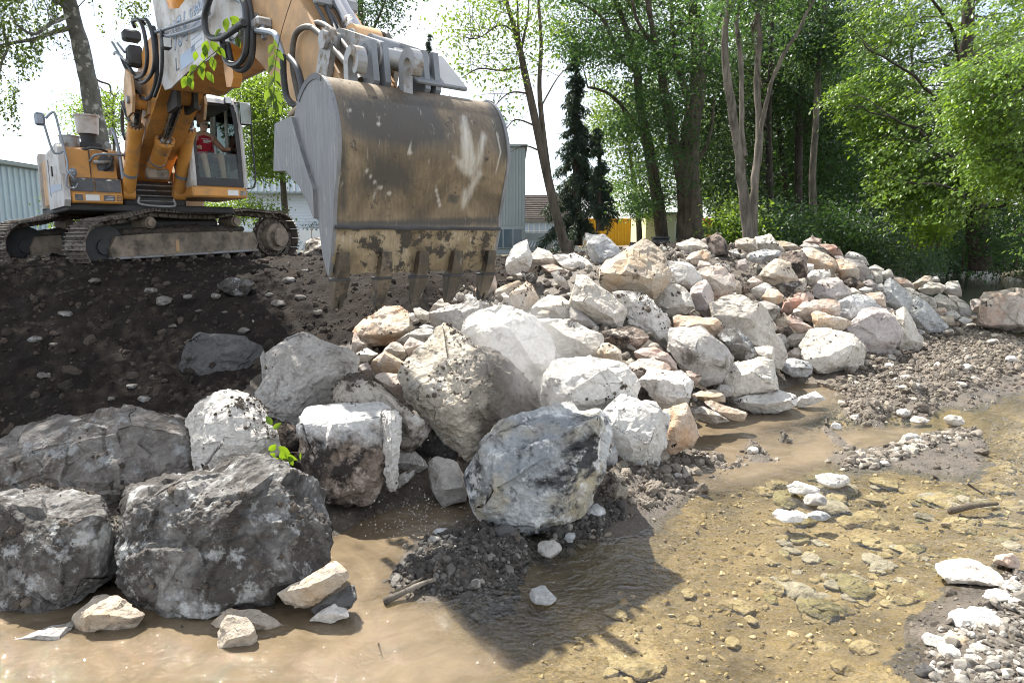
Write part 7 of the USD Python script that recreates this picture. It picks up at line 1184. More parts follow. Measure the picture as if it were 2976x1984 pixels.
# grey tower-like hall right of the bucket
x0, x1 = O(1060, 500, 30)[0], O(1206, 500, 30)[0]; h = thing("grey_hall", "grey ribbed hall with a window band, half hidden by the bucket's right edge", "building", loc=(0, 0, 0.5))
obj("wall", bxw(x0, x1, 30, 42, .6, 5.6), "clad_grey", h)
obj("cladding_ribs", cat(*ribs_x(x0 + .05, x1, .14, 30, 2.3, 5.55, .05, .035)), "clad_grey", h, kind="stuff")
w = obj("window", bxw(x0 + .1, x1 - .08, 29.95, 30.02, 1.3, 2.2), "clad_grey", h)
for i in range(6): a = x1 - .14 - i * .42; obj("pane", bxw(a - .36, a, 29.93, 29.955, 1.36, 2.14, .005), "pane_dark", w)
obj("roof", bxw(x0 - .1, x1 + .1, 29.9, 42.1, 5.6, 5.72), "clad_grey", h)
# house with tiled roof
x0, x1 = O(1195, 500, 52)[0], O(1330, 500, 52)[0]; h = thing("tiled_house", "house with a grey tiled roof and blue-white glazing left of the spruces", "house", loc=(0, 0, 0.5))
obj("wall", bxw(x0, x1, 52, 62, .4, 3.15), "clad_white", h)
rf = obj("roof", T(m3.Manifold.hull_points(np.array([(x, y, z) for x in (x0 - .3, x1 + .3) for y, z in ((51.5, 3.1), (51.5, 3.2), (57, 5.3), (62.5, 3.1))]))), "roof_tile", h)
for j in range(13):
    t = (j + .5) / 13; y, z = 51.5 + 5.5 * t, 3.2 + 2.1 * t; obj("tile_course", bxw(x0 - .3, x1 + .3, y - .22, y + .22, z - .02, z + .055, .02), "roof_tile", rf)
w = obj("window", bxw(x0 + .15, x1 - .2, 51.92, 52.02, 1.1, 2.95), "glaze_blue", h)
for x in np.arange(x0 + .2, x1 - .2, .42): obj("mullion", bxw(x - .03, x + .03, 51.86, 51.93, 1.1, 2.95, .01), "plastic_white", w)
for z in (1.6, 2.3): obj("transom", bxw(x0 + .15, x1 - .2, 51.87, 51.93, z, z + .06, .01), "plastic_white", w)
# site hut
x0, xm, x1 = O(1484, 500, 48)[0], O(1532, 500, 48)[0], O(1572, 500, 48)[0]; h = thing("site_hut", "cream and white site hut behind the locust trunks", "hut", loc=(0, 0, 0.5))
obj("wall", bxw(x0, xm, 48, 54, .7, 3.35), "hut_cream", h); obj("wall", bxw(xm, x1, 47.9, 54, .7, 3.45), "hut_white", h); w = obj("window", bxw(xm + .55, x1 - .1, 47.85, 47.92, 1.7, 2.9), "plastic_white", h); obj("pane", bxw(xm + .62, x1 - .17, 47.83, 47.856, 1.77, 2.83, .005), "pane_dark", w); obj("roof", bxw(x0 - .1, x1 + .1, 47.7, 54.2, 3.45, 3.58), "clad_grey", h)
# yellow container
xa, xb, xc = O(1338, 500, 60)[0], O(1455, 500, 60)[0], O(1482, 500, 60)[0]; h = thing("shipping_container", "yellow corrugated steel container behind the spruces", "container", loc=(0, 0, 0.5))
dv = np.array([xc - xb, 2.6]); 
obj("front_wall", bxw(xa, xb, 60, 60.08, 1.05, 3.40), "container_yellow", h); obj("roof", bxw(xa, xb + .02, 59.95, 62.4, 3.40, 3.5), "container_yellow", h); obj("floor_rail", bxw(xa, xb + .03, 59.94, 62.4, .9, 1.06), "container_yellow", h); obj("rear_wall", bxw(xa, xb, 62.3, 62.4, 1.05, 3.4), "container_yellow", h)
for x in np.arange(xa + .15, xb - .1, .30): obj("corrugation", T(m3.Manifold.hull_points(np.array([(x + a, y, z) for z in (1.1, 3.36) for a, y in ((-.1, 60.01), (-.05, 59.93), (.05, 59.93), (.1, 60.01))]))), "container_yellow", h)
obj("corner_post", bxw(xb - .08, xb + .08, 59.9, 60.08, 1.0, 3.5), "container_yellow", h); obj("door_end", place(rbox((1.05, .08, 2.35), .01), (xb + (xc - xb) / 2, 60.6, 2.23), np.array([.72, .69, 0]), np.array([-.69, .72, 0]), MZ), "container_yellow", h)
for k in range(4): obj("lock_bar", cyl((xb + .15 + .2 * k, 60.08 + .2 * k, 1.15), (xb + .15 + .2 * k, 60.08 + .2 * k, 3.3), .025, n=8), "steel_grey", h)
# yellow van
xa, xb = O(1600, 500, 55)[0], O(1712, 500, 55)[0]; h = thing("van", "yellow van parked behind the brown peaked boulder at the crest", "van", loc=(0, 0, 0.5)); zg = 1.0; LV = xb - xa
pf_ = [(0, .35), (LV, .35), (LV, .95), (LV - .25, 1.05), (LV - 1.0, 1.75), (LV - 1.25, 1.85), (.1, 1.85), (0, 1.6)]
obj("body", trimesh.Trimesh(*(lambda m: (np.stack([m.vertices[:, 0] + xa, 56.6 - m.vertices[:, 2], m.vertices[:, 1] + zg], 1), m.faces))(extrude(pf_, 1.6))), "van_yellow", h)
for a, b in ((.2, .95), (1.1, 1.85), (2.0, LV - 1.35)):
    if b - a > .3: obj("side_window", bxw(xa + a, xa + b, 54.97, 55.0, zg + 1.15, zg + 1.7, .01), "pane_dark", h)
obj("windscreen", place(rbox((.95, 1.4, .02), .005), (xa + LV - .62, 55.8, zg + 1.42), np.array([.73, 0, -.68]), np.array([0, 1, 0]), np.array([.68, 0, .73])), "pane_dark", h)
for x in (.75, LV - .75): wl_ = obj("wheel", cyl((xa + x, 54.95, zg + .33), (xa + x, 55.2, zg + .33), .33, n=20), "rubber", h, smooth=30); obj("rim", cyl((xa + x, 54.93, zg + .33), (xa + x, 54.96, zg + .33), .2, n=14), "steel_grey", wl_)
obj("mirror", bxw(xa + LV - 1.15, xa + LV - 1.0, 54.75, 54.95, zg + 1.05, zg + 1.3), "machine_black", h); obj("headlight", bxw(xa + LV - .02, xa + LV + .02, 55.05, 55.35, zg + .7, zg + .9), "lamp_glass", h)
h = thing("skip", "red steel skip beyond the yellow van's roof", "skip", loc=(0, 0, 0.5)); a, b = O(1612, 515, 62), O(1650, 515, 62); obj("tub", T(m3.Manifold.hull_points(np.array([(x, y, z) for x, z in ((a[0], 1.0), (b[0], 1.0), (a[0] - .3, 3.5), (b[0] + .3, 3.5)) for y in (61, 63)]))), "sign_red", h); obj("rim", bxw(a[0] - .36, b[0] + .36, 60.92, 63.08, 3.42, 3.55), "sign_red", h)
h = thing("marker_pole", "red and white striped pole beside the yellow van", "pole", loc=(0, 0, 0.5)); p = O(1652, 520, 50); 
for k in range(6): obj("band", cyl((p[0] - .04 * k, 50, 1.0 + .42 * k), (p[0] - .04 * (k + 1), 50, 1.42 + .42 * k), .06, n=10), "sign_red" if k % 2 else "plastic_white", h)
# barrier fence: white plastic panels with slanted slots
def barrier(label, A, B, ht=1.0, n=7):
    A, B = np.asarray(A, float), np.asarray(B, float); W_ = np.linalg.norm(B[:2] - A[:2]); X = np.array([*(B - A)[:2] / W_, 0]); Y = np.array([-X[1], X[0], 0]); s = ht
    p = Polygon([(0, .08), (W_, .08), (W_, 1.0 * s), (0, 1.0 * s)]); teeth_ = [shapely.box(x, s, x + .07, s + .06) for x in np.arange(.04, W_ - .08, .16)]; sl = [Polygon([(x, .2), (x + .1, .2), (x + .34, .62), (x + .24, .62)]) for x in np.arange(.08, W_ - .4, .2)]
    t = thing("barrier_panel", label, "barrier", "white barrier panels round the site"); obj("panel", place(extrude(shapely.union_all([p] + teeth_).difference(shapely.union_all(sl)), .04), A, X, MZ, -Y), "plastic_white", t)
    for x in (.02, W_ - .02): obj("post", cyl(A + X * x, A + X * x + MZ * (s + .05), .03, n=8), "paint_tan", t)
    for x in (.1, W_ - .3): obj("foot", place(rbox((.22, .5, .07), .02), A + X * (x + .1) + MZ * .03, X, Y, MZ), "machine_black", t)
def bp(u, y): a = O(u, 560, y); return (a[0], a[1], 1.52)
barrier("white barrier panel left of the slim tree's foot", bp(1206, 36.5), bp(1262, 35.5)); barrier("white barrier panel directly behind the slim tree's foot", bp(1264, 35.5), bp(1316, 34.5)); barrier("white barrier panel right of the slim tree's foot, up to the blue-grey wedge", bp(1318, 34.5), bp(1372, 33.5))
barrier("white barrier panel just right of the excavator's sprocket", bp(655, 24.5), bp(715, 25)); barrier("white barrier panel between the lone rock and the bucket", bp(717, 25), bp(775, 25.5)); barrier("white barrier panel hidden mostly by the track's rear end", bp(598, 24), bp(653, 24.5))
h = thing("tarpaulin_bin", "dark lidded bin behind the crest right of the perched boulder", "bin"); p = O(1516, 572, 19 * DS); obj("tub", rbox((.52, .5, .55), .05, tuple(p + [0, 0, .1])), "tarp_dark", h); obj("lid", rbox((.58, .55, .06), .02, tuple(p + [0, 0, .40])), "tarp_dark", h)
for k in range(3): obj("ridge", rbox((.03, .02, .5), .008, tuple(p + [-.16 + .16 * k, -.255, .1])), "machine_black", h)
h = thing("timber_trough", "low dark trough beside the lidded bin on the crest", "trough"); p = O(1470, 572, 19 * DS); obj("side", rbox((.66, .05, .3), .01, tuple(p + [0, -.2, .1])), "tarp_dark", h); obj("side", rbox((.66, .05, .3), .01, tuple(p + [0, .2, .1])), "tarp_dark", h); obj("end", rbox((.05, .36, .28), .01, tuple(p + [.3, 0, .1])), "tarp_dark", h)
h = thing("site_lamp", "small dark post with a round lamp left of the blue-grey wedge", "lamp"); p = O(1352, 590, 20 * DS); obj("post", cyl(p, p + [0, 0, .55], .03, n=8), "bark_brown", h); obj("battery_box", rbox((.2, .16, .26), .03, tuple(p + [.13, -.02, .16])), "machine_black", h); obj("lamp", trimesh.creation.icosphere(2, .075).apply_translation(p + [.13, -.06, .02]), "lamp_glass", h, smooth=True)
rock("O", [(700, 585), (704, 558), (724, 547), (750, 551), (760, 575), (752, 600), (712, 602)], "rock_soiled", "lone rounded rock on the bank between the track and the bucket", d=15.5 / DS, group=None)
# ------------------------------------------------------------------ small stones, gravel, clods
def pebble(seed, n=1, sq=(1, .8, .55), amp=.35):
    m = trimesh.creation.icosphere(2, 1.0); v = m.vertices * 1.0; d = 1 + amp * (fbm(v * 1.1 + seed * 7.7, 3, seed) - .5) * 1.6
    rng = np.random.default_rng(seed)
    v = v * d[:, None]
    for k in range(9):
        nn = rng.normal(size=3); nn /= np.linalg.norm(nn); s = v @ nn; h_ = rng.uniform(.62, .9); v = v - np.where(s > h_, s - h_, 0)[:, None] * nn
    return trimesh.Trimesh(v * np.array(sq), m.faces, process=False)
def clod(seed):
    m = trimesh.creation.icosphere(2, 1.0); v = m.vertices; d = .75 + .8 * np.abs(fbm(v * 1.6 + seed * 3.3, 4, seed) - .3) + .25 * (fbm(v * 4 + seed, 2, seed + 3) - .5); return trimesh.Trimesh(v * d[:, None] * [1, .85, .65], m.faces, process=False)
PEB = [pebble(i, sq=s) for i, s in enumerate([(1, .8, .5), (1, .7, .6), (1, .9, .7), (1, .6, .35), (.9, .8, .8)])]; CL = [clod(i) for i in range(5)]
def var_look(name, ramp, rough=.8, bump=.6, bscale=40, wet=False):
    look(name, {"o": ("object_info", {}), "r": ("rgb_ramp", {"ramp": ramp}), "g": ("geometry", {}), "n": ("noise_texture", {"scale": bscale, "detail": 5.0, "roughness": .7}), "r2": ("rgb_ramp", {"ramp": [(.3, (.6, .6, .6)), (.7, (1.3, 1.28, 1.25))]}), "m": ("mix_color", {"blend_type": "multiply", "fac": .8, "use_clamp": False}),
                "b": ("bump", {"strength": bump, "distance": .015}), "p": ("principled_bsdf", {"roughness": .25 if wet else rough, "specular_ior_level": .5 if wet else .25})},
         [("o.random", "r.fac"), ("g.position", "n.vector"), ("n.fac", "r2.fac"), ("r.color", "m.a"), ("r2.color", "m.b"), ("m.result", "p.base_color"), ("n.fac", "b.height"), ("b.normal", "p.normal")], "p.BSDF")
var_look("clod_soil", [(0, (.024, .0195, .0165)), (.6, (.042, .034, .028)), (1, (.075, .06, .048))], .95)
var_look("clod_mud", [(0, (.075, .062, .05)), (.6, (.13, .11, .088)), (1, (.21, .185, .15))], .55)
var_look("gravel_mixed", [(0, (.07, .06, .05)), (.5, (.16, .14, .115)), (.85, (.29, .265, .23)), (1, (.46, .44, .40))], .7)
var_look("gravel_dark", [(0, (.022, .02, .018)), (.6, (.06, .055, .05)), (.9, (.12, .112, .10)), (1, (.26, .245, .22))], .55)
var_look("gravel_bed", [(0, (.10, .075, .03)), (.45, (.21, .16, .075)), (.8, (.33, .265, .145)), (1, (.48, .41, .28))], .6)
var_look("gravel_pale", [(0, (.07, .06, .05)), (.4, (.15, .138, .12)), (.8, (.27, .255, .23)), (1, (.42, .41, .385))], .7)
var_look("clod_crumb", [(0, (.05, .042, .035)), (.6, (.085, .07, .057)), (1, (.15, .125, .1))], .95)
rg = np.random.default_rng(12)
def scatter(poly_o, n, z_o=None, depth=None, rng=rg, xy=None):
    """Random spots on the ground inside an outline of overview positions at water height (or given world xy)."""
    pg = xy if xy is not None else wpoly(poly_o); x0, y0, x1, y1 = pg.bounds; out = np.zeros((0, 2))
    while len(out) < n:
        q = rng.uniform((x0, y0), (x1, y1), (n * 3, 2)); out = np.vstack([out, q[shapely.contains_xy(pg, q[:, 0], q[:, 1])]])
    out = out[:n]; return np.column_stack([out, ground_at(out[:, 0], out[:, 1])])
def strew(name, pieces, mat, p, s, label, seed, sink=.25, tilt=.5, flat=None):
    rng = np.random.default_rng(seed); p = p.copy(); p[:, 2] += s * (.35 - sink); sc = s[:, None] * rng.uniform(.75, 1.25, (len(s), 3))
    instancer(name, pieces, mat, p, yaw_quat(rng, len(p), tilt), sc, label=label, seed=seed)
BANKV = Polygon([(-13, 6), (-2.9, 6.3), (-1.2, 8), (.8, 9.8), (2.8, 12.2), (5.2, 14.2), (5.2, 18), (-3, 17), (-13, 14)])
p = scatter(None, 16000, xy=BANKV.intersection(BANK)); near = np.hypot(p[:, 0], p[:, 1]); keep = rg.random(len(p)) < np.clip(9.0 / near ** 1.15, .25, 1) ; p = p[keep]
strew("soil_clods", CL, "clod_soil", p, np.minimum(.008 + .016 * rg.exponential(1, len(p)), .10), "crumbs and clods of dark earth on the dug bank", 3, sink=.35, tilt=1.2)
p = scatter(None, 70, xy=BANKV.intersection(BANK)); strew("bank_gravel", PEB, "gravel_dark", p, rg.uniform(.010, .026, len(p)), "small pale stones in the dark earth", 4)
# lumps of earth between and on the boulders
HEAP = Polygon([tuple(O(u, v, y * DS)[:2]) for u, v, y in [(760, 1050, 4.8), (1100, 1050, 4.8), (1300, 1000, 5.2), (1500, 960, 6), (1700, 880, 7.2), (1900, 860, 8.6), (2100, 800, 10.6), (2200, 720, 14), (2000, 620, 13.6), (1750, 565, 12.5), (1400, 590, 10), (1150, 640, 8.8), (850, 800, 6.6)]])
p = scatter(None, 2200, xy=HEAP); strew("heap_rubble", PEB + CL, "gravel_mixed", p, rg.uniform(.02, .09, len(p)), "rubble and dirt filling the gaps between the boulders", 6, sink=.1, tilt=1.0)
# mud and gravel spits
SPIT = wpoly([(1400, 1170), (1440, 1110), (1560, 1075), (1700, 1005), (1800, 960), (1900, 900), (2000, 860), (2100, 800), (2250, 750), (2352, 790), (2352, 850), (2250, 890), (2150, 925), (2050, 965), (1900, 980), (1800, 1005), (1720, 1040), (1640, 1090), (1560, 1130), (1480, 1165)])
SPIT2 = wpoly([(1930, 1080), (1950, 1050), (2060, 1020), (2150, 1000), (2250, 985), (2240, 1005), (2130, 1040), (2020, 1070)])
FRONT = wpoly([(900, 1370), (880, 1330), (960, 1270), (1000, 1230), (1200, 1215), (1420, 1180), (1440, 1200), (1330, 1250), (1220, 1280), (1180, 1380), (1100, 1410), (1020, 1370)])
CORNER = wpoly([(2130, 1475), (2180, 1440), (2260, 1420), (2300, 1380), (2290, 1330), (2420, 1280), (2500, 1700), (2150, 1700)])
EDGE = wpoly([(340, 1450), (420, 1420), (600, 1380), (760, 1330), (810, 1350), (800, 1400), (660, 1430), (560, 1450), (420, 1480)])
p = scatter(None, 8000, xy=SPIT.buffer(.12)); strew("mud_lumps", CL, "clod_mud", p, np.minimum(.007 + .016 * rg.exponential(1, len(p)), .10), "clods of wet grey mud on the gravel spit", 7, tilt=1.0)
p = scatter(None, 2200, xy=SPIT.buffer(.1)); strew("spit_gravel", PEB, "gravel_mixed", p, np.minimum(.008 + .014 * rg.exponential(1, len(p)), .09), "gravel mixed into the mud spit", 8)
p = scatter(None, 900, xy=SPIT2); strew("small_spit_gravel", PEB + CL, "gravel_mixed", p, np.minimum(.012 + .016 * rg.exponential(1, len(p)), .07), "gravel of the small spit in the stream", 9)
p = scatter(None, 5200, xy=FRONT); strew("front_gravel", PEB, "gravel_dark", p, np.minimum(.004 + .009 * rg.exponential(1, len(p)), .05), "wet dark gravel around the big bluish boulder", 10)
p = scatter(None, 1800, xy=EDGE); p[:, 2] = np.maximum(p[:, 2], -.035); strew("edge_gravel", PEB + CL, "gravel_dark", p, np.minimum(.004 + .008 * rg.exponential(1, len(p)), .04), "dark gravel under the biggest front boulder", 11)
p = scatter(None, 1500, xy=CORNER); strew("corner_gravel", PEB, "gravel_pale", p, np.minimum(.004 + .012 * rg.exponential(1, len(p)), .05), "pale gravel on the bank in the lower right corner", 12)
# loose stuff all over the wet mud
_mf = gf[(kinds == 2) & (cen[:, 1] < 17) & (cen[:, 2] < .5)]; _mc = _gv[_mf]; _ar = np.linalg.norm(np.cross(_mc[:, 1] - _mc[:, 0], _mc[:, 2] - _mc[:, 0]), axis=1); _ar = _ar / np.maximum(_mc[:, 0, 1], 3) ** 1.3
_k = rg.choice(len(_mf), 11000, p=_ar / _ar.sum()); _b = rg.dirichlet((1, 1, 1), len(_k)); p = np.einsum("ij,ijk->ik", _b, _mc[_k])
strew("mud_crumbs", CL + PEB, "clod_mud", p, np.minimum(.004 + .0014 * p[:, 1] * rg.exponential(1, len(p)), .07), "crumbs of mud and fine gravel along the water's edge", 15, tilt=1.0)
CLEAR = wpoly([(1180, 1568), (1240, 1470), (1330, 1420), (1420, 1250), (1460, 1180), (1640, 1110), (1850, 1090), (2100, 1030), (2300, 960), (2500, 900), (2700, 1100), (2500, 1700), (1180, 1700)])
p = scatter(None, 5200, xy=CLEAR); p[:, 2] = np.minimum(p[:, 2], -.03); strew("bed_gravel", PEB, "gravel_bed", p, np.minimum(.005 + .007 * rg.exponential(1, len(p)), .035), "yellowish gravel on the bed of the clear stream", 13, sink=.3)
# stones one can pick out
def stone(u, v, w, hgt, mat, label, group=None, z=None, flat=None, yaw=0.0, seed=None, name="stone"):
    """A stone about w x hgt overview pixels, resting at the height the ground has there."""
    seed = int(u * 3 + v * 7) if seed is None else seed; rng = np.random.default_rng(seed); b = Oz(u, v, 0.0 if z is None else z); sx = w / K * 0 + w * b[1] / 1568 / 2; 
    sz = (hgt * b[1] / 1568 / 2) * 1.0; sy = sx * rng.uniform(.6, .9) if flat is None else sx * flat
    m = pebble(seed % 97 + 3, sq=(1, 1, 1), amp=.55); v_ = m.vertices / np.abs(m.vertices).max(0) * [sx, sy, sz]; c, s_ = math.cos(yaw), math.sin(yaw); v_ = np.column_stack([v_[:, 0] * c - v_[:, 1] * s_, v_[:, 0] * s_ + v_[:, 1] * c, v_[:, 2]])
    m = roughen(trimesh.Trimesh(v_, m.faces, process=True), max(.004, 3 * b[1] / 683), max(sx, sz) * 1.7, seed % 50 + 200, .8); gz = ground_at(b[0], b[1] + sy * .5)
    m.apply_translation(b + [0, sy * .7, sz * .75 + (0 if z is None else 0)]); return obj(name, m, mat, smooth=22, label=label, cat="stone", group=group)
rock("O", [(172, 1412), (215, 1376), (275, 1373), (330, 1413), (302, 1446), (230, 1466), (176, 1464)], "rock_tan", "knobbly tan stone in the brown water below the two front boulders", d=2.80, t=.7, group=FG, px=2.4, name="stone", cat="stone")
rock("O", [(484, 1532), (506, 1468), (520, 1413), (560, 1419), (588, 1460), (577, 1490), (530, 1518)], "rock_tan", "pointed tan stone lowest in the brown puddle", ridge=[(520, 1470, 1), (575, 1455, .8)], d=2.68, t=.7, group=FG, px=2.4, name="stone", cat="stone")
rock("O", [(482, 1428), (520, 1404), (600, 1408), (650, 1435), (642, 1457), (580, 1463), (500, 1450)], "rock_tan", "flat stone behind the pointed one in the brown puddle", d=2.82, t=.8, group=FG, px=2.4, name="stone", cat="stone")
rock("O", [(640, 1362), (700, 1340), (770, 1288), (797, 1310), (790, 1337), (750, 1357), (720, 1388), (660, 1388)], "rock_tan", "broken stone with a light cut face leaning on the biggest front boulder's right foot", ridge=[(705, 1348, 1), (770, 1318, .9), (722, 1372, .8)], d=2.88, t=.7, group=FG, px=2.4, name="stone", cat="stone")
rock("O", [(715, 1400), (770, 1375), (812, 1340), (818, 1375), (795, 1402), (740, 1420)], "stone_wet", "dark wet stone below the broken one with the cut face", d=2.88, t=.7, group=FG, px=2.4, name="stone", cat="stone")
rock("O", [(712, 1424), (738, 1402), (768, 1384), (798, 1402), (800, 1416), (760, 1428)], "rock_white", "bright white stone half in shade at the edge of the brown puddle", d=2.83, t=.7, group=FG, px=2.4, name="stone", cat="stone")
rock("O", [(-40, 1490), (60, 1450), (172, 1428), (150, 1468), (30, 1502)], "rock_grey", "long flat slab under the left edge boulder at the waterline", d=2.76, t=.9, group=FG, px=2.4, name="stone", cat="stone")
for a in [(1157, 1252, 76, 52, "stone_wet", "round dark wet stone in front of the big bluish boulder"), (1262, 1280, 62, 38, "rock_grey", "rough grey stone standing in the shaded shallow water"), (1245, 1388, 74, 40, "rock_blue", "flat blue-grey stone at the tip of the bucket's shadow"), (1368, 1202, 58, 46, "rock_blue", "smooth bluish flat stone right of the big bluish boulder's foot"), (1308, 1246, 28, 26, "rock_blue", "small blue stone in the shaded water under the bluish boulder"),
          (1000, 1262, 40, 34, "rock_grey", "grey stone on top of the dark gravel heap"), (1038, 1255, 50, 26, "rock_grey", "flat grey stone beside the top of the gravel heap"), (985, 1298, 22, 50, "rock_soiled", "upright narrow stone on the side of the gravel heap"), (1064, 1245, 44, 30, "stone_wet", "dark angular stone under the bluish boulder's left foot"), (1012, 1232, 44, 18, "rock_blue", "flat slate-coloured stone behind the gravel heap"),
          (1415, 1130, 60, 44, "rock_soiled", "mud-splashed stone at the right foot of the big bluish boulder"), (1408, 1160, 64, 36, "rock_soiled", "dark stone with sunlit gravel top right of the bluish boulder"), (1505, 1100, 44, 32, "rock_soiled", "pale rounded stone in the roots and mud by the clear water"), (1478, 1085, 36, 30, "rock_soiled", "small muddy stone left of the pale rounded one"),
          (1030, 1290, 22, 22, "stone_wet", "egg-shaped dark stone low on the gravel heap"), (1052, 1275, 30, 18, "rock_grey", "light grey pebble-like stone on the gravel heap's right side"), (1020, 1312, 34, 20, "stone_wet", "wet brownish stone at the bottom of the gravel heap"),
          (1922, 1118, 82, 34, "rock_white", "bright white angular stone standing out of the clear stream"), (1850, 1140, 74, 34, "rock_white", "white speckled stone left of the bright angular one in the stream"), (1878, 1162, 52, 26, "rock_grey", "grey white stone in front of the speckled one"), (1818, 1200, 96, 24, "rock_white", "low white stone barely above the clear stream"), (1886, 1196, 60, 18, "rock_blue", "flat bluish stone beside the low white one"),
          (2262, 1352, 170, 40, "rock_pale", "broad flat stone at the right bank, half under water"), (2322, 1308, 58, 40, "rock_pink", "light rounded stone with a peach stain at the right edge"), (2322, 1412, 92, 52, "rock_white", "white chunky stone at the right edge above the log-like slab"), (2275, 1466, 160, 50, "rock_white", "log-like pale slab lying on the right bank"), (2340, 1370, 60, 36, "rock_grey", "shaded grey stone behind the white chunky one"),
          (2168, 1452, 60, 16, "bark_dark", "short dark piece of driftwood beside the log-like slab"), (2188, 1522, 60, 40, "rock_white", "white stone in the gravel of the lower right corner"), (2250, 1540, 54, 34, "rock_grey", "grey stone near the bottom edge in the right corner"), (2316, 1545, 62, 40, "rock_white", "white stone in the extreme lower right corner"), (2210, 1490, 90, 34, "rock_tan", "flat tan slab below the log-like slab on the right bank"), (2290, 1508, 86, 34, "rock_pale", "flat pale slab right of the flat tan one on the right bank"), (2160, 1492, 60, 28, "rock_grey", "flat grey slab at the gravel's edge in the lower right"), (2130, 1556, 50, 26, "stone_wet", "dark wet stone at the bottom edge right of the clear water"),
          (1922, 986, 26, 18, "rock_white", "small white stone in the muddy shallows"), (2078, 958, 30, 22, "rock_grey", "conical grey stone at the edge of the spit"), (2200, 978, 50, 26, "rock_pale", "pale stone at the tip of the small spit"), (2098, 1018, 50, 24, "rock_grey", "grey stone on the crest of the small spit"), (1990, 965, 40, 12, "rock_grey", "flat grey stone by the spit's water edge"), (2120, 972, 40, 14, "rock_grey", "flat stone between the spit and the small spit")]:
    stone(*a)
rock_look("stone_dull", (0.20, 0.185, 0.15), (0.34, 0.315, 0.265), dirt=(0.10, 0.085, 0.055), dirt_at=0.6, scale=4.0)
RS = np.random.default_rng(44)
for k in range(190):
    u, v = (RS.uniform(1750, 2352), RS.uniform(1080, 1420)) if k % 4 else (RS.uniform(1300, 2200), RS.uniform(1110, 1560))
    if u < 1700 and v < 1330 or not CLEAR.contains(Point(*Oz(u, v)[:2])): u, v = RS.uniform(1800, 2250), RS.uniform(1120, 1400)
    w_ = min(24 + 26 * RS.exponential(1), 120); b = Oz(u, v, -.10); sx = w_ * b[1] / 1568 / 2; m = pebble(k + 5, sq=(1, .75, .28), amp=.5); m = roughen(trimesh.Trimesh(m.vertices * sx, m.faces, process=True), .012, sx * 1.5, k + 300, .7); m.apply_transform(trimesh.transformations.rotation_matrix(RS.uniform(0, 6.28), [0, 0, 1])); gz = min(float(ground_at(b[0], b[1])), -.06); m.apply_translation([b[0], b[1], min(gz + sx * .12, -.015 - sx * .26)])
    obj("river_stone", m, ("stone_river", "stone_olive", "stone_river", "stone_dull")[k % 4], smooth=25, label="flat yellowish stone under the clear shallow water", cat="stone", group="flat stones on the stream bed")
for k in range(46):
    pg = SPIT if k % 4 else SPIT2; q = scatter(None, 1, xy=pg, rng=RS)[0]; sx = RS.uniform(.03, .075) * (q[1] / 8); m = pebble(k + 31, sq=(1, .8, .55), amp=.45); m = roughen(trimesh.Trimesh(m.vertices * sx, m.faces, process=True), .02, sx * 1.5, k + 400, .7); m.apply_translation(q + [0, 0, sx * .3])
    obj("spit_stone", m, ["rock_grey", "rock_pale", "rock_soiled"][k % 3], smooth=25, label="small grey stone lying in the mud and gravel of the spit", cat="stone", group="stones of the mud spit")
BS = [(215, 632, 9.9, 28), (885 / 1.2653, 640, 11, 22), (545, 655, 9.6, 90), (375, 678, 8.8, 40), (150, 708, 7.9, 34), (495, 665, 9, 24), (345, 655, 9.2, 30), (430, 668, 9, 22), (80, 770, 7.0, 30), (120, 775, 7.0, 22), (455, 700, 8.5, 16), (515, 705, 8.4, 14), (640, 700, 8.6, 38), (690, 690, 8.9, 26), (665, 640, 10.4, 34), (300, 880, 6.0, 26), (330, 905, 5.8, 30), (255, 905, 5.8, 20), (100, 855, 6.2, 34), (730, 730, 7.9, 24), (395, 735, 7.8, 20), (560, 760, 7.4, 28), (700, 770, 7.1, 30), (620, 690, 9.0, 18)]
BL = ["tan stone just below the front of the near track", "brownish stone near the top of the bank under the sprocket", "long dark slab lying high on the earth bank below the track", "pale flat stone in the middle of the upper bank", "whitish flat stone on the left part of the bank", "dark stone beside the pale flat one on the bank", "round dark stone upper middle of the bank", "dark angular stone left of the long dark slab", "grey stone on the shaded left slope", "dark twin of the grey stone on the shaded left slope", "tiny white stone in mid bank", "tiny pale stone right of the white one in mid bank", "dark grey stone on the lit part of the bank", "small light stone on the lit part of the bank", "roundish stone below the bucket's left cheek", "dark block low on the shaded bank", "dark flat stone low on the shaded bank", "small stone above the long dusty boulder", "dull grey stone far left on the shaded bank", "small stone under the first bucket tooth", "faint grey stone in mid bank", "dark stone above the wet rock face", "brown stone above the fluted grey boulder", "pale chip at the lit edge of the bank"]
for (u, v, y, w_), lb in zip(BS, BL):
    y = float(_far(y)); b = O(u, v, y); sx = w_ * y / 1568 / 2; gz = float(ground_at(b[0], b[1])); m = pebble(int(u) % 60, sq=(1, .8, .5), amp=.5); m = roughen(trimesh.Trimesh(m.vertices * sx, m.faces, process=True), .02, sx * 1.6, int(v) % 90 + 500, .8); m.apply_translation([b[0], b[1], max(gz, b[2] - .1) + sx * .2]); obj("stone", m, "rock_dust" if w_ < 45 else "rock_dark", smooth=22, label=lb, cat="stone", group="stones in the earth bank")
rock("O", [(400, 915), (425, 800), (470, 770), (560, 780), (606, 800), (622, 880), (560, 945), (450, 950)], "stone_wet", "wet dark rock face showing through the earth above the white boulder", d=_far(6.5) / DS, t=.15, group=None)
rock("O", [(598, 815), (606, 806), (622, 860), (618, 910), (606, 905)], "rock_grey", "narrow grey stake of rock upright in the bank beside the fluted boulder", d=_far(6.0) / DS, t=.9, group=None, name="stone", cat="stone")
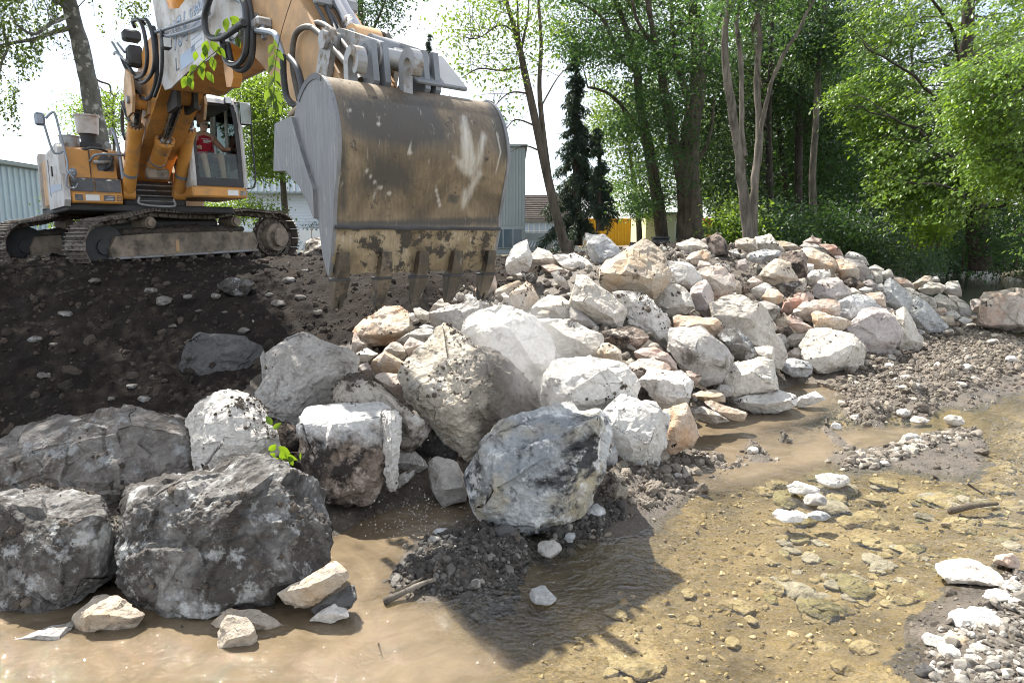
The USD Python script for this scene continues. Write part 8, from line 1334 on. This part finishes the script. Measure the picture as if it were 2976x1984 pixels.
# sticks
def stick(name, label, pts, r, mat="bark_dark"): 
    obj(name, limb(pts, r, r * .55, 7, 4, .02), mat, smooth=True, label=label, cat="stick")
stick("stick", "grey broken branch lying in the brown water below the gravel heap", [Oz(880, 1378, .03), Oz(940, 1350, .06), Oz(1000, 1328, .09)], .018, "bark_grey"); stick("stick", "second thinner branch alongside the grey broken one", [Oz(900, 1362, .05), Oz(950, 1338, .08), Oz(990, 1316, .1)], .011)
stick("stick", "thin dark twig standing up in the brown puddle", [Oz(868 / 1.0, 1478, -.02), Oz(868, 1478, .06)], .004); stick("stick", "dark waterlogged branch in the clear stream at the right edge", [Oz(2180, 1172, .01), Oz(2240, 1160, .03), Oz(2290, 1156, .03)], .022, "bark_brown"); stick("stick", "thin stick slanting in the stream above the waterlogged branch", [Oz(2222, 1110, .06), Oz(2262, 1135, .0)], .009)
stick("stick", "thin twig on the mud of the spit", [Oz(2075, 900, .12), Oz(2100, 885, .14)], .012)

# crumbs of earth lying on the boulders
_pp = []; _rs = np.random.default_rng(88)
for m, lab in ROCKS[:150]:
    v, n = np.asarray(m.vertices), np.asarray(m.vertex_normals); up_ = (n[:, 2] > .35) & (fbm(v * 3.0, 3, 21) > (.52 if "soil" in lab else .62)); ix = np.nonzero(up_)[0]; sz = np.ptp(v, axis=0).max()
    if len(ix): ix = _rs.choice(ix, min(len(ix), int((700 if "soil" in lab else 60) * sz))); _pp.append(v[ix] + _rs.normal(0, .012, (len(ix), 3)) * [1, 1, .2])
_pp = np.vstack(_pp); strew("soil_crumbs", CL, "clod_crumb", _pp, .003 + .0055 * _rs.exponential(1, len(_pp)), "crumbs of dark earth lying on top of the boulders", 16, sink=.45, tilt=1.2)
# water drops thrown up under the blocky brown boulder
p = np.column_stack([_rs.normal(0, 1, (260, 2)), _rs.exponential(.6, 260)]); _o = Oz(960, 1215, .02); p = _o + p * [.22, .18, .28]; instancer("water_drops", [trimesh.creation.icosphere(1, 1.0)], "lamp_glass", p, rand_quat(_rs, 260), _rs.uniform(.0015, .0035, (260, 1)) * [[.8, .8, 1.8]], label="drops of muddy water splashing up under the brown boulder", smooth=True)
# puff of rock dust where a boulder has just dropped
LOOK["dust_air"] = usdkit.material(stage, "/World/Looks/dust_air", {"g": ("geometry", {}), "v": ("vector_math", {"math_type": "subtract"}), "l": ("vector_math", {"math_type": "length"}), "n": ("noise_texture", {"scale": 3.2, "detail": 5.0, "roughness": 0.6}), "f": ("map_range", {"from_min": 0.05, "from_max": 0.8, "to_min": 1.0, "to_max": 0.0, "clamp": True}),
   "q": ("map_range", {"from_min": 0.42, "from_max": 0.7, "to_min": 0.0, "to_max": 1.0, "clamp": True}), "m": ("math", {"math_type": "multiply"}), "d": ("math", {"math_type": "multiply", "value2": 2.0}), "p": ("principled_volume", {"color": (0.93, 0.93, 0.93), "anisotropy": 0.35})},
   [("g.position", "v.vector1"), ("v.vector", "l.vector1"), ("l.value", "f.value"), ("g.position", "n.vector"), ("n.fac", "q.value"), ("f.result", "m.value1"), ("q.result", "m.value2"), ("m.value", "d.value1"), ("d.value", "p.density")], volume="p.volume")
_dc = O(1192, 845, 4.95 * DS); UsdShade.Shader.Get(stage, "/World/Looks/dust_air/v").CreateInput("vector2", Sdf.ValueTypeNames.Float3).Set(Gf.Vec3f(*map(float, _dc)))
obj("dust_cloud", trimesh.creation.icosphere(3, .8).apply_translation(_dc), "dust_air", label="puff of pale dust drifting up beside the giant dusty boulder", cat="dust", kind="stuff")
